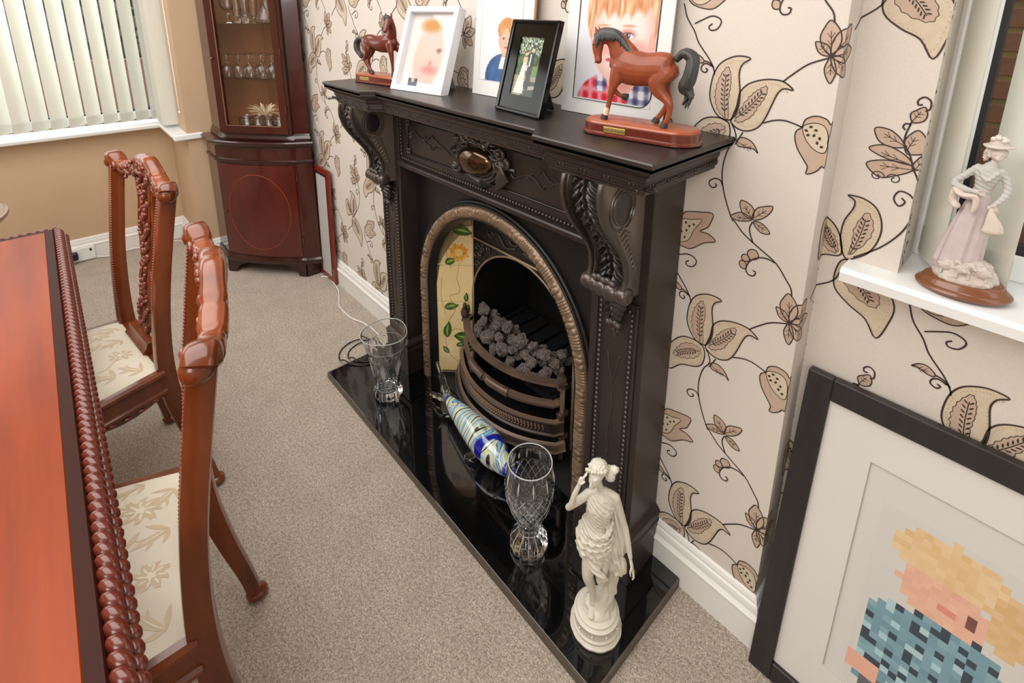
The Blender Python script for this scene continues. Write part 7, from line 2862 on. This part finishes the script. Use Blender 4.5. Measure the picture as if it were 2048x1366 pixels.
def make_chair(label, loc, rz, seed):
    t = thing('dining_chair', label, 'chair', loc, rz, 'carved dining chairs along the table')
    # seat rails
    for s in (-1, 1):
        b = B()
        p0, p1 = Vector((s * .186, -.005)), Vector((s * .250, -.420))
        prof = [(0, .385), (.010, .385), (.015, .390), (.015, .398), (.008, .402), (.006, .436), (.010, .440), (.016, .446), (.016, .455), (.008, .461), (-.006, .461), (-.006, .385)]
        pp_ = [p0, p1] if s < 0 else [p1, p0]
        b.sweep([(q.x, q.y) for q in pp_], [(o, z) for o, z in prof] + [prof[0]])
        b.build('side_rail', m_chair, t, smooth=30)
        # shaped, carved lower apron
        b = B()
        pts = []
        for k in range(25):
            u = k / 24
            q = p0.lerp(p1, u)
            pts.append((q, .386 - .030 * abs(sin(PI * u * 2.5)) * (.4 + .6 * u) - .012 * u))
        vs = []
        for q, z in pts:
            for o in (.012, -.004):
                vs.append((q.x + s * o, q.y, .388)); vs.append((q.x + s * o * .8, q.y, z))
        fs = []
        for k in range(24):
            a, c = k * 4, (k + 1) * 4
            fs += [(a, a + 1, c + 1, c), (a + 2, c + 2, c + 3, a + 3), (a + 1, a + 3, c + 3, c + 1)]
        b.add(vs, fs)
        for k in range(2, 24, 2):
            q, z = pts[k]
            b.ball((q.x + s * .012, q.y, z + .009), (.005, .012, .006), 8, 6)
        b.build('carved_apron', m_chaird, t, smooth=60, fix=False)
    b = B().sweep([(-.250, -.420), (.250, -.420)], [(0, .375), (.014, .385), (.014, .398), (.006, .402), (.006, .440), (.014, .446), (.014, .456), (0, .461), (-.02, .461), (-.02, .375), (0, .375)])
    b.build('front_rail', m_chair, t, smooth=30)
    b = B().box(-.188, .188, -.012, .012, .392, .458, bev=.003)
    b.build('back_rail', m_chair, t)
    # cushion
    b = B()
    b.grid(64, 64, lambda u, v: seat_xy(u, v) + (seat_z(u, v),), flip=True)
    n0 = len(b.v)
    c = b.build('seat_cushion', m_damask, t, smooth=180)
    stuff(damask(seed).build('damask_pattern', [m_dmgold, m_dmedge], c))
    # stiles with sabre rear legs: one sweep from foot to shoulder
    for s in (-1, 1):
        b = B()
        pts = [(.195, .074, .014), (.189, .060, .10), (.182, .034, .22), (.178, .012, .34), (.177, .004, .44), (.186, .008, .56), (.200, .022, .70), (.212, .044, .84), (.224, .066, .972)]
        rr = [(.014, .0155), (.0135, .015), (.0150, .0175), (.0170, .0205), (.0175, .0210), (.0155, .0190), (.0150, .0180), (.0150, .0175), (.0155, .018)]
        P = smooth_path([(s * x, y, z) for x, y, z in pts], 6)
        R = smooth_path([(a, c_, 0) for a, c_ in rr], 6)
        vs = []
        N = len(P)
        sec = [(-1, -1), (-.62, -1.08), (.62, -1.08), (1, -1), (1.06, -.5), (1.06, .5), (1, 1), (.4, 1.12), (-.4, 1.12), (-1, 1), (-1.06, .5), (-1.06, -.5)]
        for i in range(N):
            tdir = (P[min(i + 1, N - 1)] - P[max(i - 1, 0)]).normalized()
            X = Vector((1, 0, 0)); X = (X - tdir * X.dot(tdir)).normalized(); Y = tdir.cross(X)
            for a, c_ in sec:
                vs.append(P[i] + X * a * R[i].x + Y * c_ * R[i].y)
        K = len(sec)
        fs = [(i * K + k, i * K + (k + 1) % K, (i + 1) * K + (k + 1) % K, (i + 1) * K + k) for i in range(N - 1) for k in range(K)]
        fs += [tuple(range(K))[::-1], tuple((N - 1) * K + k for k in range(K))]
        b.add(vs, fs)
        b.ball((s * .196, .077, .016), (.024, .026, .0155), 14, 8)
        b.build('leg', m_chair, t, smooth=50)
        # beaded front corner
        b = B()
        for i in range(N // 2 + 1, N - 1):
            for h in (0, .34, .67):
                q = P[i].lerp(P[i + 1], h)
                b.ball(q + Vector((-s * .0155, -.018, 0)), .0030, 6, 5)
        stuff(b.build('bead_edging', m_chaird, t, smooth=180))
    # crest rail: serpentine with scrolled ears
    b = B()
    cr = [(-.252, .060, .972), (-.244, .064, .984), (-.228, .068, .984), (-.205, .073, .968), (-.165, .079, .962), (-.12, .084, .972), (-.075, .088, .992), (-.03, .090, 1.004), (0, .091, 1.004)]
    cr = cr + [(-x, y, z) for x, y, z in cr[-2::-1]]
    P = smooth_path(cr, 6)
    N = len(P)
    vs = []
    K = 20
    for i in range(N):
        tdir = (P[min(i + 1, N - 1)] - P[max(i - 1, 0)]).normalized()
        Y = Vector((0, 1, 0)); Y = (Y - tdir * Y.dot(tdir)).normalized(); Z = tdir.cross(Y)
        if Z.z < 0:
            Z = -Z
        u = abs(P[i].x)
        rz_ = .021 + .0015 * sin(u * 60) + .007 * max(0, 1 - u / .12)
        ry_ = .0205 + .001 * sin(u * 60 + 1) + (.002 if u > .215 else 0)
        groove = 1 - .14 * (1 if (.198 < u < .206 or .155 < u < .162 or .095 < u < .102 or .06 < u < .066 or .03 < u < .035) else 0)
        endk = 1 if .004 < (.252 - u) else .55
        for k in range(K):
            a = 2 * PI * k / K
            f = groove * endk
            ca, sa = cos(a), sin(a)
            ca = math.copysign(abs(ca) ** .62, ca); sa = math.copysign(abs(sa) ** .62, sa)
            vs.append(P[i] + Y * (ca * ry_ * f) + Z * (sa * rz_ * f))
    fs = [(i * K + k, i * K + (k + 1) % K, (i + 1) * K + (k + 1) % K, (i + 1) * K + k) for i in range(N - 1) for k in range(K)]
    fs += [tuple(range(K))[::-1], tuple((N - 1) * K + k for k in range(K))]
    b.add(vs, fs)
    for s in (-1, 1):
        b.ball((s * .243, .060, .975), (.0215, .0225, .0225), 16, 12)
    b.build('crest_rail', m_chair, t, smooth=60)
    # carving on the front of the crest
    b = B()
    rr_ = random.Random(4)
    for s in (-1, 1):
        for k in range(22):
            u = rr_.uniform(0, .235)
            q = min(P, key=lambda p: abs(p.x - s * u))
            b.ball((s * u, q.y - .020 + rr_.uniform(-.003, .004), q.z + rr_.uniform(-.030, .010)), (rr_.uniform(.006, .013), .006, rr_.uniform(.005, .010)), 8, 6)
        for (cx, cz, r0) in ((.205, .965, .017), (.12, .965, .018), (.045, .985, .020)):
            pts = [(s * (cx + r0 * (1 - .8 * q) * cos(q * 8)), .055 + .14 * (.2 - cx) - .004 * q, cz + r0 * (1 - .8 * q) * sin(q * 8)) for q in [i / 16 for i in range(17)]]
            b.tube(pts, [.005 - .002 * i / 16 for i in range(17)], 6)
    stuff(b.build('crest_carving', m_chaird, t, smooth=60))
    # pierced splat
    b = B()
    def sy(z):
        return .006 + (z - .46) * .148 + .006 * sin((z - .46) / .5 * PI)
    for s in (-1, 1):
        for path, r in ((((.020, .49), (.048, .54), (.030, .60), (.018, .66), (.046, .74), (.062, .82), (.060, .90), (.085, .965)), .0085), (((.010, .49), (.016, .56), (.044, .63), (.020, .72), (.016, .80), (.034, .88), (.030, .97)), .0075)):
            pts = smooth_path([(s * x, sy(z), z) for x, z in path], 6)
            b.tube(pts, r, 8, flat=(1.0, .8, (0, 1, 0)))
    pts = smooth_path([(0, sy(z), z) for z in (.49, .60, .72, .84, .97)], 6)
    b.tube(pts, .006, 8)
    b.build('splat', m_chair, t, smooth=60)
    b = B()
    for k in range(46):
        z = .52 + .45 * k / 46
        w_ = .050 if (z < .58 or z > .8) else .030
        for s in (-1, 1):
            x = rr_.uniform(.0, w_)
            b.ball((s * x, sy(z) - .010 + rr_.uniform(-.002, .002), z), (rr_.uniform(.004, .009), .006, rr_.uniform(.005, .010)), 7, 5)
    stuff(b.build('splat_carving', m_chaird, t, smooth=60))
    b = B()
    b.sweep([(-.085, -.018), (.085, -.018)], [(0, .458), (.004, .460), (.004, .470), (-.006, .480), (-.010, .494), (-.030, .496), (-.030, .458), (0, .458)])
    b.build('splat_shoe', m_chair, t, smooth=40)
    for s in (-1, 1):
        b = B()
        loft(b, [(s * .228, -.395, .44, .026, .026), (s * .240, -.408, .36, .027, .027), (s * .238, -.404, .25, .019, .019), (s * .228, -.396, .12, .013, .013), (s * .232, -.402, .05, .015, .015), (s * .240, -.412, .022, .022, .016)], 14, 5)
        b.build('leg', m_chair, t, smooth=60)
    return t


make_chair('nearest carved mahogany dining chair with cream damask seat, crest rail in the foreground', (-.700, -.950, 0), -.195, 3)
make_chair('carved mahogany dining chair further along the table, nearer the bay window', (-1.490, -.932, 0), .140, 11)

# ================================================================ BLACK FRAMED PICTURE ON THE FLOOR
m_bwood = mat('black_grained_frame', (30, 27, 28), 0.45, noise_=(40, (48, 44, 44), (1, 1, .05), .3), bump=(140, .25, .0006))
m_mountw = mat('off_white_mount', (214, 213, 208), 0.6)
m_bevel = mat('mount_bevel', (208, 207, 202), 0.6)
FW, FH, FB = .86, .742, .046
bp_ = thing('framed_picture', 'large black wooden frame with white mount leaning against the alcove wall', 'picture', (.020, -.047, .001))
L_ = Matrix.Rotation(-.116, 4, 'X')
for nm, (x0, x1, z0, z1) in (('l', (0, FB, 0, FH)), ('r', (FW - FB, FW, 0, FH)), ('b', (FB, FW - FB, 0, FB)), ('t', (FB, FW - FB, FH - FB, FH))):
    B().box(x0, x1, 0, .022, z0, z1, bev=.002).xf(L_).build('frame_side', m_bwood, bp_)
b = B(); b.box(FB, FW - FB, .0125, .020, FB, FH - FB)
b.xf(L_).build('backing', m_bevel, bp_)
mx0, mx1, mz0, mz1 = FB + .085, FW - FB - .085, FB + .085, FH - FB - .085
b = B()
for (x0, x1, z0, z1) in ((FB, mx0, FB, FH - FB), (mx1, FW - FB, FB, FH - FB), (mx0, mx1, FB, mz0), (mx0, mx1, mz1, FH - FB)):
    b.box(x0, x1, .0095, .0115, z0, z1)
b.xf(L_).build('mount', m_mountw, bp_)
b = B(); frame_bar(b, mx0 - .0012, mx1 + .0012, mz0 - .0012, mz1 + .0012, .0098, .0012, .0012)
b.xf(L_).build('mount_bevel', mat('bevel_edge', (168, 166, 160), .6), bp_)


def toddler(u, v):
    bg = (205, 204, 199)
    def hsh(k):
        return nz(u, v, 31, k)
    c = bg
    body = ell(u, v, .55, .20, .50, .42) < 1 or ell(u, v, .25, .42, .22, .14) < 1
    if u > .97 - .55 * max(0, v - .25):
        body = False
    if body and v < .68:
        t = hsh(2)
        c = mixc((92, 130, 146), (146, 180, 190), t + .5)
        if t < -.16:
            c = (58, 72, 84)
        if t > .28:
            c = (168, 200, 208)
    if v < .12 and .08 < u < .34:
        c = mixc((92, 96, 100), (108, 108, 108), hsh(3) + .5)
    if .10 < v < .20 and u < .20:
        c = (222, 172, 152)
    if ell(u, v, .44, .70, .26, .12) < 1:
        c = mixc((226, 184, 160), (216, 166, 146), hsh(4) + .4)
    if ell(u, v, .46, .86, .34, .125) < 1 and (v > .79 or u < .22):
        c = mixc((214, 180, 132), (224, 198, 160), hsh(5) + .5)
    if ell(u, v, .80, .76, .12, .14) < 1:
        c = mixc((216, 186, 146), (206, 170, 122), hsh(6) + .5)
    if ell(u, v, .62, .685, .035, .02) < 1:
        c = (120, 78, 70)
    if ell(u, v, .47, .665, .05, .02) < 1:
        c = (214, 140, 128)
    return c


po = photo('pixelated_child_portrait', .250, .415, 19, 32, toddler, bp_, m_printm, pixel=True)
po.matrix_local = L_ @ Matrix.Translation((.162 + .125, .0122, mz0 + .002))
bpy.context.view_layer.update()
